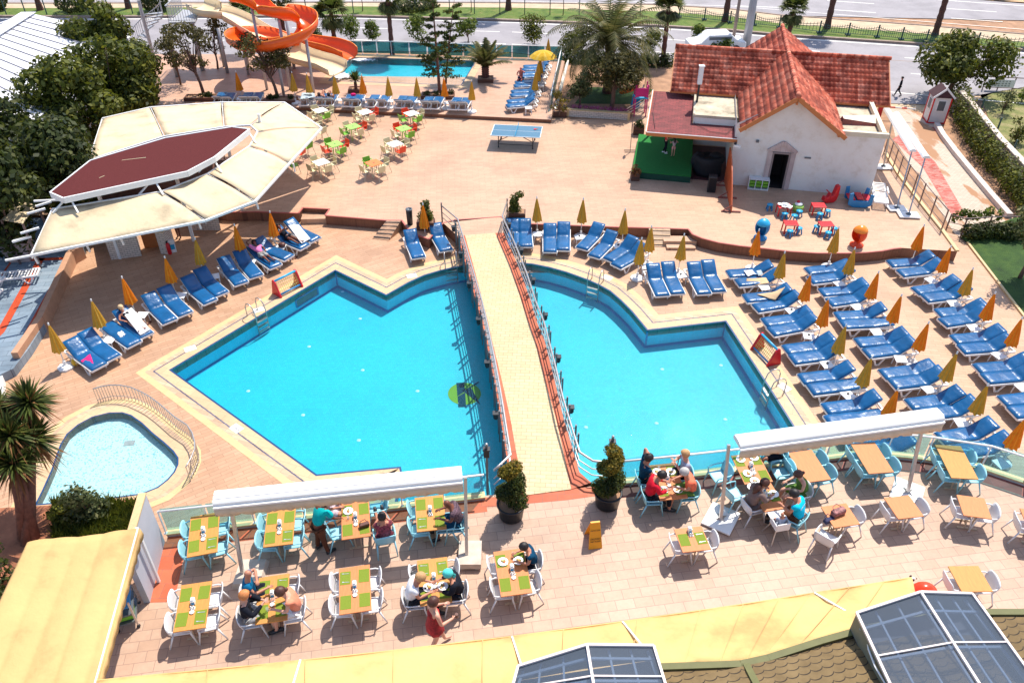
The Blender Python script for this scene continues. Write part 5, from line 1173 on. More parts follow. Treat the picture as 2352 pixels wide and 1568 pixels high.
f = at(572,1320,.6)-og; MB().add([f+V(v) for v in [(-.35,-.45,0),(.45,-.45,0),(.45,.45,0),(-.35,.45,0),(-.3,-.4,.16),(.4,-.4,.16),(.4,.4,.16),(-.3,.4,.16)]], [(0,1,5,4),(1,2,6,5),(2,3,7,6),(3,0,4,7),(4,5,6,7)]).build('stone_foot', M['stonef'], o)
f = at(1080,1285,.6)-og; MB().box(f+V((0,.05,.16)),(.62,.8,.2)).box(f+V((-.2,-.28,.03)),(.1,.08,.08)).box(f+V((.2,-.28,.03)),(.1,.08,.08)).build('stone_foot', M['stonef'], o)
o, a, b, og, nn = rawning((1699,1030),(2168,966), 3.05, [((1655,1192,.72),.02),((2085,1128,.72),.9)], 'long white retracted awning over the right restaurant tables')
for (x, y) in ((1656,1190),(2084,1130)):
    f = at(x, y, .66)-og; q = MB(); q.box(f, (.85,.95,.06), R(-32)); q.build('base_plate', M['white'], o, bev=.02)
    s_ = MB(); pts = []
    for k in range(8): r = .2 if k % 2 == 0 else .07; pts.append(f+V((r*cos(k*pi/4+.4), r*sin(k*pi/4+.4), .04)))
    s_.add(pts+[f+V((0,0,.12))], [(i,(i+1)%8,8) for i in range(8)]); s_.build('star_bracket', M['steel'], o)
# ---------------------------------------------------------------- near awnings, roof and skylights at the bottom of the picture
def canvas(name, c, tr=.3):
    m, n, b = _m(name); v = coords(n)
    col = ramp(n, noise(n, v, .7, 5, .6), [(.32, dk(c, .72)), (.47, c), (.7, dk(c, 1.12))]); n.links.new(col, b.inputs['Base Color']); b.inputs['Roughness'].default_value = .75; b.inputs['Specular IOR Level'].default_value = .3
    bump(n, b, noise(n, v, 1.6, 4), .35, .12)
    t = n.nodes.new('ShaderNodeBsdfTranslucent'); n.links.new(col, t.inputs[0]); mx = n.nodes.new('ShaderNodeMixShader'); mx.inputs[0].default_value = tr
    n.links.new(b.outputs[0], mx.inputs[1]); n.links.new(t.outputs[0], mx.inputs[2]); n.links.new(mx.outputs[0], n.nodes['Material Output'].inputs[0]); return m
M['ycan'] = canvas('yellow_awning_canvas', (.62,.40,.165), .12); M['ycan2'] = canvas('bright_yellow_awning_canvas', (.72,.47,.185), .12)
def sheet(q, nx, ny, fn):
    q = [V(p) for p in q]; vs = []
    for j in range(ny+1):
        for i in range(nx+1):
            u, v = i/nx, j/ny; p = q[0].lerp(q[1], u).lerp(q[3].lerp(q[2], u), v); vs.append(p+V((0,0,fn(u, v))))
    return vs, [(j*(nx+1)+i, j*(nx+1)+i+1, (j+1)*(nx+1)+i+1, (j+1)*(nx+1)+i) for j in range(ny) for i in range(nx)]
zl = 2.75
q = [at(62,1244,zl+.25), at(322,1214,zl), at(218,1585,zl), at(-110,1600,zl+.25)]; q[2] = at(205,1640,zl); q[3] = at(-120,1640,zl+.25)
og = V((q[1].x, q[1].y, ZR)); o = empty('yellow_awning', og, 0, 'large sloping yellow canvas awning in the bottom left corner', 'awning')
vs, fs = sheet([p-og for p in q], 48, 20, lambda u, v: .07*abs(sin(u*pi*4.5))**.7*(.4+.6*v)+.03*sin(u*9+v*3)-.02)
MB().add(vs, fs).build('canvas', M['ycan'], o, True, solid=.012)
va = MB(); N = 60; vv = []
for i in range(N+1):
    p = (q[1]-og).lerp(q[2]-og, i/N); vv += [p, p+V((.03+.01*sin(i*1.3),0,-.2-.03*abs(sin(i*pi/4)))) ]
va.add(vv, [(2*i,2*i+1,2*i+3,2*i+2) for i in range(N)]); va.build('valance', M['ycan'], o, True, solid=.008)
MB().tube([q[1]-og+V((-.05,0,.03)), q[2]-og+V((-.05,0,.03))], .02).build('edge_bar', M['whitem'], o)
for u in (.06,): pass
MB().bar(q[1]-og+V((-.1,.02,0)), V(((q[1]-og).x-.1,(q[1]-og).y,0)), .07).bar(q[2]-og+V((-.1,0,0)), V(((q[2]-og).x-.1,(q[2]-og).y,0)), .07).build('post', M['whitem'], o)
z1, z2 = 3.1, 3.75
topl = [(222,1562),(588,1527),(880,1496),(1176,1461),(1430,1427),(1640,1397),(1764,1378.5),(1871.5,1361),(2000,1341),(2094,1326)]
botl = [(200,1650),(588,1640),(880,1625),(1176,1600),(1420,1560),(1600,1519),(1701,1517),(1764,1503),(1880,1466),(2114,1400)]
T = [at(x, y, z1) for x, y in topl]; B = [at(x, y, z2) for x, y in botl]; og = V((T[0].x, T[0].y, ZR))
o = empty('long_yellow_awning', og, 0, 'long bright yellow canvas awning along the bottom of the picture', 'awning')
q = MB(); vs = []; m_ = 8; N = 72
def PL(P, t): k = min(len(P)-2, int(t*(len(P)-1))); return P[k].lerp(P[k+1], t*(len(P)-1)-k)
for j in range(m_+1):
    for i in range(N+1):
        t = i/N; p = PL(T, t).lerp(PL(B, t), j/m_); vs.append(p-og+V((0,0,-.05*sin(pi*((t*9) % 1))*sin(pi*j/m_)+.015*sin(i*.8+j))))
q.add(vs, [(j*(N+1)+i, j*(N+1)+i+1, (j+1)*(N+1)+i+1, (j+1)*(N+1)+i) for j in range(m_) for i in range(N)]); q.build('canvas', M['ycan2'], o, True, solid=.01)
for k in range(1, 13): p0, p1 = PL(T, k/13), PL(B, k/13); MB().bar(p0-og+V((0,0,.012)), p1-og+V((0,0,.012)), .02, .006).build('seam', M['ycan'], o)
for k in range(len(T)-1): MB().tube([T[k]-og+V((0,0,.0)), T[k+1]-og], .022, 6).build('edge_bar', M['ycan2'], o)
for (tx, ty), (bx, by), zz in (((690,1515),(672,1575),3.4),((1176,1461),(1200,1535),3.55),((1430,1427),(1475,1482),3.5),((1871,1361),(1972,1420),3.5)):
    MB().bar(at(tx, ty, 3.14)-og, at(bx, by, zz)-og, .035).build('arm', M['whitem'], o)
for t in (.02,.33,.62,.97): p = PL(T, t)-og; MB().bar((p.x,p.y,0), (p.x,p.y,p.z-.02), .06).build('post', M['whitem'], o)
def scal():
    m, n, b = _m('scalloped_brown_shingles'); v = coords(n, 1, R(-18))
    sp = n.nodes.new('ShaderNodeSeparateXYZ'); n.links.new(v, sp.inputs[0])
    def mth(op, a, b_=None, c_=None):
        x = n.nodes.new('ShaderNodeMath'); x.operation = op
        for i, k in enumerate((a, b_, c_)):
            if k is None: continue
            if isinstance(k, (int, float)): x.inputs[i].default_value = k
            else: n.links.new(k, x.inputs[i])
        return x.outputs[0]
    row = mth('DIVIDE', sp.outputs[1], .17); ri = mth('FLOOR', row); rf = mth('FRACT', row)
    sh = mth('MULTIPLY', mth('MODULO', mth('ADD', ri, 1000), 2), .5)
    cf = mth('FRACT', mth('ADD', mth('DIVIDE', sp.outputs[0], .27), sh)); d = mth('ABSOLUTE', mth('SUBTRACT', cf, .5))
    arc = mth('SUBTRACT', .62, mth('SQRT', mth('SUBTRACT', .27, mth('MULTIPLY', d, d))))
    h = mth('SUBTRACT', rf, arc)     # 0 at the scallop edge
    edge_ = mth('LESS_THAN', mth('ABSOLUTE', h), .07)
    base = ramp(n, noise(n, v, 3, 5), [(.3,(.13,.085,.035)),(.7,(.2,.135,.06))])
    n.links.new(mix(n, base, (.03,.02,.012), edge_), b.inputs['Base Color']); b.inputs['Roughness'].default_value = .9
    bump(n, b, h, .4, .02); return m
M['scal'] = scal()
P = [at(1500,1534,3.7), at(1701,1527,3.7), at(1764,1513,3.7), at(1885,1474,3.7), at(2120,1408,3.7), at(2240,1408,3.7), at(2420,1408,3.7), at(2420,1760,4.3), at(1176,1760,4.3), at(1150,1640,4.1), at(1400,1565,3.75)]
o = empty('shingle_roof', (P[0].x, P[0].y, 3), 0, 'brown scalloped shingle roof with green trim in the bottom right corner', 'roof')
og = V((P[0].x, P[0].y, 3)); MB().slab([p-og for p in P], .12).build('shingles', M['scal'], o)
M['gtrim'] = mat('olive_trim', (.12,.12,.04), .7, .1, 5, .1); t_ = MB()
for i in (0,1,2,3,4,5): t_.bar(P[i]-og+V((0,0,.03)), P[i+1]-og+V((0,0,.03)), .14, .08)
t_.bar(P[1]-og+V((.1,0,.05)), at(1750,1600,4.1)-og+V((0,0,.05)), .14, .05); t_.build('trim', M['gtrim'], o)
MB().prism([V((p.x-og.x, p.y-og.y, 0)) for p in P[:8]+[P[8], P[9], P[10]]], -3.3, .3, skirt=True).build('building_wall', M['render'], o)
M['skyg'] = glassm('smoky_skylight_glass', (.72,.75,.8), 0, .16, (.3,.36,.45))
def skylight(TL, TM, TR, BL_, BM, BR, z, label, parts):
    zs = (z, z+.32, z, z, z+.32, z); Q = [at(x, y, zz) for (x, y), zz in zip((TL,TM,TR,BL_,BM,BR), zs)]; og = V((Q[0].x, Q[0].y, z)); o = empty('skylight', og, 0, label, 'skylight', 'glass skylights on the shingle roof')
    L_ = [p-og for p in Q]
    for a, b, c, d in ((0,1,4,3),(1,2,5,4)): MB().slab([L_[a], L_[b], L_[c], L_[d]], .015).build('pane', M['skyg'], o)
    f = MB()
    for a, b in ((0,1),(1,2),(0,3),(1,4),(2,5)): f.bar(L_[a]+V((0,0,.02)), L_[b]+V((0,0,.02)), .05, .05)
    for t in (.42,): f.bar(L_[0].lerp(L_[3], t)+V((0,0,.02)), L_[1].lerp(L_[4], t)+V((0,0,.02)), .03).bar(L_[1].lerp(L_[4], t)+V((0,0,.02)), L_[2].lerp(L_[5], t)+V((0,0,.02)), .03)
    f.build('frame', mat('pinkish_white_frame', (.7,.6,.57), .5, .05, 5, .02), o)
    g = MB(); dz = V((0,0,-.16))
    for (a, b) in ((0,3),(1,4),(2,5)): g.bar(L_[a]+dz+V((.1 if a == 0 else -.1 if a == 2 else 0,0,0)), L_[b]+dz, .05)
    for k in (.33,.66): g.bar(L_[0].lerp(L_[1], k)+dz, L_[3].lerp(L_[4], k)+dz, .04).bar(L_[1].lerp(L_[2], k)+dz, L_[4].lerp(L_[5], k)+dz, .04)
    for t in (.12,.42): g.bar(L_[0].lerp(L_[3], t)+dz, L_[1].lerp(L_[4], t)+dz, .05).bar(L_[1].lerp(L_[4], t)+dz, L_[2].lerp(L_[5], t)+dz, .05)
    g.build('truss', mat('blue_grey_truss', (.3,.38,.47), .5, .08, 5, .02), o)
    sk_ = MB().slab([p+V((0,0,-.5)) for p in (L_[0],L_[2],L_[5],L_[3])], .02); sk_.build('shade_screen', mat('grey_shade', (.13,.135,.155), .8, .2, 2, .1), o)
    u = MB()
    for a, b in ((0,1),(1,2),(0,3),(2,5)): u.add([L_[a]+V((0,0,-.03)), L_[b]+V((0,0,-.03)), V((L_[b].x,L_[b].y,-.5)), V((L_[a].x,L_[a].y,-.5))], [(0,1,2,3)])
    u.build('upstand', mat('olive_upstand', (.2,.19,.13), .8, .1, 5, .1), o)
skylight((1190,1530),(1348,1481),(1501,1483),(1155,1660),(1378,1660),(1555,1660), 4.3, 'smaller glass skylight with pale frame at the bottom centre', 0)
skylight((1967,1408),(2114,1360),(2232,1364),(2085,1660),(2305,1660),(2440,1650), 4.3, 'larger glass skylight with pale frame in the bottom right corner', 0)
tag(MB().tube([at(1990,1448,4.2), at(1995,1490,4.15), at(2010,1530,4.2), at(2040,1580,4.2)], .02, 6).build('white_cable', M['white'], None, True), 'white cable running down beside the larger skylight', 'cable')
# ---------------------------------------------------------------- vegetation
M['dleaf'] = leafm('dark_glossy_leaves', (.015,.03,.006), (.055,.075,.013), (.12,.13,.02))
M['mleaf'] = leafm('mid_green_leaves', (.035,.055,.008), (.11,.13,.013), (.23,.23,.025))
M['lleaf'] = leafm('light_green_leaves', (.05,.1,.01), (.14,.2,.02), (.26,.3,.04))
M['pine'] = leafm('olive_pine_needles', (.05,.05,.015), (.12,.105,.03), (.2,.17,.05))
M['olive'] = leafm('olive_leaves', (.04,.06,.02), (.12,.15,.05), (.25,.24,.1))
M['gold_leaf'] = leafm('golden_cypress_leaves', (.05,.06,.006), (.2,.16,.012), (.42,.27,.03))
M['cyp'] = leafm('cypress_leaves', (.02,.04,.006), (.07,.1,.012), (.16,.16,.02))
M['palm'] = leafm('palm_leaves', (.03,.05,.01), (.09,.12,.02), (.2,.2,.05))
M['frond'] = leafm('date_palm_leaves', (.06,.07,.015), (.12,.125,.035), (.24,.2,.07))
M['deadp'] = leafm('dead_palm_leaves', (.15,.06,.02), (.3,.12,.04), (.4,.2,.08))
M['bark'] = mat('grey_brown_bark', (.14,.08,.06), .95, .3, 8, .6)
M['pbark'] = mat('palm_bark', (.11,.045,.035), .95, .4, 14, .9)
M['rbark'] = mat('reddish_bark', (.2,.08,.05), .95, .3, 8, .6)
def leaf_quads(q, lobes, n, size, shell=.55, droop=0, asp=1.6):
    vol = [l[3]*l[4]*l[5] for l in lobes]; tot = sum(vol)
    vs = []; fs = []
    for l, vv in zip(lobes, vol):
        k = int(n*vv/tot)
        for _ in range(k):
            z = rnd.uniform(-1, 1); a = rnd.uniform(0, 2*pi); s_ = sqrt(1-z*z); r = shell+(1.05-shell)*rnd.random()**.6
            r *= 1+.12*sin(5*a+l[0])*sin(4*z+l[1])
            c = V((l[0]+l[3]*r*s_*cos(a), l[1]+l[4]*r*s_*sin(a), l[2]+l[5]*r*z))
            nrm = V((s_*cos(a)+rnd.gauss(0,.6), s_*sin(a)+rnd.gauss(0,.6), z+.3+rnd.gauss(0,.6))).normalized()
            t = nrm.cross(V((rnd.gauss(0,1), rnd.gauss(0,1), rnd.gauss(0,1)))).normalized(); b = nrm.cross(t)
            h = size*rnd.uniform(.6,1.3); w = h/asp; i0 = len(vs)
            vs += [c-t*h*.5, c+b*w*.5, c+t*h*.6, c-b*w*.5]; fs.append((i0,i0+1,i0+2,i0+3))
    return q.add(vs, fs)
def lobes_(n, R_, H, base, sz, flat=.8, seed=1):
    r_ = random.Random(seed); out = []
    for i in range(n):
        a = r_.uniform(0, 2*pi); k = sqrt(r_.random()); z = r_.uniform(0,1); prof = sin(pi*(.15+.8*z))**.6
        s_ = sz*r_.uniform(.7,1.3); out.append((R_[0]*k*cos(a)*prof, R_[1]*k*sin(a)*prof, base+H*z, s_, s_, s_*flat))
    return out
def tree(px, py, z, label, R_, H, base, mt='mleaf', n=3000, size=.2, nl=16, lob=.6, trunk=.12, lean=(0,0), seed=1, bark='bark', sparse=False, cat='tree', name='tree', group=None, flat=.8, loc=None, shell=.55):
    p = loc or at(px, py, z); o = empty(name, p, 0, label, cat, group)
    L_ = lobes_(nl, R_, H, base, lob, flat, seed); L_ = [(l[0]+lean[0]*(l[2]/(base+H)), l[1]+lean[1]*(l[2]/(base+H)), *l[2:]) for l in L_]
    q = MB(); leaf_quads(q, L_, n, size, shell); q.build('crown', M[mt], o, fix=False)
    t = MB(); r_ = random.Random(seed+5); top = V((lean[0]*.6, lean[1]*.6, base+H*.35))
    t.tube([(0,0,-.1), (lean[0]*.15+.04, lean[1]*.15, base*.4), (lean[0]*.35, lean[1]*.3, base*.85), top], [trunk, trunk*.8, trunk*.65, trunk*.4], 8)
    for l in L_[:10 if not sparse else 16]:
        s0 = V((lean[0]*.3, lean[1]*.3, base*r_.uniform(.6,1))); e = V(l[:3]); m_ = s0.lerp(e, .5)+V((r_.uniform(-.1,.1), r_.uniform(-.1,.1), .1))
        t.tube([s0, m_, e], [trunk*.4, trunk*.25, trunk*.1], 5)
    t.build('trunk', M[bark], o, True); return o
# west side dense trees (large mass)
for x, y, z, lab, R_, H, b_, mt, n_, s_, nl, lo_, sd in [
 (52,590,.3,'very dark bushy tree behind the bar, nearest the left edge',(2.3,1.8),3.6,1.2,'dleaf',7600,.27,20,1.0,3),
 (170,510,.4,'dark dense tree overhanging the red bar roof end',(1.8,1.5),3.2,1.2,'dleaf',7600,.27,20,.95,4),
 (20,480,.3,'dark tree at the left edge under the white tent roof',(2.0,1.5),2.6,1.0,'dleaf',6500,.27,16,.95,5),
 (195,362,.4,'mid green leafy tree right above the beige awning',(2.3,1.5),3.6,1.2,'mleaf',7600,.28,22,.85,6),
 (285,300,.4,'bright leafy tree beside the water slide platform',(2.3,1.7),3.7,1.2,'mleaf',7600,.28,22,.85,8),
 (255,215,.4,'tallest leafy tree in front of the street at the left',(2.4,1.8),4.3,1.2,'mleaf',7200,.29,22,.9,9),
 (130,300,.3,'leafy tree standing against the white tent roof',(2.4,1.6),2.6,.8,'mleaf',6000,.28,16,.8,10)]:
    tree(x, y, z, lab, R_, H, b_, mt, n_, s_, nl, lo_, .16, seed=sd, group='dense trees beside the bar')
tree(100,440,.3,'dark tree between the tent and the bar, above the old canopy',(2.2,1.6),3.0,1.2,'dleaf',7000,.27,22,1.0,.16,seed=17,group='dense trees beside the bar')
tree(330,255,.4,'leafy tree at the right end of the dense group, beside the slide terrace',(1.4,1.2),2.8,1.0,'mleaf',4500,.26,16,.75,.12,seed=18,group='dense trees beside the bar')
# thin pines by the slide
tree(470,222,ZS,'sparse thin pine in the planter left of the blue loungers',(1.45,1.1),2.1,2.1,'pine',1900,.17,16,.5,.12,(-.75,0),11,'bark',True, flat=.6)
tree(640,228,ZS,'sparse thin pine in front of the orange water slide',(1.6,1.1),2.0,2.0,'pine',2100,.17,18,.5,.12,(-.95,0),12,'bark',True, flat=.6)
tree(415,195,ZS,'pale feathery pine beside the slide platform post',(.9,.8),2.0,1.2,'pine',900,.16,10,.5,.07,(0,0),13,'bark',True)
tree(500,158,ZS,'scrawny pine under the cream slide',(.8,.8),2.0,1.2,'pine',900,.16,10,.45,.08,(.2,0),14,'bark',True)
# twin trunked araucaria
def arau(px, py, z, px2, py2, H, label, r0=.1, seed=1):
    p = at(px, py, z); o = empty('tall_conifer', p, 0, label, 'tree', 'twin conifers by the slide pool'); r_ = random.Random(seed)
    # lean so that the tip is drawn over the given picture point at height z+H
    tp = at(px2, py2, z+H)-p; t = MB(); N = 10; pts = [V((tp.x*(i/N)**1.2, tp.y*(i/N)**1.2, tp.z*i/N)) for i in range(N+1)]
    t.tube(pts, [r0*(1-.8*i/N) for i in range(N+1)], 8); q = MB()
    k = 0; zz = 1.0
    while zz < H-.15:
        f = zz/H; c = V((tp.x*f**1.2, tp.y*f**1.2, zz)); 
        for j in range(3 if f > .2 else 2):
            a = r_.uniform(0, 6.28); L = (1.15*(1-f)+.35)*r_.uniform(.6,1.1); e = c+V((L*cos(a), L*sin(a), L*.12)); t.bar(c, e, .022)
            for u in (.45,.7,.95):
                m_ = c.lerp(e, u); leaf_quads(q, [(m_.x,m_.y,m_.z,.2*(1.2-f*.4),.2*(1.2-f*.4),.1)], 26, .13, .1)
        zz += .22 if f < .55 else .34
    t.build('trunk', M['rbark'], o, True); q.build('crown', M['cyp'], o, fix=False)
arau(1010,215,ZS,992,-12,5.6,'tall tiered conifer, left thicker trunk of two by the slide pool',.11,2)
arau(1024,193,ZS,1044,-4,4.9,'tall tiered conifer, right thinner trunk of two by the slide pool',.07,5)
def planter(px0, py0, px1, py1, z, dep, label, shrub=True, mt='face', h=.22, name='planter'):
    a, b = at(px0, py0, z), at(px1, py1, z); d = (b-a); rz = atan2(d.y, d.x); o = empty(name, (a+b)/2, rz, label, 'planter'); L = d.length
    q = MB()
    for bx in (((0,.05,h/2),(L,.1,h)),((0,dep-.05,h/2),(L,.1,h)),((-L/2+.05,dep/2,h/2),(.1,dep-.2,h)),((L/2-.05,dep/2,h/2),(.1,dep-.2,h))): q.box(*bx)
    q.build('box', M[mt], o); MB().box((0,dep/2,h-.07),(L-.2,dep-.2,.05)).build('soil', M['soil'], o)
    if shrub:
        q = MB(); leaf_quads(q, [(rnd.uniform(-L/2+.2,L/2-.2), dep/2+rnd.uniform(-.15,.15), h+.08, .22,.2,.17) for _ in range(max(3,int(L*2.2)))], int(260*L), .1, .3); q.build('foliage', M['dleaf'], o, fix=False)
    return o
planter(423,234,500,233,ZS,.75,'low brown planter with shrubs around the left thin pine'); planter(606,238,678,240,ZS,.75,'low brown planter with shrubs around the middle thin pine')
planter(967,229,1043,229,ZS,.8,'brown planter with dark shrubs round the twin conifers'); planter(800,215,840,214,ZS,.7,'small brown square planter holding a yucca', False); planter(1097,191,1133,191,ZS,.85,'brown square planter holding a short date palm', False)
def rosette(q, c, n, L, w, up=.4, droop=.35, seed=1, cone=1.0, zmin=-.5):
    r_ = random.Random(seed); c = V(c)
    for i in range(n):
        a = r_.uniform(0, 6.28); el = r_.uniform(zmin, 1.35); d = V((cos(a)*cos(el), sin(a)*cos(el), sin(el))); LL = L*r_.uniform(.75,1.1)
        sd = d.cross(V((0,0,1))); sd = sd.normalized() if sd.length > .01 else V((1,0,0)); m_ = c+d*LL*.5; e = c+d*LL+V((0,0,-droop*LL*.4*cos(el)))
        q.add([c-sd*w*.4, c+sd*w*.4, m_+sd*w*.5, e, m_-sd*w*.5], [(0,1,2,4),(4,2,3)])
    return q
o = empty('yucca', at(818,207,ZS+.15), 0, 'small spiky yucca in the square planter by the slide pool', 'plant'); MB().tube([(0,0,0),(0,0,.5)], .1).build('trunk', M['pbark'], o, True); rosette(MB(), (0,0,.6), 130, .75, .07, seed=3, zmin=.1).build('crown', M['palm'], o, fix=False)
def pinnate(q, c, a, el, L, seed, ll=.42, n=32, w=.11, drp=.9, V_=.35):
    """one feather frond from c, heading a, start elevation el, arching down"""
    r_ = random.Random(seed); pts = []; p = V(c); e = el
    for i in range(n+1):
        pts.append(p.copy()); p += V((cos(a)*cos(e), sin(a)*cos(e), sin(e)))*(L/n); e -= drp/n*(.5+1.2*i/n)
    for i in range(2, n):
        d = (pts[i+1]-pts[i-1]).normalized(); s_ = d.cross(V((0,0,1))).normalized(); f = sin(pi*(.12+.85*i/n))**.6
        for k in (-1, 1):
            e_ = pts[i]+(s_*k*.8+d*.55+V((0,0,-V_+r_.uniform(-.1,.1))))*ll*f
            q.add([pts[i]-d*w*.5, pts[i]+d*w*.5, e_], [(0,1,2)])
    q.tube([pts[i] for i in range(0, n+1, 4)]+[pts[-1]], [.02*(1-.8*i/(n/4+1)) for i in range(len(range(0, n+1, 4))+1)], 4)
def datepalm(loc, label, th, tr, n, L, els=(.0, 1.3), seed=1, ll=.42, mt='frond', drp=1.6, dead=6):
    o = empty('date_palm', loc, 0, label, 'palm tree'); r_ = random.Random(seed)
    MB().tube([(0,0,0)]+[(0,0,th*i/12) for i in range(1,13)], [tr]+[tr*(1.05 if i % 2 else .88) for i in range(1,13)], 10).build('trunk', M['pbark'], o)
    q = MB()
    for i in range(n): pinnate(q, (0,0,th), i*2.39996+r_.uniform(-.2,.2), els[0]+(els[1]-els[0])*(i/n)+r_.uniform(-.1,.1), L*r_.uniform(.8,1.05), seed+i, ll, drp=drp*(1.1-.4*i/n))
    q.build('crown', M[mt], o, fix=False)
    if dead:
        q = MB(); rosette(q, (0,0,th-.02), dead*6, .55, .07, seed=seed, zmin=.4); q.build('boots', M['deadp'], o, fix=False)
    return o
datepalm(at(1115,180,ZS+.1), 'short date palm with upright fronds in a square planter', .75, .25, 20, 2.1, (.65,1.5), 4, .45, drp=.8)
p = at(1403,100,3.6); datepalm(V((p.x,p.y,ZG)), 'big date palm with wide arching fronds behind the garden', 3.9, .32, 60, 4.5, (-.1,1.4), 7, .7, drp=1.7, dead=10)
def fanpalm(px, py, ztop, label, R_=1.0, z=ZG, seed=1, tr=.16, n=26, skirt=True, loc=None, mt='palm'):
    p = loc or at(px, py, ztop); p = V((p.x, p.y, z)); th = ztop-z; o = empty('fan_palm', p, 0, label, 'palm tree', 'fan palms along the street'); r_ = random.Random(seed)
    MB().tube([(0,0,th*i/16) for i in range(17)], [tr*1.5]+[tr*(1.08 if i % 2 else .9)*(1.15-.25*i/16) for i in range(1,17)], 9).build('trunk', M['pbark'], o)
    q = MB()
    def fan(c, a, el, r, m_):
        d = V((cos(a)*cos(el), sin(a)*cos(el), sin(el))); s_ = d.cross(V((0,0,1))).normalized(); u = s_.cross(d); st = c+d*r*.45
        m_.bar(c, st, .02)
        for k in range(-7, 8):
            t = k*.2; dd = (d*cos(t)+s_*sin(t)); e = st+dd*r*.75+V((0,0,-.28*r*(abs(k)/7*.4+.5))); w = .05*r
            sd = dd.cross(u).normalized(); mm = st+dd*r*.42; m_.add([st, mm+sd*w, e, mm-sd*w], [(0,1,2,3)])
    for i in range(n): fan(V((0,0,th)), i*2.39996, r_.uniform(.0,1.3), R_*r_.uniform(.8,1.1), q)
    q.build('crown', M[mt], o, fix=False)
    if skirt:
        q = MB()
        for i in range(int(n*.5)): fan(V((0,0,th-.1)), i*2.39996+.3, r_.uniform(-1.2,-.4), R_*.8, q)
        q.build('dead_fronds', M['olive'], o, fix=False)
for i, (x, y, zt, lab, r) in enumerate([(1536,18,4.2,'tall fan palm right of the big date palm',1.15),(1823,24,3.6,'fan palm rising behind the tiled roof',1.15),(890,-2,4.4,'fan palm with slim trunk behind the glass of the slide pool',1.1),(760,30,3.4,'broad fan palm behind the orange slide bend',1.3),(640,4,4.2,'fan palm behind the orange slide',1.2),(560,20,3.6,'fan palm right behind the slide tower',1.0)]):
    fanpalm(x, y, zt, lab, r, seed=i+3)
# ---------------------------------------------------------------- street with median
ZT = -.25
def strip_px(name, top, bot, z, mt, kind=True, fix=True):
    A, B = ats(top, z), ats(bot, z); q = MB().strip(A, B); o = q.build(name, mt, fix=True); return struct(o)
M['asph'] = tiles('pale_worn_asphalt', (.33,.31,.33), (.31,.29,.31), (.33,.31,.33), 9, 4, .0, 0, .8, .5, .12)
far_ = [(-700,-60),(0,-62),(600,-62),(1176,-58),(1500,-50),(1900,-25),(2352,6),(3000,60)]
K1 = [(-700,44),(0,38),(163,39),(813,37),(1176,47),(1500,59),(1676,70),(1789,80),(2126,102),(2352,115),(3000,150)]    # near kerb of the median
MF = [(-700,16),(0,9),(163,9),(813,7),(1176,8),(1500,12),(1676,22),(1789,36),(2126,60),(2352,80),(3000,118)]          # far kerb of the median
GE = [(-700,26),(0,19),(163,19),(813,15),(1176,18),(1500,26),(1676,38),(1789,54),(2126,78),(2352,97),(3000,134)]        # grass / soil border in the median
NE = [(-700,190),(0,150),(163,150),(813,118),(1176,120),(1500,160),(1676,205),(1789,230),(2126,240),(2352,200),(3000,240)]
strip_px('road', K1, NE, ZT, M['asph']); strip_px('far_road', far_, MF, ZT, M['asph'])
M['grass'] = None
def grassm(name, c1, c2, c3):
    m, n, b = _m(name); v = coords(n)
    c = ramp(n, noise(n, v, 1.2, 8, .75), [(.3, c1), (.5, c2), (.72, c3)]); n.links.new(c, b.inputs['Base Color']); b.inputs['Roughness'].default_value = .95; bump(n, b, noise(n, v, 25, 4), .8, .05); return m
M['grass'] = grassm('street_grass', (.05,.09,.015), (.1,.16,.02), (.22,.19,.06)); M['lawn'] = grassm('dark_lawn', (.012,.035,.006), (.03,.075,.01), (.06,.11,.015))
strip_px('median_grass', GE, K1, ZT+.12, M['grass']); strip_px('median_soil', MF, GE, ZT+.12, mat('pale_sandy_soil', (.5,.38,.26), .95, .15, 1.5, .4))
def kerb(P, z, w, mt, name='kerb'):
    q = MB(); W_ = ats(P, z)
    for i in range(len(W_)-1): q.bar(W_[i], W_[i+1], w, .16)
    struct(q.build(name, mt))
M['kerb'] = mat('weathered_kerb', (.3,.22,.18), .9, .2, 3, .3)
kerb(K1, ZT+.08, .28, M['kerb']); kerb(MF, ZT+.08, .22, M['kerb'])
M['paint'] = mat('road_paint', (.75,.73,.68), .7, .1, 3, .1)
def line(P, z=ZT+.006, w=.14, dash=None):
    q = MB(); W_ = ats(P, z)
    for i in range(len(W_)-1):
        a, b = W_[i], W_[i+1]; L = (b-a).length; d = (b-a)/L; s_ = V((-d.y, d.x, 0))*w/2
        if not dash: q.add([a-s_, a+s_, b+s_, b-s_], [(0,1,2,3)])
        else:
            t = 0
            while t < L: u = min(t+dash[0], L); q.add([a+d*t-s_, a+d*t+s_, a+d*u+s_, a+d*u-s_], [(0,1,2,3)]); t += sum(dash)
    struct(q.build('road_marking', M['paint'], fix=False))
sh = lambda P, k: [(x, y+k*(1+max(0, x-1176)/3500)) for x, y in P]
line(sh(K1, 5.5), w=.2); line(sh(K1, 27), dash=(3,6), w=.12); line(sh(K1, 55), dash=(3,6), w=.12); line(sh(K1, 92), w=.12)
line([(1176,-6),(1900,22),(2352,54),(3000,100)], dash=(4,6)); line([(1176,-22),(1900,2),(2352,32),(3000,80)], dash=(4,6)); line([(-700,4),(813,2),(1176,3),(1676,14),(2126,50),(2352,68)], w=.1)
line([(1176,-44),(1900,-18),(2352,14),(3000,60)], w=.15)
struct(MB().strip(ats([(1500,-190),(2000,-80),(3100,50)], ZT), ats([(1500,-52),(1900,-26),(3100,66)], ZT)).build('far_pavement', M['coping']))
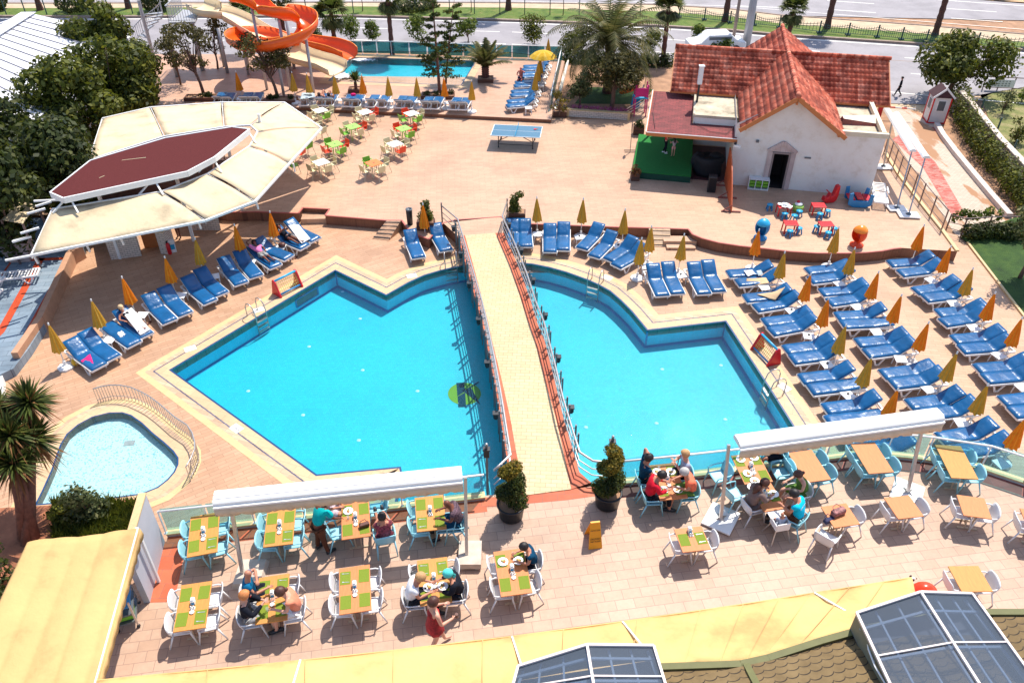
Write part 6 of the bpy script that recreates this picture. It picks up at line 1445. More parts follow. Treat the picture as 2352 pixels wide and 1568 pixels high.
strip_px('street_seam', [(1789,122),(2126,143),(2352,158)], [(1789,123),(2126,144),(2352,159)], ZT+.004, M['kerb'])
# paved entrance and drive on the east
pave = ats([(2040,245),(2120,238),(2175,250),(2160,290),(2240,392),(2330,505),(2330,560),(2205,556),(2060,330)], ZG+.01)
def pavm():
    m, n, b = _m('worn_red_and_cream_pavers'); v = coords(n)
    t = n.nodes.new('ShaderNodeTexBrick'); n.links.new(v, t.inputs['Vector']); t.inputs['Scale'].default_value = 1; t.inputs['Brick Width'].default_value = .22; t.inputs['Row Height'].default_value = .12; t.inputs['Mortar Size'].default_value = .008
    t.inputs['Color1'].default_value = (.55,.45,.36,1); t.inputs['Color2'].default_value = (.48,.38,.3,1); t.inputs['Mortar'].default_value = (.35,.25,.2,1)
    f = noise(n, coords(n, (1.2,.35,1), R(38)), .55, 5, .6)
    c = mix(n, t.outputs[0], (.36,.19,.1), ramp(n, f, [(.52,(0,0,0)),(.56,(1,1,1))])); n.links.new(c, b.inputs['Base Color']); b.inputs['Roughness'].default_value = .9; return m
o = MB().add(pave, [tuple(range(len(pave)))]).build('paved_drive', pavm(), fix=True); struct(o)
rr = MB()
M['redpav'] = tiles('red_pavers', (.5,.1,.08), (.58,.3,.25), (.35,.1,.08), .22, .12, .006, 0, .9, .5, .2)
for A, B in ((([(2140,292),(2225,395),(2312,500)]),([(2158,292),(2240,394),(2325,500)])),(([(2050,320),(2120,385),(2190,500)]),([(2078,300),(2150,375),(2222,500)]))): rr.strip(ats(A, ZG+.016), ats(B, ZG+.016))
struct(rr.build('paved_drive_edge', M['redpav']))
struct(MB().strip(ats([(2040,150),(2352,180)], ZG+.02), ats([(2030,248),(2180,262)], ZG+.02)).build('pavement', M['coping']))
k = MB(); P = ats([(2151,287),(2165,312),(2195,352),(2228,392),(2275,448),(2318,497)], ZG+.1)
for i in range(len(P)-1): k.bar(P[i], P[i+1], .3, .3)
struct(k.build('kerb', mat('pale_kerb', (.6,.52,.47), .8, .1, 3, .2)))
lawn = ats([(2224,559),(2352,727),(2500,920),(3000,900),(2600,480),(2330,500),(2205,545)], ZG+.35)
o = MB().add(lawn, [tuple(range(len(lawn)))]).build('lawn', M['lawn']); struct(o)
k = MB(); P = ats([(2222,558),(2352,727),(2520,945)], .02)
for i in range(len(P)-1): k.bar(P[i], P[i+1], .1, .12)
struct(k.build('lawn_kerb', M['coping2']))
# deck right of the terrace: walkway to the drive (already the pool deck sheet)
# hedges
def hedge(P, w, h, z, label, mt='dleaf', n=1500, size=.16, name='hedge', cat='hedge', group=None, dep=None):
    W_ = ats(P, z); og = W_[0]; L_ = []
    for i in range(len(W_)-1):
        a, b = W_[i]-og, W_[i+1]-og; k = max(2, int((b-a).length/.45))
        for j in range(k): c = a.lerp(b, (j+.5)/k); L_.append((c.x+rnd.uniform(-.1,.1), c.y+rnd.uniform(-.1,.1), h*.5, w*rnd.uniform(.85,1.2), w*rnd.uniform(.85,1.2), h*rnd.uniform(.5,.62)))
    q = MB(); leaf_quads(q, L_, n, size, .5); o = q.build(name, M[mt], None, fix=False); o.location = og; return tag(o, label, cat, group)
hedge([(2215,548),(2255,546),(2300,546),(2345,548)], .42, .75, 0, 'trimmed dark hedge at the corner of the lawn', n=2600, size=.14)
hedge([(2190,512),(2215,500),(2240,506),(2262,498),(2300,505)], .16, .5, .25, 'light green creeper on the railing above the dark hedge', 'lleaf', 700, .14, 'creeper', 'creeper')
hedge([(1290,165),(1340,170),(1400,172),(1470,175),(1545,178)], .75, 1.5, ZG, 'long dark hedge closing the playground garden from the street', 'dleaf', 5200, .22)
for i, (x, y, s_, mt, lab) in enumerate([(806,100,1.0,'lleaf','bright green bush behind the glass right of the slide exit'),(855,98,.8,'lleaf','narrow bright bush with a bare stem behind the glass'),(960,98,1.0,'lleaf','lime green bush left of the twin conifers, behind the glass'),(1075,100,1.05,'lleaf','lime green bush right of the twin conifers, behind the glass'),(1226,108,1.2,'mleaf','round green bush between palm planter and big date palm'),(1310,135,1.1,'mleaf','green bush at the garden end of the glass fence'),(1490,130,1.0,'mleaf','green bush in the hedge under the date palm fronds'),(1600,108,.8,'lleaf','light green shrub above the left end of the tiled roof'),(1636,124,.8,'mleaf','bush in front of the white car, nearer the palm'),(1664,126,.7,'lleaf','bush in front of the white car, nearer the mast'),(1335,120,1.0,'mleaf','leafy bush left of the big date palm trunk'),(720,115,1.0,'dleaf','dark bush behind the slide end')]):
    tree(x, y, ZG, lab, (.6*s_,.5*s_), 1.0*s_, .7*s_, mt, int(1100*s_), .17, 9, .5*s_, .05, seed=20+i, name='bush', cat='bush', group='bushes along the street side')
tree(1403,258,ZU,'broad olive toned pine shading the playground garden',(1.45,1.1),1.1,1.9,'pine',5200,.17,24,.55,.16,(.25,.2),31)
tree(1330,252,ZU,'small round green tree beside the playground pine',(.62,.55),1.1,.9,'olive',1700,.14,12,.4,.08,seed=32)
tree(2172,222,ZG,'large dark green tree behind the red and white booth',(2.6,1.9),2.3,1.3,'mleaf',6800,.26,28,.95,.2,(.6,0),33)
tree(2341,640,0,'grey green olive tree at the right edge of the lawn',(.9,.8),2.1,1.3,'olive',2600,.17,16,.6,.1,seed=34)
# planting bed west of the restaurant
bed = [V((p.x,p.y,0)) for p in ats([(80,1160),(240,1150),(338,1140),(320,1290),(60,1330),(-200,1330),(-100,1170)], .25)]
struct(MB().prism(bed, ZG, .22).build('planting_bed', mat('red_earth', (.32,.12,.06), .95, .3, 2, .6)))
gq = MB(); 
for _ in range(3200):
    u, v = rnd.random(), rnd.random(); p = at(120+200*u, 1150+90*v, .25); a = rnd.uniform(0,6.28); h = rnd.uniform(.1,.32)
    gq.add([p+V((-.035,0,0)), p+V((.035,0,0)), p+V((cos(a)*h*.7, sin(a)*h*.7, h))], [(0,1,2)])
tag(gq.build('ground_cover', M['mleaf'], fix=False), 'weeds and grass on the red earth bed beside the kids pool', 'ground cover', kind='stuff')
def scrub(px, py, z, lab, s_, mt, n, seed, group=None): return tree(px, py, z, lab, (.6*s_,.5*s_), 1.3*s_, .35*s_, mt, n, .12, 14, .32*s_, .05, seed=seed, name='shrub', cat='shrub', sparse=True, group=group, shell=.3)
scrub(213,1190,.2,'loose olive shrub standing over the near edge of the kids pool',.85,'olive',1300,41); scrub(150,1200,.2,'low leafy shrub between the yucca trunks and the kids pool',.5,'mleaf',600,42)
tree(-25,1395,0,'dark feathery conifer in the bottom left corner',(.7,.7),1.8,.6,'dleaf',3400,.13,16,.5,.1,seed=43)
def bigyucca():
    p = at(60,1245,.2); o = empty('yucca_tree', p, 0, 'big multi stemmed yucca beside the kids pool', 'yucca'); H_ = [(68,925,3.4),(22,1000,3.0),(75,1010,2.6),(30,1065,2.4),(-6,945,3.2)]
    t = MB(); q = MB(); d_ = MB()
    for i, (x, y, z) in enumerate(H_):
        e = at(x, y, z+.2)-p; b0 = V((rnd.uniform(-.2,.3), rnd.uniform(-.15,.2), -.1)); m_ = b0.lerp(e, .5)+V((.0,0,-.1))
        t.tube([b0, m_, e], [.17,.13,.09], 9); rosette(q, e, 190, .85, .075, seed=50+i, zmin=-.35); rosette(d_, e+V((0,0,-.12)), 90, .95, .05, seed=60+i, zmin=-1.5, droop=.9)
    t.build('trunk', M['rbark'], o, True); q.build('crown', M['palm'], o, fix=False); d_.build('dead_leaves', M['deadp'], o, fix=False)
bigyucca()
# topiaries
def topiary(px, py, label, seed):
    p = at(px, py, ZR); o = empty('topiary', p, 0, label, 'potted tree', 'spiral cypresses in black pots'); r_ = random.Random(seed)
    MB().lathe([(.26,0),(.34,.05),(.39,.5),(.42,.52),(.42,.56),(.37,.56),(.35,.48),(0,.48)], n=22).build('pot', M['black'], o, True); MB().lathe([(.355,.5),(0,.51)], n=20).build('soil', M['soil'], o)
    q = MB(); q2 = MB(); H = 1.5
    for i in range(26):
        t = i/25; a = t*2*pi*1.9+seed; r = .25*(1-t*.4); s_ = .31*(1-t*.3)
        c = (r*cos(a)*.8, r*sin(a)*.8, .62+t*H, s_, s_, s_*.62); leaf_quads(q if t < .72 else q2, [c], 420, .065, .75)
    MB().tube([(0,0,.45),(0,0,.6+H)], .04).build('trunk', M['bark'], o); q.build('crown', M['cyp'], o, fix=False); q2.build('crown_tip', M['gold_leaf'], o, fix=False)
topiary(1174,1185,'spiral cypress in a black pot left of the bridge mouth',0); topiary(1394,1158,'spiral cypress in a black pot right of the bridge mouth',2.2)
# potted shrubs by the bridge
def potbox(px, py, z, lab, w=.8, d_=.5, h=.4, seed=1, H=.9, mt='mleaf', bm='box_wood', n=900):
    p = at(px, py, z); o = empty('potted_shrub', p, -.05, lab, 'potted plant', 'shrubs in wooden boxes'); q = MB().box((0,0,h/2),(w,d_,h)); q.build('box', M[bm], o); MB().box((0,0,h+.005),(w-.1,d_-.1,.02)).build('soil', M['soil'], o)
    MB().bar((-w/2,-d_/2-.01,h*.5),(w/2,-d_/2-.01,h*.5),.02,.03).build('slat_gap', M['black'], o)
    q = MB(); leaf_quads(q, [(rnd.uniform(-.2,.2)*w, rnd.uniform(-.1,.1), h+H*t, .26*(1.1-.4*t), .22, .2) for t in (.1,.15,.2,.35,.5,.65,.8,.95)], n, .12, .3); q.build('foliage', M[mt], o, fix=False); MB().tube([(0,0,h),(0,0,h+H*.8)], .03).build('stem', M['bark'], o); return o
M['box_wood'] = woodm('dark_stained_box', (.1,.04,.025), (2,12,12), .7)
potbox(979,524,ZU,'bushy shrub in a wooden box left of the footbridge landing'); potbox(1187,503,ZU,'bushy shrub in a dark wooden box right of the footbridge landing')
potbox(1458,413,ZU,'small reddish shrub in a wooden box at the stage corner',.42,.35,.35,H=.3,mt='deadp',n=260); potbox(1466,308,ZU,'dark purple plant in a box behind the green stage',.6,.35,.5,H=.25,mt='dleaf',n=260)
p = at(942,515,ZU); o = empty('litter_bin', p, 0, 'slim black litter bin beside the boxed shrub', 'litter bin'); MB().lathe([(.13,0),(.15,.75),(.13,.78),(.12,.72),(0,.7)], n=14).build('body', M['black'], o, True); MB().lathe([(.155,.74),(.16,.8),(.12,.8),(.12,.76)], n=14).build('lid', M['dsteel'], o, True)
# garden with brick edging
struct(MB().add(ats([(1270,272),(1445,276),(1475,235),(1560,200),(1560,150),(1290,140)], ZU+.012), [tuple(range(6))]).build('garden_soil', M['soil']))
struct(MB().add(ats([(1320,238),(1470,240),(1500,205),(1350,200)], ZU+.02), [tuple(range(4))]).build('garden_lawn', M['lawn']))
M['wbrick'] = tiles('white_bricks_dark_joints', (.68,.6,.55), (.62,.55,.5), (.05,.04,.04), .22, .075, .012, 0, .8, .5, .1)
def wbrickm():
    m, n, b = _m('white_brick_wall'); tc = n.nodes.new('ShaderNodeTexCoord'); sp = n.nodes.new('ShaderNodeSeparateXYZ'); n.links.new(tc.outputs['Object'], sp.inputs[0]); cb = n.nodes.new('ShaderNodeCombineXYZ')
    ad = n.nodes.new('ShaderNodeMath'); ad.operation = 'ADD'; n.links.new(sp.outputs[0], ad.inputs[0]); n.links.new(sp.outputs[1], ad.inputs[1]); n.links.new(ad.outputs[0], cb.inputs[0]); n.links.new(sp.outputs[2], cb.inputs[1])
    t = n.nodes.new('ShaderNodeTexBrick'); n.links.new(cb.outputs[0], t.inputs['Vector']); t.inputs['Scale'].default_value = 1; t.inputs['Brick Width'].default_value = .26; t.inputs['Row Height'].default_value = .1; t.inputs['Mortar Size'].default_value = .006
    t.inputs['Color1'].default_value = (.66,.57,.5,1); t.inputs['Color2'].default_value = (.58,.49,.43,1); t.inputs['Mortar'].default_value = (.05,.035,.03,1); n.links.new(t.outputs[0], b.inputs['Base Color']); b.inputs['Roughness'].default_value = .85; return m
M['wb'] = wbrickm()
a, b = at(1304,268,ZU), at(1443,277,ZU); o = empty('brick_planter_wall', a, atan2(b.y-a.y,b.x-a.x), 'low white brick wall with flowers in front of the playground', 'wall'); L = (b-a).length
MB().box((L/2,.1,.2),(L,.2,.4)).build('brickwork', M['wb'], o); MB().box((0,.1,.23),(.14,.26,.5)).box((L,.1,.23),(.14,.26,.5)).box((L/2,.1,.42),(L-.14,.24,.04)).build('pier', M['coping2'], o)
M['pink'] = leafm('pink_flowers', (.4,.05,.2), (.6,.15,.4), (.05,.1,.02))
q = MB(); leaf_quads(q, [(.3+i*.36, .38, .5, .22, .16, .13) for i in range(int(L/.36))], 1300, .07, .3); tag(q.build('flower_bed', M['pink'], fix=False), 'row of pink flowers behind the low white brick wall', 'flowers', kind='stuff'); q_ = bpy.data.objects['flower_bed']; q_.location = a; q_.rotation_euler = o.rotation_euler
planter(1270,270,1301,271,ZU,.5,'brown planter with a thin pale sapling at the slide terrace corner', False, 'box_wood', .35); scrub(1284,262,ZU+.25,'thin pale yellowish sapling in the brown planter',.75,'gold_leaf',420,51)
# ---------------------------------------------------------------- playground slide, street furniture, booth
p = at(1470,255,ZU); o = empty('playground_slide', p, 0, 'small playground tower with blue, pink and orange slides', 'playground slide')
T_ = lambda x, y, z: at(x, y, z)-p
def trough(name, pts, w, h, mt, parent, thick=.03, bank=None):
    q = MB(); prof = [(-.5,1),(-.47,.35),(-.25,.02),(0,0),(.25,.02),(.47,.35),(.5,1)]; m_ = len(prof); vs = []; N = len(pts)
    for i, c in enumerate(pts):
        d = pts[min(i+1,N-1)]-pts[max(i-1,0)]; s_ = V((d.y,-d.x,0)); s_ = s_.normalized() if s_.length > 1e-6 else V((1,0,0)); bk = bank[i] if bank else 0
        for x, z in prof: vs.append(c+s_*w*x+V((0,0,h*z+bk*x)))
    q.add(vs, [(i*m_+k,i*m_+k+1,(i+1)*m_+k+1,(i+1)*m_+k) for i in range(N-1) for k in range(m_-1)]); ob_ = q.build(name, M[mt], parent, True, solid=thick)
    r = MB()
    for k in (0, m_-1): r.tube([vs[i*m_+k] for i in range(N)], .035 if w > .8 else .02, 6)
    return ob_, r
M['mag'] = mat('magenta_plastic', (.6,.02,.2), .4, .08, 5, .02)
_, r = trough('slide_chute', [T_(1458,250,ZU+.1),T_(1463,226,ZU+.3),T_(1466,212,ZU+.8),T_(1468,203,ZU+1.2)], .5, .22, 'lblue', o); r.build('rim', M['blue'], o, True)
_, r = trough('tunnel', [T_(1430,216,ZU+.5),T_(1445,212,ZU+.9),T_(1460,206,ZU+1.2)], .5, .3, 'orange', o); r.build('rim', M['mag'], o, True)
MB().box(T_(1472,222,ZU+1.1),(.8,.7,.06)).build('platform', M['lblue'], o)
for x, y in ((-.35,-.3),(.35,-.3),(-.35,.3),(.35,.3)): c = T_(1472,222,ZU+1.1)+V((x,y,0)); MB().bar((c.x,c.y,0),(c.x,c.y,1.9),.07).build('post', M['mag'], o)
c = T_(1472,222,ZU+1.1); MB().box(c+V((0,-.3,.35)),(.7,.05,.5)).box(c+V((.35,0,.35)),(.05,.6,.5)).build('panel', M['mag'], o)
# rails by the stage steps
q = MB()
for k in range(3): a, b = at(1440,262-k*6,ZU+.25+.3*k), at(1490,232-k*6,ZU+.25+.3*k); q.bar(a, b, .035)
tag(q.build('handrail', M['steel']), 'three sloping grey rails between the white brick wall and the stage', 'railing')
# light mast, utility pole
for x0, y0, x1, y1, r, h, lab, nm, m_ in ((1712,112,1722,-20,.32,5.4,'thick pale metal mast rising behind the tiled roof','mast','steelm'),(1680,116,1690,-20,.13,5.4,'thin grey utility pole left of the thick mast','utility_pole','kerb')):
    M['steelm'] = M.get('steelm') or mat('pale_galvanised_steel', (.4,.4,.42), .45, .08, 3, .05, metal=.2)
    g = at(x0, y0, ZG); MBo = MB().tube([(0,0,0),(0,0,h*.5),(0,0,h+2)], [r,r*.9,r*.75], 14); q = MBo.build(nm, M[m_], None, True); q.location = g; tag(q, lab, 'pole')
# median fences
def ornfence(P, z, label, n_panel, h=.75):
    W_ = ats(P, z); og = W_[0]; o = empty('street_fence', og, 0, label, 'fence'); tot = []; 
    for i in range(len(W_)-1):
        a, b = W_[i]-og, W_[i+1]-og; k = max(1, round((b-a).length/n_panel))
        for j in range(k):
            u, v = a.lerp(b, j/k), a.lerp(b, (j+1)/k); p_ = MB().bar(u, u+V((0,0,h*1.25)), .09); p_.box(u+V((0,0,.03)), (.35,.35,.12)); p_.build('post', M['fgreen'], o)
            q = MB().bar(u+V((0,0,.12)), v+V((0,0,.12)), .035); N = 9; nb = 12
            for hh in (0, -.16): q.tube([u.lerp(v, t/N)+V((0,0,h+hh-.2*sin(pi*t/N))) for t in range(N+1)], .02, 4)
            for t in range(1, nb): f = t/nb; q.bar(u.lerp(v, f)+V((0,0,.1)), u.lerp(v, f)+V((0,0,h+.12-.18*sin(pi*f))), .025)
            q.build('panel', M['fgreen'], o)
M['fgreen'] = mat('dark_green_ironwork', (.01,.06,.06), .5, .1, 4, .02)
FL = [(1560,40),(1676,53),(1789,64),(1881,76),(2014,86),(2126,97),(2243,104),(2352,112),(2460,120)]
ornfence(FL, ZT+.12, 'dark green ornamental iron fence with spear tops along the median', 2.3)
q = MB(); og = None
o = empty('wire_fence', at(0,34,ZT+.12), 0, 'thin dark post fence along the left part of the median', 'fence'); og = at(0,34,ZT+.12)
xs_ = [15,60,108,155,205,252,305,352,704,812,955,1033,1090,1148,1205,1263,1330,1400,1470]; prev = None
for x in xs_:
    yb = 34-(2 if x > 300 else 0)+(0 if x < 700 else -2)+max(0, x-900)*.012; b_ = at(x, yb, ZT+.12)-og; tp = b_+V((0,0,1.7)); MB().bar(b_, tp, .07).build('post', M['fgreen'], o)
    if prev is not None and x-prev[0] < 120: w = MB().bar(prev[1]+V((0,0,1.5)), b_+V((0,0,1.5)), .02).bar(prev[1]+V((0,0,.9)), b_+V((0,0,.9)), .012).build('wire', M['fgreen'], o)
    prev = (x, b_)
for i, (x, y, zt, lab) in enumerate([(93,24,7,'leftmost palm trunk on the median'),(296,20,7,'second palm trunk on the median'),(1168,24,7,'palm trunk on the median above the slide pool'),(1665,50,6.5,'palm trunk on the median left of the mast'),(1899,66,7,'leaning palm trunk on the median above the roof'),(2147,81,4.4,'palm with visible fronds on the median at the right')]):
    g = at(x, y, ZT+.1); fanpalm(0, 0, zt, lab, 1.3, ZT, 70+i, .22, 18, True, loc=V((g.x+(.6 if i > 3 else 0)*0, g.y, 0)))
for i, (x, y, rx, h, lab) in enumerate([(179,28,1.5,1.9,'big round clipped bush on the median at the left'),(360,26,1.1,1.9,'dark bush on the median behind the slide platform'),(-5,24,.9,1.6,'dark bush on the median at the left edge'),(950,24,1.7,.9,'wide low dark bush on the median above the slide pool')]):
    p = at(x, y, ZT+.1); q = MB(); leaf_quads(q, [(0,0,h*.5,rx,rx,h*.5)], 2200, .2, .85); q = q.build('round_bush', M['dleaf'], None, fix=False); q.location = p; tag(q, lab, 'bush', 'clipped bushes on the median')
for i, (x, y, lab) in enumerate([(213,30,'thin young tree on the median left of the round bush'),(833,27,'thin staked young tree on the median, left of the wide bush'),(1082,29,'thin staked young tree on the median above the conifers'),(1293,36,'thin staked young tree on the median above the date palm')]):
    tree(x, y, ZT+.1, lab, (.3,.3), .6, 1.6, 'mleaf', 260, .14, 5, .3, .04, seed=80+i, name='young_tree', group='young street trees')
# white car behind the hedge
p = at(1640,118,ZT); o = empty('parked_car', p, .08, 'white car roof showing behind the hedge left of the mast', 'car'); 
q = MB(); pr = [(-2.1,.35),(-2.1,.75),(-1.3,.9),(-.7,1.4),(.9,1.42),(1.5,.95),(2.1,.85),(2.15,.35)]; n_ = len(pr); q.add([(x,-.85+.12*(z>1.2),z) for x, z in pr]+[(x,.85-.12*(z>1.2),z) for x, z in pr], [tuple(range(n_)), tuple(range(2*n_-1,n_-1,-1))]+[(i,n_+i,n_+(i+1)%n_,(i+1)%n_) for i in range(n_)]); q.build('body', M['white'], o, bev=.06)
for sx in (-1.3,1.35):
    for sy in (-.85,.85): q = MB().tube([(sx,sy-.1,.33),(sx,sy+.1,.33)], .33, 16); q.build('wheel', M['black'], o)
MB().box((.1,-.86+.06,1.12),(1.7,.04,.3)).box((.1,.86-.06,1.12),(1.7,.04,.3)).build('window', M['dsteel'], o)
p = at(2112+1764-1764+542-542,3,ZT); o = empty('parked_car', at(2318,-8,ZT), .3, 'dark red car partly cut off at the top right corner', 'car'); q = MB(); q.add([(x,-.85+.12*(z>1.2),z) for x, z in pr]+[(x,.85-.12*(z>1.2),z) for x, z in pr], [tuple(range(n_)), tuple(range(2*n_-1,n_-1,-1))]+[(i,n_+i,n_+(i+1)%n_,(i+1)%n_) for i in range(n_)]); q.build('body', M['redd'], o, bev=.06)
for sx in (-1.3,1.35):
    for sy in (-.85,.85): MB().tube([(sx,sy-.1,.33),(sx,sy+.1,.33)], .33, 16).build('wheel', M['black'], o)
# booth
a = at(2129,283,ZG); u_ = at(2168,285,ZG)-a; bw = u_.length; o = empty('gate_booth', a, atan2(u_.y,u_.x), 'narrow white booth with red corner posts and dark gabled roof', 'booth'); BH = 1.62; bd = 1.0
M['vboard'] = tiles('white_boarded_wall', (.7,.68,.66), (.7,.68,.66), (.45,.43,.42), 3, .09, .004, 0, .6)
MB().box((bw/2,bd/2,BH/2),(bw,bd,BH)).build('wall', mat('white_boards', (.72,.7,.68), .6, .05, 5, .05), o)
for x in (0,bw):
    for y in (0,bd): MB().bar((x,y,0),(x,y,BH+.02),.07).build('corner_post', M['redd'], o)
g = MB(); e = .12; g.add([(-e,-e,BH),(bw+e,-e,BH),(bw/2,-e,BH+.55),(-e,bd+e,BH),(bw+e,bd+e,BH),(bw/2,bd+e,BH+.55)], [(0,1,2),(3,5,4),(0,2,5,3),(1,4,5,2)]); g.build('roof', mat('dark_maroon_roof', (.06,.02,.025), .8, .2, 6, .2), o)
f = MB().bar((-e,-e-.02,BH),(bw/2,-e-.02,BH+.57),.05,.1).bar((bw+e,-e-.02,BH),(bw/2,-e-.02,BH+.57),.05,.1); f.build('bargeboard', M['white'], o); MB().add([(-e+.03,-e+.03,BH),(bw+e-.03,-e+.03,BH),(bw/2,-e+.03,BH+.5)], [(0,1,2)]).build('gable', M['white'], o)
w = MB().box((bw/2,-.012,BH*.68),(bw*.5,.03,BH*.42)).build('window', M['white'], o); MB().box((bw/2,-.03,BH*.68),(bw*.4,.02,BH*.36)).build('pane', M['dsteel'], w)
w = MB().box((-.012,bd/2,BH*.68),(.03,bd*.5,BH*.42)).build('window', M['white'], o); MB().box((-.03,bd/2,BH*.68),(.02,bd*.4,BH*.36)).build('pane', M['dsteel'], w)
MB().box((bw/2,bd/2,.04),(bw+.06,bd+.06,.08)).build('plinth', M['redd'], o)
a, b = at(2028,245,ZG+.75), at(2103,251,ZG+.75); o = empty('barrier', (a.x,a.y,ZG), atan2(b.y-a.y,b.x-a.x), 'red and white lifting barrier beside the booth', 'barrier'); L = (b-a).length
MB().box((L/2,0,.75),(L,.05,.07)).build('boom', M['white'], o); MB().box((L*.3,0,.75),(L*.16,.055,.075)).box((L*.66,0,.75),(L*.16,.055,.075)).box((L*.05,0,.75),(L*.08,.055,.075)).build('red_band', M['redd'], o); MB().box((-.1,0,.4),(.25,.25,.8)).build('cabinet', M['redd'], o)
# garden wall with ivy on the east
P = [(2205,205),(2232,235),(2262,272),(2300,318),(2352,372),(2440,470)]
W_ = ats(P, ZG+1.35); o = empty('garden_wall', (W_[0].x,W_[0].y,ZG), 0, 'grey stone garden wall running behind the ivy at the right', 'wall'); og = V((W_[0].x,W_[0].y,ZG)); q = MB()
for i in range(len(W_)-1): a, b = W_[i]-og, W_[i+1]-og; q.bar((a.x,a.y,.65),(b.x,b.y,.65),.25,1.35)
q.build('wall_body', mat('mottled_stone_wall', (.4,.32,.26), .9, .2, 3, .4), o)
q = MB()
for i in range(len(W_)-1): a, b = W_[i]-og, W_[i+1]-og; q.bar((a.x,a.y,1.35),(b.x,b.y,1.35),.34,.06)
q.build('coping', mat('pale_coping', (.6,.5,.42), .9, .15, 3, .2), o)
for x, y in ((2251,300),(2314,405),(2214+58,262)): pass
iv = [(2190,235),(2200,268),(2215,300),(2240,345),(2270,385),(2300,425),(2335,470),(2380,530)]
hedge(iv, .62, 1.5, ZG, 'thick dark ivy hedge between the drive and the garden wall', 'mleaf', 9000, .15, 'ivy_hedge')
for i, (x, y) in enumerate(((2252,255),(2290,300),(2325,352))): b_ = at(x, y, ZG+1); tag(MB().bar(b_, b_+V((0,0,.75)), .07).build('fence_post', M['fgreen']), 'dark green post standing on the garden wall, %s from the booth' % ord_[i], 'post', 'dark posts on the garden wall')
struct(MB().add(ats([(2240,185),(2500,190),(2700,420),(2440,470),(2352,372),(2270,270)], ZG+.02), [tuple(range(6))]).build('rough_ground', grassm('rough_ground_cover', (.08,.12,.03), (.2,.2,.06), (.4,.3,.18))))
scrub(2300,262,ZG,'small grey green shrub beyond the garden wall',.9,'olive',500,52); scrub(2345,235,ZG,'small bright shrub beyond the garden wall at the right edge',.6,'lleaf',400,53); scrub(2330,330,ZG,'low bush just behind the garden wall',.9,'mleaf',800,54)
a, b = at(2255,208,ZG), at(2330,212,ZG); o = empty('sign_fence', a, atan2(b.y-a.y,b.x-a.x), 'dark rail fence carrying a white sign board at the top right', 'fence'); L = (b-a).length*1.35
for i in range(4): MB().bar((L*i/3,0,0),(L*i/3,0,1.0),.06).build('post', M['brownsteel'], o)
MB().bar((0,0,.95),(L,0,.95),.05).bar((0,0,.25),(L,0,.25),.05).build('rail', M['brownsteel'], o); s_ = MB().box((L*.36,-.05,.55),(L*.62,.02,.5)).build('sign_board', M['white'], o)
q = MB()
for i in range(7):
    for j in range(3): q.box((L*.1+i*L*.075,-.065,.4+j*.14),(.12,.005,.035)).box((L*.1+i*L*.075+.02,-.065,.43+j*.14),(.03,.005,.07))
q.build('sign_marks', M['dsteel'], s_)
# rail along the terrace beside the drive
def railfence(P, z, label, h=.85, sp=1.1, rows=(1,.62,.3), name='railing'):
    W_ = ats(P, z); og = W_[0]; o = empty(name, og, 0, label, 'railing'); 
    for r in rows: MB().tube([p-og+V((0,0,h*r)) for p in W_], .025 if r == 1 else .016, 6).build('rail', M['brownsteel'], o, True)
    for i in range(len(W_)-1):
        a, b = W_[i]-og, W_[i+1]-og; k = max(1, round((b-a).length/sp))
        for j in range(k+(i == len(W_)-2)): c = a.lerp(b, j/k); MB().bar(c, c+V((0,0,h+.05)), .05).build('post', M['brownsteel'], o)
    return o
railfence([(2030,352),(2062,402),(2112,466),(2162,528)], ZU, 'bronze railing along the upper terrace above the drive', 1.0); railfence([(2170,535),(2206,544),(2262,540),(2330,538)], .0, 'bronze railing crossing the end of the drive behind the hedge', .95)
k = MB(); P_ = ats([(2034,352),(2064,400),(2164,528),(2199,576)], ZU+.03)
for i in range(len(P_)-1): k.bar(P_[i], P_[i+1], .16, .08)
struct(k.build('terrace_kerb', M['coping2']))
# ---------------------------------------------------------------- water slides
M['oslide'] = mat('glossy_orange_fibreglass', (.8,.11,.01), .3, .06, 2, .02); M['cslide'] = mat('cream_fibreglass', (.72,.56,.34), .4, .06, 2, .03); M['orim'] = mat('light_orange_rim', (.9,.25,.02), .3, .05, 2, 0)
def smooth(P, k=4):
    out = []
    for i in range(len(P)-1):
        p0, p1, p2, p3 = P[max(i-1,0)], P[i], P[i+1], P[min(i+2,len(P)-1)]
        for j in range(k): t = j/k; out.append(.5*((2*p1)+(p2-p0)*t+(2*p0-5*p1+4*p2-p3)*t*t+(3*p1-p0-3*p2+p3)*t**3))
    return out+[P[-1]]
og = at(560,150,ZS); ow = empty('orange_water_slide', og, 0, 'long winding orange water slide ending in the slide pool', 'water slide')
OP = [(500,-14,6.3),(526,0,6.0),(562,10,5.6),(593,22,5.2),(624,37,4.85),(655,46,4.6),(685,50,4.35),(706,61,4.1),(708,79,3.85),(692,96,3.6),(664,108,3.4),(634,116,3.2),(602,120,3.0),(568,118,2.8),(546,108,2.6),(556,98,2.45),(588,94,2.25),(624,96,2.05),(666,102,1.85),(704,107,1.65),(740,113,1.45),(770,119,1.3),(792,127,1.15),(806,136,1.0)]
pts = smooth([at(x, y, z+.35)-og for x, y, z in OP]); N = len(pts)
bank = []
for i in range(N):
    a, b, c = pts[max(i-3,0)], pts[i], pts[min(i+3,N-1)]; cr = ((b-a).x*(c-b).y-(b-a).y*(c-b).x)/max(.01,(b-a).length*(c-b).length); bank.append(max(-1, min(1, cr*2.2))*.5)
_, r = trough('chute', pts, 1.3, .6, 'oslide', ow, .05, bank); r.build('rim', M['orim'], ow, True)
oc = empty('cream_water_slide', og, 0, 'wide cream water slide running down into the slide pool', 'water slide')
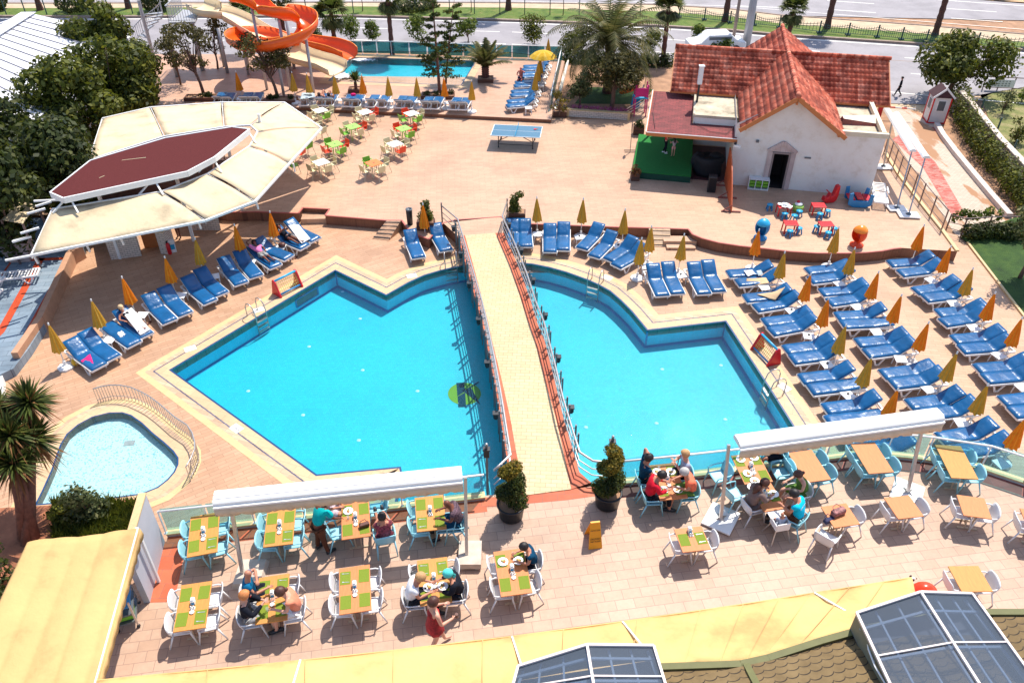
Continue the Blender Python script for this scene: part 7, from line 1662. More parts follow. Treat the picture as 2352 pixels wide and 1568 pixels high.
CP = [(452,20,3.9),(468,27,3.75),(490,36,3.65),(518,43,3.4),(552,58,3.0),(583,76,2.55),(612,94,2.1),(638,110,1.75),(662,126,1.5),(690,140,1.35),(720,149,1.25),(750,157,1.1),(778,170,.85)]
pc = smooth([at(x, y, z+.4)-og for x, y, z in CP]); _, r = trough('chute', pc, 2.1, .55, 'cslide', oc, .06); r.build('rim', M['cslide'], oc, True)
for (x, y, zt) in ((523,168,2.9),(608,160,2.1),(676,158,3.3)): g_ = at(x, y, ZS)-og; MB().tube([g_, g_+V((0,0,zt))], .11, 10).build('support_post', M['steelm'], oc if x < 600 else ow, True)
for k in (10, 18, 26, 34, 44, 60, 72): 
    b_ = pts[min(k,N-1)]; MB().tube([(b_.x,b_.y,0),(b_.x,b_.y,b_.z-.05)], .09, 10).build('support_post', M['steelm'], ow, True)
for k in (8,16,24,32): b_ = pc[min(k,len(pc)-1)]; MB().tube([(b_.x,b_.y,0),(b_.x,b_.y,b_.z-.05)], .1, 10).build('support_post', M['steelm'], oc, True)
# tower platform
a = at(402,52,ZS+3.4); b = at(452,45,ZS+3.4); og2 = V((a.x,a.y,ZS)); o = empty('slide_tower', og2, 0, 'grey steel platform with railings at the top of the cream slide', 'slide tower')
Q = [at(388,52,4.1)-og2, at(448,50,4.1)-og2, at(458,27,4.1)-og2, at(420,22,4.1)-og2]; MB().slab(Q, .12).build('platform', M['steelm'], o)
def vrail(P, h=1.0):
    q = MB()
    for i in range(len(P)-1):
        a, b = P[i], P[i+1]; q.bar(a+V((0,0,h)), b+V((0,0,h)), .05); q.bar(a+V((0,0,.1)), b+V((0,0,.1)), .03); n_ = max(2, int((b-a).length/.16))
        for j in range(n_+1): c = a.lerp(b, j/n_); q.bar(c+V((0,0,.05)), c+V((0,0,h)), .022)
    return q
vrail([Q[3],Q[0],Q[1]]).build('railing', M['steelm'], o)
ce = at(372,62,3.2)-og2; sp_ = [V((ce.x-1.1+1.3*cos(t), ce.y+1.3*sin(t), 3.3-.26*i)) for i, t in enumerate([.2+.33*k for k in range(12)])]; vrail(sp_, .9).build('stair_railing', M['steelm'], o)
q = MB()
for i in range(11): c = sp_[i]; m_ = V((ce.x-1.1, ce.y, c.z)); q.slab([m_, c, sp_[i+1]+V((0,0,.26))], .05)
q.build('stair_tread', M['steelm'], o); MB().tube([(ce.x-1.1,ce.y,0),(ce.x-1.1,ce.y,4.2)], .12).build('stair_column', M['steelm'], o)
for x, y in ((408,176),(466,162)): g_ = at(x, y, ZS)-og2; MB().tube([g_, g_+V((0,0,3.3))], .15, 12).build('column', M['steelm'], o, True)
# foam where the slides enter
M['foam'] = mat('white_foam', (.85,.88,.9), .8, .05, 10, .6)
for (x, y, n_, sp, lab) in ((824,137,170,(1.3,.45),'white splash where the orange slide meets the pool'),(784,174,200,(.75,.6),'white foam where the cream slide meets the pool')):
    c = at(x, y, ZS-.07); q = MB()
    for _ in range(n_):
        u, v = rnd.gauss(0,.38)*sp[0], rnd.gauss(0,.4)*sp[1]; s_ = rnd.uniform(.03,.1)*(1.4-min(1, hypot(u,v))); q.ball((u+(.3 if x > 800 else 0),v,0), (s_*1.3,s_,s_*.45), 6, 4)
    q = q.build('splash_foam', M['foam'], None, True); q.location = c; tag(q, lab, 'foam', kind='stuff')
# white tent roof in the top left
zt = 3.6; A = at(66,30,zt+1.4); B_ = at(-190,190,zt+1.4); RR = at(300,84,zt); RB = at(20,330,zt); LL = at(-70,75,zt); LB = at(-420,260,zt)
og = V((A.x,A.y,ZG)); o = empty('white_tent', og, 0, 'large white ribbed tent roof in the top left corner', 'tent'); M['tent'] = mat('white_tent_membrane', (.68,.68,.72), .6, .05, .6, .05)
MB().slab([A-og,RR-og,RB-og,B_-og], .06).slab([A-og,B_-og,LB-og,LL-og], .06).build('roof', M['tent'], o)
q = MB(); 
for i in range(1, 16): t = i/16; q.bar((A-og).lerp(B_-og, t)+V((0,0,.03)), (RR-og).lerp(RB-og, t)+V((0,0,.03)), .04, .05)
for i in range(1, 12): t = i/12; q.bar((A-og).lerp(B_-og, t)+V((0,0,.03)), (LL-og).lerp(LB-og, t)+V((0,0,.03)), .04, .05)
q.build('rib', mat('grey_seam', (.3,.29,.32), .6, .05, 4, 0), o)
MB().bar(A-og+V((0,0,.04)), B_-og+V((0,0,.04)), .9, .03).build('ridge_band', M['tent'], o)
w = MB(); 
for a, b in ((RR,RB),(A,RR),(A,LL)): w.add([a-og, b-og, V(((b-og).x,(b-og).y,0)), V(((a-og).x,(a-og).y,0))], [(0,1,2,3)])
w.build('side_wall', M['tent'], o)
# ---------------------------------------------------------------- bar with ring of beige awnings
bar = empty('poolside_bar', at(300,500,ZU), 0, 'open bar under a dark red pointed roof and ring of beige awnings', 'bar'); bo = bar.location.copy()
def bz(x, y, z): return at(x, y, z)-bo
M['bcan'] = canvas('beige_awning_canvas', (.72,.58,.38), .15)
pan = [((120,481),(370,441),(472,507),(71,587)),((370,441),(477,399.5),(586,463),(472,507)),((477,399.5),(574,336),(665,375.5),(586,463)),((574,336),(592,303),(739,295),(665,375.5)),
 ((592,303),(575,288),(653,236),(739,295)),((575,288),(515,292),(510,236),(653,236)),((515,292),(377,314),(346,247.5),(510,236)),((377,314),(205,368),(235,273),(346,247.5))]
zi, zo = 3.72, 3.05
for a, b, c, d in pan:
    q = [bz(*a, zi), bz(*b, zi), bz(*c, zo), bz(*d, zo)]
    # leave a narrow slot between neighbours
    e = (q[1]-q[0]).normalized()*.07; e2 = (q[2]-q[3]).normalized()*.07
    vs, fs = sheet([q[0]+e, q[1]-e, q[2]-e2, q[3]+e2], 10, 8, lambda u, v: .10*sin(pi*v)*(1 if v < .62 else 1)-.05*sin(pi*u)*sin(pi*v)+.01*sin(u*17+v*5))
    MB().add(vs, fs).build('awning_panel', M['bcan'], bar, True, solid=.012)
tr_ = MB(); ot = MB()
for i, (a, b, c, d) in enumerate(pan):
    for s_ in ((a, d),(b, c)):
        p0, p1 = bz(*s_[0], zi-.03), bz(*s_[1], zo-.03); tr_.bar(p0, p1, .05); tr_.bar(p0+V((0,0,-.22)), p1+V((0,0,-.1)), .035)
        for k in range(7): u = (k+.5)/7; tr_.bar(p0.lerp(p1, u), p0.lerp(p1, min(1, u+.07))+V((0,0,-.15)), .02)
    ot.bar(bz(*d, zo), bz(*c, zo), .08, .09); ot.bar(bz(*a, zi), bz(*b, zi), .06, .08)
tr_.build('truss', M['whitem'], bar); ot.build('rail', M['whitem'], bar)
q = MB()
for (x0, y0), (x1, y1) in (((12,598),(71,587)),((28,556),(72,543)),((47,536),(90,523)),((62,491),(104,479)),((30,534+20),(72,520+23)),((82,474),(118,463)),((78,462),(140,459))):
    zz = lerp(zo, zi, max(0,min(1,(587-y1)/106))); MB().bar(bz(x0, y0, zz), bz(x1, y1, zz), .07).build('outrigger', M['whitem'], bar)
zr = 4.25; RP = [(115,442),(145,455),(430,394),(492.5,361),(572.5,297),(532.5,292),(380,317),(207,369)]
P_ = [bz(x, y, zr+(0 if i in (0,1,2,3,4) else .15)) for i, (x, y) in enumerate(RP)]; MB().slab(P_, .03).build('roof', M['shin2'] if 'shin2' in M else mat('maroon_roof_felt', (.1,.024,.024), .95, .22, 30, .3, spec=.1), bar)
fq = MB(); n_ = len(P_)
for i in range(n_): a, b = P_[i], P_[(i+1)%n_]; fq.bar(a+V((0,0,-.1)), b+V((0,0,-.1)), .06, .24)
fq.build('fascia', M['whitem'], bar); MB().bar(bz(232,374,zr+.1), bz(335,362,zr+.1), .02).bar(bz(228,409,zr+.05),bz(240,404,zr+.05),.02).build('conduit', M['cream'], bar)
q = MB()
for i, (x, y) in enumerate(((155,452),(350,412),(485,362),(565,298))):
    t = bz(x, y, zr-.1); q.bar(V((t.x,t.y+2.2,-.8)), t+V((0,2.2,-.1)), .12); q.bar(t+V((0,.1,0)), t+V((.5,-.5,-.45)), .06).bar(t+V((0,.1,0)), t+V((-.5,-.5,-.45)), .06)
for x, y, zz in ((193,561,zo),(272,545,zo),(452,508,zo),(586,463,zo),(672,378,zo),(72,588,zo)): t = bz(x, y, zz-.05); q.bar(t+V((0,.12,0)), t+V((0,.2,-.45)), .06)
q.build('column', M['whitem'], bar)
# white brick counters under the awning
def brickblock(pts, h, z, label, top=True, nm='brick_counter'):
    W_ = [V((p.x,p.y,0)) for p in ats(pts, z)]; og = V((W_[0].x,W_[0].y,z)); o = empty(nm, og, 0, label, 'counter'); W_ = [V((w.x-og.x,w.y-og.y,0)) for w in W_]
    b = MB().prism(W_, 0, h).build('brickwork', M['wb'], o)
    if top: MB().prism(offset(W_, .05), h+.002, h+.06, bottom=True).build('counter_top', mat('beige_stone', (.55,.42,.28), .6, .1, 3, .05), o)
    return o
brickblock([(256,597),(326,588),(318,545),(246,552)], 1.15, 0, 'white brick counter block under the beige awning, nearest the camera')
brickblock([(370,583),(387,584),(404,566),(386,556),(372,560)], 1.1, 0, 'small white brick pillar with rounded top left of the fire extinguisher')
brickblock([(436,529),(508,529),(502,505),(430,507)], 1.05, 0, 'long white brick counter at the step below the bar awning'); 
a, b = at(331,572,0), at(372,568,0); tag(MB().box(((a.x+b.x)/2,(a.y+b.y)/2+.1,.5),((b-a).length,.06,1.0),atan2(b.y-a.y,b.x-a.x)).build('wooden_door', M['wood']), 'orange wooden half door between the white brick counters', 'door')
p = at(388,581,0); o = empty('fire_extinguisher', at(391,583,0), 0, 'red fire extinguisher beside the white brick pillar', 'fire extinguisher'); MB().tube([(0,0,0),(0,0,.05),(0,0,.5),(0,0,.58)], [.08,.09,.09,.03], 12).build('cylinder', M['redd'], o, True); MB().box((0,0,.62),(.05,.12,.06)).tube([(0,.05,.6),(.1,0,.5),(.08,0,.25)], .012, 6).build('valve', M['black'], o)
o = empty('bottle_cooler', at(398,578,0), .5, 'small white and turquoise box next to the fire extinguisher', 'box'); MB().box((0,0,.3),(.3,.25,.6)).build('body', M['white'], o, bev=.02); MB().box((0,-.127,.3),(.22,.006,.25)).build('label', M['lblue'], o)
# gloom inside the bar: floor, fridges, counters, red stools
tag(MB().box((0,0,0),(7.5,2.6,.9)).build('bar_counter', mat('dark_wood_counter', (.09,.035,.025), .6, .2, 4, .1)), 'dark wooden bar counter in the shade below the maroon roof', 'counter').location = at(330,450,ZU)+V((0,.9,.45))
for i, (x, y) in enumerate(((490,372),(505,360),(519,350))): o = empty('red_stool', at(x, y+26, ZU), 0, 'red round stool seen under the maroon roof edge, %s from the left' % ord_[i], 'stool', 'red stools at the bar'); MB().ball((0,0,.7),(.22,.22,.08)).build('seat', M['redd'], o, True); MB().bar((0,0,0),(0,0,.66),.06).build('leg', M['steel'], o)
# small canopy at the far left with planter
a = at(30,505,2.6); o = empty('small_canopy', V((a.x,a.y,ZG)), 0, 'small old yellowish canopy among trees left of the bar', 'canopy'); og = V((a.x,a.y,ZG)); Q = [at(3,505,2.5)-og, at(52,514,2.5)-og, at(86,470,2.6)-og, at(42,455,2.6)-og]; md = (Q[0]+Q[1]+Q[2]+Q[3])/4+V((0,0,.25))
MB().add(Q+[md], [(0,1,4),(1,2,4),(2,3,4),(3,0,4)]).build('canvas', M['bcan'], o, solid=.01); q = MB()
for k in Q: q.bar((k.x,k.y,0), k, .07)
q.build('post', M['brownsteel'], o)
o = empty('white_planter_box', at(52,594,ZB), .1, 'tall pinkish white planter box under the awning corner', 'planter'); MB().add([(-.42,-.3,0),(.42,-.3,0),(.42,.3,0),(-.42,.3,0),(-.6,-.4,.95),(.6,-.4,.95),(.6,.4,.95),(-.6,.4,.95)], [(0,1,5,4),(1,2,6,5),(2,3,7,6),(3,0,4,7),(0,3,2,1)]).build('box', mat('pinkish_board', (.5,.38,.36), .7, .08, 4, .05), o); MB().box((0,0,.9),(1.0,.66,.03)).build('soil', M['soil'], o)
# ---------------------------------------------------------------- children's furniture
def kidtable(px, py, label):
    p = at(px, py, ZU+.45); o = place(KT, (p.x,p.y,ZU), rnd.uniform(-.1,.2)-.1, label, 'table', 'red children tables'); o.name = 'kids_table'; return p
KT = empty('kt'); MB().box((0,0,.44),(.62,.5,.04)).build('table_top', M['redd'], KT, bev=.01)
for sx in (-.27,.27):
    for sy in (-.21,.21): MB().bar((sx,sy,.43),(sx*1.06,sy*1.06,0),.05).build('leg', M['redd'], KT)
KS = empty('ks'); MB().lathe([(.13,.26),(.15,.28),(.15,.30),(0,.305)], n=14).build('seat', M['lblue'], KS, True)
for k in range(4): a = k*pi/2+.7; MB().bar((.1*cos(a),.1*sin(a),.27),(.16*cos(a),.16*sin(a),0),.05).build('leg', M['blue'], KS)
for x, y, l in ((1802,473,'covered with white papers'),(1881,471,'right of the basket'),(1817,512,'in front, left of two'),(1898,514,'in front, right of two')): kidtable(x, y, 'small red square table '+l)
for x, y, l in [(1769,470,'standing alone at the left'),(1803,490,'in front of the paper covered table'),(1825,495,'second in front of the paper covered table'),(1836.5,485,'right of the basket toy'),(1884,491,'in front of the far right red table'),(1901.5,484,'right side of the far right red table'),(1815,530,'in front of the near left red table'),(1836,524,'right side of the near left red table'),(1876.5,520,'left side of the near right red table'),(1903,534,'in front of the near right red table'),(1916.5,524,'right side of the near right red table')]:
    p = at(x, y, ZU+.28); o = place(KS, (p.x,p.y,ZU), rnd.uniform(0,6), 'small round blue stool '+l, 'stool', 'blue children stools'); o.name = 'kids_stool'
p = at(1802,472,ZU+.47); q = MB()
for _ in range(9): q.box((p.x+rnd.uniform(-.25,.25),p.y+rnd.uniform(-.2,.2),p.z+.01+.004*_),(.21,.29,.004),rnd.uniform(0,3),rnd.uniform(-.1,.3))
q.ball((p.x,p.y,p.z+.06),(.12,.1,.07)); tag(q.build('drawing_papers', M['paper']), 'heap of white drawing papers on the red children table', 'papers')
p = at(1831,484,ZU); o = empty('toy_basket', p, 0, 'green and yellow toy basket with a red ball between the red tables', 'toy'); MB().lathe([(.2,0),(.27,.2),(.25,.3),(.22,.3),(.2,.05),(0,.05)], n=16).build('basket', M['tgreen'], o, True); MB().ball((0,0,.35),(.2,.16,.08)).build('paper', M['paper'], o, True); MB().ball((-.02,.05,.45),.08).build('ball', M['redd'], o, True)
def eggchair(px, py, m1, m2, lab, rz):
    p = at(px, py, ZU); o = empty('egg_chair', p, rz, lab, 'egg chair', 'swivel egg chairs'); MB().lathe([(.3,0),(.3,.05),(.14,.1),(.12,.2),(0,.2)], n=18).build('base', m1, o, True)
    q = MB(); n_, m_ = 18, 12; vs = []
    for i in range(m_+1):
        t = pi*i/m_
        for k in range(n_+1): a = R(50)+(2*pi-R(100))*k/n_-pi/2; vs.append((.31*sin(t)*cos(a), .31*sin(t)*sin(a), .56-.40*cos(t)))
    q.add(vs, [(i*(n_+1)+k,i*(n_+1)+k+1,(i+1)*(n_+1)+k+1,(i+1)*(n_+1)+k) for i in range(m_) for k in range(n_)]); q.build('shell', m1, o, True, solid=.03)
    q = MB(); vs = []
    for i in range(m_//2+1):
        t = pi*(.62+.38*i/(m_/2))
        for k in range(n_+1): a = R(-20)+pi*1.2*k/n_-pi/2-.5; vs.append((.335*sin(t)*cos(a), .335*sin(t)*sin(a), .58-.41*cos(t)))
    q.add(vs, [(i*(n_+1)+k,i*(n_+1)+k+1,(i+1)*(n_+1)+k+1,(i+1)*(n_+1)+k) for i in range(m_//2) for k in range(n_)]); q.build('hood', m2, o, True, solid=.02)
eggchair(1967,563,mat('vivid_orange_shell',(.85,.07,.01),.4,.06,4,.02),M['orim'],'bright orange egg chair with hood on the upper terrace',R(-65)); eggchair(1746,547,M['blue'],M['lblue'],'blue egg chair with hood on the upper terrace',R(-35))
p = at(1902,464,ZU); o = empty('rocking_toy', p, R(100), 'red plastic rocking toy against the white house wall', 'toy'); q = MB(); pr = [(-.35,.1),(-.2,.0),(.15,0),(.35,.12),(.3,.35),(.12,.3),(.05,.5),(-.02,.35),(-.15,.45),(-.22,.85),(-.38,.9),(-.4,.4)]; n_ = len(pr); q.add([(-.14,y,z) for y, z in pr]+[(.14,y,z) for y, z in pr], [tuple(range(n_)), tuple(range(2*n_-1,n_-1,-1))]+[(i,n_+i,n_+(i+1)%n_,(i+1)%n_) for i in range(n_)]); q.build('body', M['redd'], o, bev=.05); MB().bar((-.22,.1,.55),(.22,.1,.55),.04).build('handle', M['redd'], o)
p = at(1968,468,ZU); o = empty('seesaw_bench', p, -.1, 'blue and red plastic rocker bench against the house wall', 'toy')
for sy in (-.38,.38):
    q = MB(); pr = [(-.55,.12),(-.3,.0),(.3,0),(.55,.12),(.58,.65),(.4,.7),(.35,.35),(-.35,.35),(-.4,.75),(-.58,.7)]; n_ = len(pr); q.add([(x,sy-.04,z) for x, z in pr]+[(x,sy+.04,z) for x, z in pr], [tuple(range(n_)), tuple(range(2*n_-1,n_-1,-1))]+[(i,n_+i,n_+(i+1)%n_,(i+1)%n_) for i in range(n_)]); q.build('side_panel', M['blue'], o, bev=.03)
MB().box((-.38,0,.36),(.3,.7,.04)).build('seat', M['redd'], o); MB().box((.38,0,.36),(.3,.7,.04)).build('seat', M['redd'], o); MB().box((0,0,.42),(.3,.7,.04)).build('table_top', M['redd'], o)
# ---------------------------------------------------------------- small things
p = at(1364,1248,ZR); o = empty('wet_floor_sign', p, R(8), 'yellow folding wet floor sign on the restaurant terrace', 'sign', sc=1.3); MB().slab([(-.15,-.14,.02),(.15,-.14,.02),(.11,.04,.62),(-.11,.04,.62)], .02).build('front_board', M['orang2'] if 'orang2' in M else mat('sign_yellow',(.85,.35,.01),.4,.05,4,.02), o); MB().slab([(.15,.28,.02),(-.15,.28,.02),(-.11,.06,.62),(.11,.06,.62)], .02).build('rear_board', bpy.data.materials['sign_yellow'], o); MB().bar((-.1,.05,.63),(.1,.05,.63),.04).build('hinge', bpy.data.materials['sign_yellow'], o)
tl = atan2(.6,.18); words('WATCH STEP', .035, M['black'], o, (0,-.014-.01,.45), (tl,0,0)); words('CAUTION', .05, M['black'], o, (0,-.075-.01,.25), (tl,0,0)); words('WET FLOOR', .04, M['black'], o, (0,-.09-.01,.19), (tl,0,0))
# service trolley
p = at(297,1418,ZR); o = empty('service_trolley', p, R(20), 'blue grey service trolley with green tray half under the yellow awning', 'trolley')
for z in (.25,.55,.85): MB().box((0,0,z),(.5,.75,.05)).build('shelf', M['dsteel'] if z < .8 else M['blue'], o)
for sx in (-.24,.24):
    for sy in (-.36,.36): MB().bar((sx,sy,.1),(sx,sy,1.0),.04).build('post', M['steel'], o); MB().ball((sx,sy,.05),.05,8,5).build('wheel', M['black'], o)
MB().box((0,-.1,.36),(.4,.4,.12)).build('tray', M['green'], o); MB().lathe([(.06,0),(.07,.2),(.03,.25),(0,.25)], (0,.1,.88), 10).lathe([(.05,0),(.05,.15),(0,.15)], (.1,-.15,.88), 10).build('jug', M['white'], o)
# ball, towels, clothes, bags
p = at(177,838,0); o = empty('beach_ball', (p.x,p.y,.16), .4, 'yellow and white beach ball beside the pink towel lounger', 'ball'); MB().ball((0,0,0),.16,16,10).build('ball', M['yellow'], o, True); q = MB()
for a in (.3,1.8,3.5,5.0): q.add([(0,0,-.163)]+[(.163*sin(t)*cos(a+s_*.22*sin(t)), .163*sin(t)*sin(a+s_*.22*sin(t)), -.163*cos(t)) for s_ in (-1,1) for t in (.5,1.1,1.7,2.3)], [(1,2,6,5),(2,3,7,6),(3,4,8,7)])
q.build('white_panel', M['white'], o, True)
def drape(px_, z, mt, label, name='towel', n=10, cat='towel', am=.03, drop=0, group=None):
    Q = [at(x, y, z) if len(t) == 2 else at(t[0], t[1], t[2]) for t in px_ for x, y in [t[:2]]]; og = Q[0]; r_ = random.Random(len(label)); ph = r_.uniform(0,6)
    vs, fs = sheet([a-og for a in Q], n, n, lambda u, v: am*(.5*sin(u*9+ph)+.5*sin(v*11+u*4+ph))*.6); o = MB().add(vs, fs).build(name, mt, None, True, solid=.012); o.location = og; return tag(o, label, cat, group)
M['pinkt'] = cloth('hot_pink_towel', (.8,.02,.16)); M['wtowel'] = cloth('white_towel', (.8,.78,.77), .05); M['btowel'] = cloth('beige_towel', (.62,.43,.25), .08); M['patt'] = mat('patterned_cloth', (.35,.42,.45), .9, .7, 20, .2)
drape([(186,829,.47),(207,812,.47),(215,836,.44),(199,845,.25)], .45, M['pinkt'], 'hot pink towel hanging over the first lounger')
drape([(282,719,.82),(302,706,.84),(345,757,.46),(322,770,.46)], .46, M['wtowel'], 'white towel spread under the woman in a cap', am=.02)
drape([(662,518,.86),(686,516,.86),(713,548,.47),(693,560,.47)], .46, M['wtowel'], 'long white towel on the lounger beside the woman in dark swimsuit', am=.02)
drape([(1715,640,.48),(1762,637,.48),(1766,650,.47),(1712,660,.30)], .47, M['btowel'], 'beige towel across the second lounger beside the right pool', am=.02)
drape([(1738,675,.48),(1774,672,.52),(1803,659,.86),(1780,690,.48)], .47, M['btowel'], 'beige towel over the raised back of the third lounger', am=.03)
drape([(1708,621,.5),(1728,620,.5),(1734,628,.5),(1718,635,.5)], .5, M['wtowel'], 'open white magazine on the first lounger right of the pool', 'magazine', 6, 'magazine', .01)
drape([(1737,622,.56),(1748,620,.6),(1753,630,.56),(1742,634,.55)], .5, M['patt'], 'patterned booklet beside the magazine on the lounger', 'magazine', 6, 'magazine', .01)
drape([(268,766,.45),(280,760,.47),(289,769,.45),(276,775,.45)], .45, M['wtowel'], 'small crumpled white cloth on the flat lounger', 'cloth', 8, 'cloth', .08)
drape([(693,214,ZS+.65),(722,214,ZS+.5),(724,224,ZS+.5),(690,228,ZS+.9)], .5, M['patt'], 'patterned towel draped over the slide row lounger', am=.05)
def blob(px, py, z, r, mt, label, name, cat, sq=.6, n_=3, group=None):
    p = at(px, py, z); q = MB(); r_ = random.Random(int(px))
    for _ in range(n_): q.ball((r_.uniform(-.3,.3)*r, r_.uniform(-.3,.3)*r, r*sq*.8), (r*r_.uniform(.6,.9), r*r_.uniform(.5,.8), r*sq), 10, 7)
    o = q.build(name, mt, None, True); o.location = p; return tag(o, label, cat, group)
M['brown'] = mat('brown_leather', (.1,.03,.02), .5, .2, 6, .2)
blob(648,566,.4,.18,M['brown'],'brown bag on the white side table by the woman in dark','bag','bag'); blob(812,221,ZS+.6,.16,M['pinkt'],'pink bag lying on a lounger below the yucca planter','bag','bag'); blob(1230,200,ZS+.4,.16,M['btowel'],'cream bag on the lounger beside the sunburnt man','bag','bag')
for x, y, l in ((338,744,'dark sandals beside the head of the white towel lounger'),(614,628,'sandals in front of the man in pink'),(676,594,'small brown sandals right of the man in pink')):
    p = at(x, y, 0); q = MB().box((-.07,0,.02),(.08,.22,.03),.3).box((.07,.05,.02),(.08,.22,.03),-.2).tube([(-.1,.05,.03),(-.07,.05,.07),(-.03,.05,.03)],.01,5).tube([(.03,.1,.03),(.07,.1,.07),(.1,.1,.03)],.01,5).build('sandals', M['brown']); q.location = p; tag(q, l, 'sandals')
def bag_on(px, py, z, mt, lab, w=.26, nm='handbag'):
    p = at(px, py, z); o = empty(nm, p, .4, lab, 'bag'); MB().box((0,0,w*.22),(w,w*.45,w*.42)).build('body', mt, o, bev=w*.1); MB().tube([(-w*.4,0,w*.4),(-w*.3,w*.3,w*.5),(w*.2,w*.5,w*.4),(w*.4,0,w*.4)], .012, 6).build('strap', mt, o, True)
bag_on(837,1208,ZR+TOPZ+.01,M['brown'],'brown leather handbag on the placemat of the handbag table',.28)
bag_on(1924,1180,ZR+TOPZ,mat('floral_print',(.25,.1,.1),.7,.9,14,.1),'dark floral handbag on the small square table',.42); bag_on(1903,1198,ZR+.62,mat('navy_cloth_bag',(.02,.02,.07),.8,.3,6,.2),'navy bag hanging on the tilted white armchair',.32); bag_on(955,1320,ZR+.6,M['black'],'black bag hanging on the far left white armchair',.26)
p = at(1641,1101,ZR+.03); 
# high chair with baby
p = at(1782,1232,ZR); hc = empty('high_chair', p, R(12), 'white high chair with grey legs holding a baby', 'high chair')
MB().box((0,0,.5),(.36,.34,.05)).box((0,-.19,.62),(.4,.04,.28)).box((-.2,0,.6),(.04,.36,.2)).box((.2,0,.6),(.04,.36,.2)).build('seat', M['white'], hc, bev=.02); MB().box((0,.24,.7),(.5,.3,.03)).build('tray', M['white'], hc, bev=.01)
for sx in (-1,1):
    for sy in (-1,1): MB().bar((sx*.16,sy*.14,.5),(sx*.28,sy*.28,0),.03).build('leg', M['steel'], hc)
# small dog and orange object at the near awning
M['fur'] = mat('white_fur', (.75,.72,.7), .9, .08, 20, .3)
# ---------------------------------------------------------------- people
def skinmesh(name, verts, edges, rad, mt, parent, root=0, sub=1):
    me = bpy.data.meshes.new(name); me.from_pydata([tuple(v) for v in verts], edges, []); me.materials.append(mt)
    o = bpy.data.objects.new(name, me); COL.objects.link(o); o.parent = parent
    s_ = o.modifiers.new('skin', 'SKIN'); s_.use_smooth_shade = True; s_.branch_smoothing = .6
    sv = me.skin_vertices[0].data if me.skin_vertices else None
    if sv is None:
        bm = bmesh.new(); bm.from_mesh(me); bm.verts.layers.skin.verify(); bm.to_mesh(me); bm.free(); sv = me.skin_vertices[0].data
    for i, r in enumerate(rad): sv[i].radius = r if isinstance(r, tuple) else (r, r)
    sv[root].use_root = True
    u = o.modifiers.new('sub', 'SUBSURF'); u.levels = sub; u.render_levels = sub
    return o
SIT = dict(pel=(0,-.06,.55), sp=(0,-.08,.72), ch=(0,-.06,.93), nk=(0,-.03,1.07), hd=(0,.01,1.16), tp=(0,.01,1.27), shL=(-.17,-.05,1.0), shR=(.17,-.05,1.0), elL=(-.24,.08,.8), elR=(.24,.08,.8), wrL=(-.15,.3,.80), wrR=(.15,.3,.80),
  hpL=(-.09,0,.53), hpR=(.09,0,.53), knL=(-.12,.38,.53), knR=(.12,.38,.53), anL=(-.12,.40,.1), anR=(.12,.42,.1), toL=(-.13,.55,.05), toR=(.13,.57,.05))
STD = dict(pel=(0,0,.92), sp=(0,0,1.08), ch=(0,0,1.28), nk=(0,.01,1.44), hd=(0,.03,1.54), tp=(0,.03,1.66), shL=(-.18,0,1.37), shR=(.18,0,1.37), elL=(-.24,-.01,1.1), elR=(.24,-.01,1.1), wrL=(-.25,.08,.86), wrR=(.25,.08,.86),
  hpL=(-.09,0,.86), hpR=(.09,0,.86), knL=(-.1,.02,.48), knR=(.1,.02,.48), anL=(-.1,0,.08), anR=(.1,0,.08), toL=(-.11,.16,.04), toR=(.11,.16,.04))
ca, sa = cos(R(34)), sin(R(34))
def bk(d, up=.12, x=0): return (x, 1.22+ca*d-sa*up, .40+sa*d+ca*up)
LIE = dict(pel=(0,1.12,.53), sp=bk(.1,.15), ch=bk(.3,.16), nk=bk(.46,.17), hd=bk(.56,.2), tp=bk(.67,.2), shL=bk(.38,.13,-.17), shR=bk(.38,.13,.17), elL=(-.28,1.35,.6), elR=(.28,1.35,.6), wrL=(-.2,1.12,.62), wrR=(.2,1.12,.62),
  hpL=(-.09,1.05,.52), hpR=(.09,1.05,.52), knL=(-.11,.66,.56), knR=(.11,.66,.52), anL=(-.1,.28,.48), anR=(.13,.28,.48), toL=(-.12,.2,.56), toR=(.15,.2,.56))
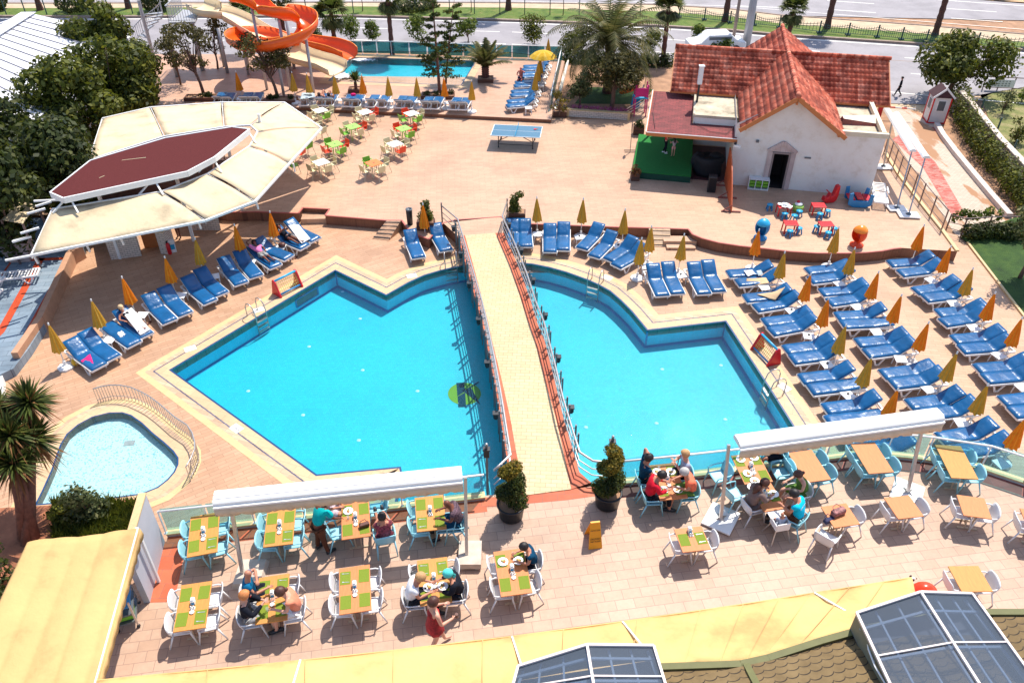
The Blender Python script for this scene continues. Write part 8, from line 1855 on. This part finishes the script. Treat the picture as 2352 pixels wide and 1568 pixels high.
def person(loc, rz, pose, label, skin='skin', hair=None, hairlen=0, top=None, sleeve=.5, bottom=None, leg=.4, shoes='black', sc=1, ov=None, dress=False, girth=1, bare=False, sex='m'):
    J = dict(pose); J.update(ov or {}); J = {k: V(v) for k, v in J.items()}
    if loc.y < 22: sc *= 1.22; girth *= 1.18
    o = empty('person', loc, rz, label, 'person', sc=sc); sk = M[skin]
    names = ['pel','sp','ch','nk','hd','tp','shL','elL','wrL','shR','elR','wrR','hpL','knL','anL','toL','hpR','knR','anR','toR']
    g = girth; rad = [(.115*g,.095*g),(.105*g,.085*g),(.12*g,.09*g),.05,(.082,.098),(.06,.07),.052,.04,.028,.052,.04,.028,.085*g,.055,.036,.028,.085*g,.055,.036,.028]
    vs = [J[k] for k in names]; E = [(0,1),(1,2),(2,3),(3,4),(4,5),(2,6),(6,7),(7,8),(2,9),(9,10),(10,11),(0,12),(12,13),(13,14),(14,15),(0,16),(16,17),(17,18),(18,19)]
    for w, e, sd in (('wrL','elL',-1),('wrR','elR',1)):
        d = (J[w]-J[e]).normalized(); s_ = d.cross(V((0,0,1))); s_ = s_.normalized() if s_.length > .1 else V((1,0,0)); dn = V((0,0,-1)) if abs(d.z) < .8 else V((0,1,0))
        b = len(vs); vs.append(J[w]+d*.065); rad.append((.034,.018)); E.append((names.index(w), b))
        for k, (off_, ln) in enumerate(((-.027,.062),(-.009,.072),(.009,.068),(.027,.052))):
            i = len(vs); c = J[w]+d*.09+s_*off_; vs += [c, c+d*ln*.55+dn*.008, c+d*ln*.9+dn*.03]; rad += [.009,.008,.0065]; E += [(b,i),(i,i+1),(i+1,i+2)]
        i = len(vs); c = J[w]+d*.04-s_*sd*.035; vs += [c, c+d*.035-s_*sd*.02]; rad += [.011,.009]; E += [(b,i),(i,i+1)]
    body = skinmesh('body', vs, E, rad, sk, o)
    hd = J['hd']; up = (J['tp']-J['hd']).normalized(); fw = V((0,1,0))-up*up.y; fw = fw.normalized() if fw.length > .2 else V((0,0,1)); rt = fw.cross(up)
    if pose is LIE: fw = V((0,-sa*0-.35,.94)); fw = (fw-up*fw.dot(up)).normalized(); rt = fw.cross(up)
    MB().ball(hd+fw*.096+up*.03-rt*.03, .009, 6, 4).ball(hd+fw*.096+up*.03+rt*.03, .009, 6, 4).build('eyes', M['black'], o)
    MB().ball(hd+fw*.104+up*.0, (.012,.012,.016), 6, 4).build('nose', sk, o, True); MB().ball(hd+fw*.092-up*.035, (.02,.01,.008), 6, 4).build('mouth', M['redd'], o)
    if hair:
        q = MB(); N_, K_ = 9, 14; Mx = Matrix((rt, fw, up)).transposed().to_4x4(); Mx.translation = hd
        q.m = Mx; vs2 = []; 
        for i in range(N_):
            t = i/(N_-1)*(pi*.62)
            for k in range(K_):
                a = 2*pi*k/K_; fr = max(0, sin(a)); tt = t*(1-.42*fr); vs2.append((.105*sin(tt)*cos(a), -.012+.118*sin(tt)*sin(a), .045+.118*cos(tt)))
        q.add(vs2, [(i*K_+k,i*K_+(k+1)%K_,(i+1)*K_+(k+1)%K_,(i+1)*K_+k) for i in range(N_-1) for k in range(K_)])
        if hairlen == 1: q.ball((0,-.13,.02), (.04,.045,.04), 8, 6)
        if hairlen == 2: q.tube([(0,-.07,.05),(0,-.11,-.05),(0,-.12,-.2),(0,-.1,-.3)], [.075,.085,.075,.03], 10)
        q.m = None; q.build('hair', M[hair] if hair in M else hair, o, True, solid=.01)
    def li(a, b, t): return J[a].lerp(J[b], t)
    if top:
        P = [J['pel']+V((0,0,-.02)) if pose is not LIE else J['pel'], J['sp'], J['ch'], li('ch','nk',.5), J['shL'], li('shL','elL',sleeve) if sleeve <= 1 else J['elL'], J['shR'], li('shR','elR',sleeve) if sleeve <= 1 else J['elR']]
        Rr = [(.15*g,.135*g),(.145*g,.13*g),(.16*g,.135*g),(.085,.08),.085,.075,.085,.075]; Ee = [(0,1),(1,2),(2,3),(2,4),(4,5),(2,6),(6,7)]
        if sleeve > 1:
            for a, b, s0 in (('elL','wrL',5),('elR','wrR',7)): P.append(li(a, b, .92)); Rr.append(.04); Ee.append((s0, len(P)-1))
        if sleeve <= 0: P, Rr, Ee = P[:4], Rr[:4], Ee[:3]
        skinmesh('top', P, Ee, Rr, M[top], o)
    if bottom:
        P = [J['pel']+V((0,0,.04)) if pose is not LIE else J['pel'], J['hpL'], J['hpR']]; Rr = [(.128*g,.108*g),.1*g,.1*g]; Ee = [(0,1),(0,2)]
        for s0, h, k, a in ((1,'hpL','knL','anL'),(2,'hpR','knR','anR')):
            if leg <= 1: P.append(li(h, k, leg)); Rr.append(.085*g); Ee.append((s0, len(P)-1))
            else: P.append(J[k]); Rr.append(.07); Ee.append((s0, len(P)-1)); P.append(li(k, a, min(.95, leg-1))); Rr.append(.052); Ee.append((len(P)-2, len(P)-1))
        skinmesh('trousers' if leg > 1 else 'shorts', P, Ee, Rr, M[bottom], o)
    if dress:
        P = [J['pel']+V((0,0,-.34)), J['pel'], J['sp'], J['ch'], li('ch','nk',.4)]; skinmesh('dress', P, [(0,1),(1,2),(2,3),(3,4)], [(.3,.26),(.2,.17),(.15,.13),(.17,.14),(.09,.08)], M[dress], o)
    if shoes:
        for a, t in (('anL','toL'),('anR','toR')): MB().tube([li(a, t, -.25)+V((0,0,-.03)), li(a, t, .5)+V((0,0,-.01)), li(a, t, 1.15)], [.045,.05,.036], 8).build('shoe', M[shoes], o, True)
    return o, J
for k, c in dict(teal=(.0,.4,.42), brownc=(.11,.04,.02), bluep=(.0,.12,.26), blackc=(.008,.01,.018), coral=(.72,.25,.15), whitec=(.78,.78,.8), navy2=(.0,.045,.1), redc=(.62,.01,.03), greyc=(.33,.38,.5), orangec=(.82,.17,.09), greenc=(.1,.2,.04), taupe=(.2,.14,.125), pinkc=(.72,.2,.42), turq=(.0,.48,.72), scarf=(.1,.62,.58), maroonc=(.35,.01,.02), pinksh=(.8,.4,.4)).items(): M[k] = cloth('cloth_'+k, c)
M['plaid'] = mat('cloth_red_plaid', (.2,.03,.05), .85, .9, 22, .1); M['floralc'] = mat('cloth_dark_floral', (.09,.05,.07), .85, .9, 20, .1); M['dressm'] = mat('cloth_red_patterned', (.33,.015,.02), .85, .6, 9, .1); M['stripe'] = mat('cloth_pale_pattern', (.5,.4,.45), .85, .5, 20, .1); M['camo'] = mat('cloth_camo', (.3,.3,.3), .85, .8, 14, .1)
M['hblack'] = mat('black_hair', (.012,.008,.008), .5, .3, 30, .4); M['hbrown'] = mat('brown_hair', (.08,.025,.015), .5, .3, 30, .4); M['hblond'] = mat('blond_hair', (.5,.28,.12), .6, .25, 30, .4); M['hgrey'] = mat('grey_hair', (.45,.42,.4), .6, .2, 30, .4); M['hred'] = mat('strawberry_blond_hair', (.55,.2,.06), .6, .25, 30, .4)
def ch_at(key):
    c = CHS[key]; return c.location.copy(), c.rotation_euler[2]
def byl(frag):
    for o in COL.objects:
        if o.get('category') == 'chair' and frag in o.get('label', ''): return o.location.copy(), o.rotation_euler[2]
T6, T8, T10 = 'table of blue, black and coral', 'table of the headscarf couple', 'table of four by the topiary'
lean = dict(ch=(0,.03,.92), nk=(0,.1,1.05), hd=(0,.15,1.12), tp=(0,.2,1.21), shL=(-.17,.03,.98), shR=(.17,.03,.98))
l, r = ch_at((T6,0)); person(l, r, SIT, 'bald man in a blue polo shirt sitting at the far left', 'skin', None, 0, 'bluep', .6, 'blackc', .8, girth=1.15, ov=dict(wrL=(.05,.15,1.02), elL=(-.25,.1,.98)))
l, r = ch_at((T6,2)); person(l, r, SIT, 'woman with short strawberry blond hair, black top and striped skirt', 'skinp', 'hred', 0, 'blackc', 2, 'camo', .7, ov=dict(wrL=(-.03,.3,.9), wrR=(.05,.3,.9)))
l, r = ch_at((T6,3)); person(l, r, SIT, 'woman with brown bun in a coral top bending over the table', 'skinp', 'hbrown', 1, 'coral', .3, 'whitec', .8, ov=lean)
l, r = ch_at((T8,2)); person(l, r, SIT, 'man in a white T-shirt leaning over his plate of fruit', 'skin', 'hblond', 0, 'whitec', .7, 'blackc', .9, girth=1.15, ov=lean)
l, r = ch_at((T8,3)); o, J = person(l, r, SIT, 'woman in black with a turquoise headscarf eating', 'skin', None, 0, 'blackc', 2, 'blackc', 1.8, ov=lean)
MB().ball(J['hd']+V((0,-.02,.05)), (.1,.115,.105), 12, 8).tube([J['hd']+V((0,-.1,.03)), J['hd']+V((.01,-.14,-.05)), J['hd']+V((.02,-.14,-.16))], [.04,.045,.02], 8).build('headscarf', M['scarf'], o, True)
l, r = ch_at(('table of the boy',1)); person(l, r, SIT, 'dark haired boy in a navy shirt eating a salad', 'skin', 'hblack', 0, 'navy2', .5, 'blackc', .7, sc=.9, ov=lean)
l, r = ch_at((T10,0)); person(l, r, SIT, 'man in a navy T-shirt with one hand behind his head', 'skin', 'hblack', 0, 'navy2', .6, 'blackc', .8, ov=dict(elL=(-.33,.0,1.18), wrL=(-.12,-.02,1.3), wrR=(.1,.2,.62)))
l, r = ch_at((T10,2)); person(l, r, SIT, 'woman with short dark hair in a bright red top', 'skin', 'hblack', 0, 'redc', 2, 'blackc', 1.8, ov=lean)
l, r = ch_at((T10,1)); person(l, r, SIT, 'man with cropped fair hair in a grey T-shirt looking at his hands', 'skinp', 'hblond', 0, 'greyc', .6, 'blackc', .8, ov=dict(wrL=(-.02,.22,.95), wrR=(.04,.22,.93)))
l, r = ch_at((T10,3)); person(l, r, SIT, 'grey haired man in an orange T-shirt and green shorts', 'skin', 'hgrey', 0, 'orangec', .7, 'greenc', .9, girth=1.15, ov=lean)
l, r = byl('half hidden by the awning'); person(l, r, SIT, 'woman with long dark hair half hidden by the awning valance', 'skin', 'hbrown', 2, 'stripe', .4, 'blackc', .8, ov=lean)
l, r = byl('grey brown jumper'); person(l, r, SIT, 'woman with long brown hair in a grey brown jumper', 'skin', 'hbrown', 2, 'taupe', 2, 'taupe', 1.8, ov=lean)
l, r = byl('girl in a green dress'); person(l, r, SIT, 'girl in a dark green strappy dress with brown hair', 'skinp', 'hbrown', 1, 'greenc', 0, 'greenc', .9, sc=.95, ov=lean)
l, r = byl('man in a turquoise shirt'); o, J = person(l, r, SIT, 'man in a turquoise staff T-shirt seated beside the high chair', 'skin', 'hblack', 0, 'turq', .6, 'brownc', .7, ov=lean)
words('ANIMATION', .05, M['paper'], o, J['ch']+V((0,-.135,.0)), (R(80),0,0), 'shirt_print')
l, r = byl('boy with raised legs'); person(l, r, SIT, 'boy in a red plaid shirt with his legs up on another chair', 'skin', 'hblack', 0, 'plaid', .6, 'plaid', .5, sc=.9, ov=dict(knL=(-.1,.38,.78), knR=(.1,.38,.8), anL=(-.12,.72,.56), anR=(.06,.74,.56), toL=(-.12,.82,.66), toR=(.06,.84,.66), wrL=(-.05,.3,.86), wrR=(.07,.3,.88)))
l, r = byl('child beside the standing man'); person(l, r, SIT, 'seated person in pale patterned clothes partly behind the standing man', 'skin', 'hbrown', 0, 'stripe', .6, 'stripe', .8, ov=lean)
l, r = byl('man in a dark floral shirt'); person(l, r, SIT, 'dark skinned bald man in a dark floral shirt and shorts', 'skind', None, 0, 'floralc', .6, 'navy2', .8, girth=1.1, ov=lean)
g = at(742,1266,ZR); person(g, heading(g, at(800,1225,ZR)), STD, 'man in a turquoise shirt and brown trousers bending over a table', 'skind', 'hblack', 0, 'teal', .8, 'brownc', 1.95, ov=dict(sp=(0,.06,1.08), ch=(0,.16,1.25), nk=(0,.28,1.37), hd=(0,.36,1.42), tp=(0,.42,1.52), shL=(-.18,.2,1.33), shR=(.18,.2,1.33), elL=(-.22,.36,1.12), elR=(.26,.28,1.1), wrL=(-.14,.6,1.0), wrR=(.2,.45,.92), anL=(-.15,-.03,.08), anR=(.14,.05,.08), toL=(-.17,.13,.04), toR=(.16,.21,.04)))
g = at(1004,1490,ZR); o, J = person(g, heading(g, at(1080,1450,ZR)), STD, 'woman in a dark red patterned dress walking with a glass', 'skinp', 'hbrown', 0, None, 0, None, 0, None, dress='dressm', ov=dict(elL=(-.22,.05,1.14), wrL=(-.14,.26,1.16), elR=(.24,.04,1.1), wrR=(.18,.3,1.04), knL=(-.08,.14,.48), anL=(-.08,.22,.1), toL=(-.08,.38,.06), knR=(.08,-.03,.48), anR=(.08,-.22,.12), toR=(.08,-.08,.04)))
MB().lathe([(.03,0),(.035,.1),(.0,.1)], J['wrR']+V((0,.1,-.02)), 8).build('glass', M['brown'], o)
# sunbathers
def lie(foot, hinge, label, z=0, **k):
    a, b = at(*foot, z+.38), at(*hinge, z+.36); dr_ = (b-a).normalized(); loc = (a+b)/2-dr_*.61; return person(V((loc.x,loc.y,z+.02)), heading(a, b), LIE, label, **k)
o, J = lie((334,769),(300,744), 'sunbathing woman in a black bikini and beige cap', skin='skin', hair='hbrown', shoes=None)
MB().ball(J['ch']+V((-.06,-.08,.07)), (.07,.06,.06), 8, 6).ball(J['ch']+V((.06,-.08,.07)), (.07,.06,.06), 8, 6).build('bikini_top', M['blackc'], o, True); MB().ball(J['pel'], (.15,.1,.115), 12, 8).build('bikini_bottom', M['blackc'], o, True)
MB().ball(J['hd']+V((0,.03,.08)), (.105,.12,.1), 12, 8).tube([J['hd']+V((-.08,-.1,.06)), J['hd']+V((0,-.14,.07)), J['hd']+V((.08,-.1,.06))], .015, 5).build('cap', M['btowel'], o, True)
lie((633,611),(600,589), 'man in a pink shirt and patterned shorts lying on a lounger', skin='skind', hair='hblack', top='pinkc', sleeve=.6, bottom='camo', leg=.8, shoes=None, ov=dict(elL=(-.3,1.75,.95), wrL=(-.12,1.8,.98)))
lie((698,566),(660,551), 'woman with dark hair in a dark swimsuit reading on a lounger', skin='skind', hair='hblack', hairlen=1, top='blackc', sleeve=.3, bottom='blackc', leg=.4, shoes=None, ov=dict(elL=(-.25,1.3,.75), wrL=(-.08,1.15,.95), elR=(.25,1.3,.75), wrR=(.08,1.15,.95)))
lie((745,215),(738,230), 'sunbather on the left lounger below the yucca planter', ZS, skin='skin', hair='hbrown', bottom='redc', leg=.3, shoes=None, sc=.95, ov=dict(knL=(-.11,.7,.85)))
lie((767,215.5),(760,230.5), 'sunbather in patterned shorts left of the fourth parasol', ZS, skin='skin', hair='hblack', bottom='stripe', leg=.4, shoes=None, sc=.95, ov=dict(knR=(.11,.7,.85)))
p = at(1196,197,ZS); person(V((p.x,p.y,ZS-.08)), R(165), SIT, 'sunburnt man in trunks sitting on a lounger end', 'skinr', None, 0, None, 0, 'navy2', .5, None, girth=1.15, ov=dict(elL=(-.28,.08,.95), wrL=(-.06,.12,1.12), wrR=(.02,.18,.72)))
# standing figures
g = at(1527,352,.86); person(g, heading(g, at(1600,352,.86)), STD, 'adult in a red T-shirt and black leggings on the green stage', 'skinp', 'hblond', 0, 'redc', .5, 'blackc', 1.95, 'whitec', .78, ov=dict(nk=(0,.1,1.42), hd=(0,.17,1.47), tp=(0,.22,1.57), wrL=(-.1,.3,1.1), wrR=(.1,.3,1.1), anL=(-.1,-.12,.08)))
g = at(1545,360,.86); person(g, R(10), STD, 'small girl in pink shorts with long dark hair on the green stage', 'skinp', 'hblack', 2, 'stripe', .2, 'pinksh', .6, None, .62, ov=dict(elL=(-.34,0,1.25), wrL=(-.3,.2,1.3), elR=(.34,0,1.25), wrR=(.3,.2,1.3)))
g = at(2061,222,ZT); person(g, R(60), STD, 'person in black clothes walking along the street', 'skin', 'hblack', 0, 'blackc', 2, 'blackc', 1.95, 'black', .78, ov=dict(knL=(-.08,.16,.48), anL=(-.08,.26,.1), toL=(-.08,.42,.08), anR=(.08,-.26,.14), toR=(.08,-.12,.05)))
g = at(413,548,0); person(g, R(150), STD, 'barefoot person in shorts hidden above the knees by the awning', 'skind', 'hblack', 0, 'blackc', .5, 'navy2', .5, None, .9)
# baby in the high chair
c = hc.location; person(V((c.x,c.y,ZR+.22)), hc.rotation_euler[2], SIT, 'baby in blue clothes sitting in the white high chair', 'skin', None, 0, 'greyc', .8, 'greyc', .9, None, .5)
# white dog with black ears, half under the near awning
g = at(2052,1360,ZR); o = empty('dog', g, R(10), 'black and white dog partly under the long yellow awning', 'dog')
vs = [(-.28,0,.36),(-.1,0,.37),(.12,0,.38),(.24,0,.42),(.36,0,.5),(.47,0,.47)]; rd = [.08,.1,.115,.09,.07,.035]; E = [(0,1),(1,2),(2,3),(3,4),(4,5)]
for sx, b in ((.17,2),(-.27,0)):
    for sy in (-.07,.07): i = len(vs); bend = -.05 if sx < 0 else .02; vs += [(sx,sy,.26),(sx+bend,sy,.14),(sx+(.0 if sx > 0 else .0),sy,.03),(sx+.05,sy,.02)]; rd += [.05,.03,.022,.022]; E += [(b,i),(i,i+1),(i+1,i+2),(i+2,i+3)]
i = len(vs); vs += [(-.4,0,.46),(-.48,0,.56)]; rd += [.025,.015]; E += [(0,i),(i,i+1)]
skinmesh('body', vs, E, rd, M['fur'], o, 1); MB().ball((.36,-.06,.52),(.035,.025,.05)).ball((.36,.06,.52),(.035,.025,.05)).build('ears', M['black'], o, True); MB().ball((-.12,0,.42),(.14,.09,.06)).build('saddle_patch', M['black'], o, True); MB().ball((.51,0,.47),.018).build('nose', M['black'], o, True)
g = at(2105,1392,ZR); o = MB().ball((0,0,.45),(.38,.3,.45),20,14).build('orange_pod_seat', mat('shiny_red_orange_plastic',(.85,.05,.01),.25,.05,3,0), None, True); o.location = g; tag(o, 'shiny red orange pod seat half hidden beside the larger skylight', 'seat')
for m_ in (PLT[0], PLT[1], GLS[0], GLS[1], FK, DS, NB, CR, ST, KT, KS): pass
USEDN = [o for o in COL.objects if o.parent is None and not o.get('label') and not o.get('kind') and o.type in ('EMPTY','MESH')]
for o in USEDN:
    for ch in list(o.children_recursive): bpy.data.objects.remove(ch)
    bpy.data.objects.remove(o)
import re as _re
for o in COL.objects:
    if _re.match(r'(armchair_|cafe_[cgr]$|sun_lounger_|parasol_|food_plate_)', o.name): o.name = {'a': 'armchair', 'c': 'cafe_chair', 's': 'sun_lounger', 'p': 'closed_parasol', 'f': 'food_plate'}[o.name[0]]
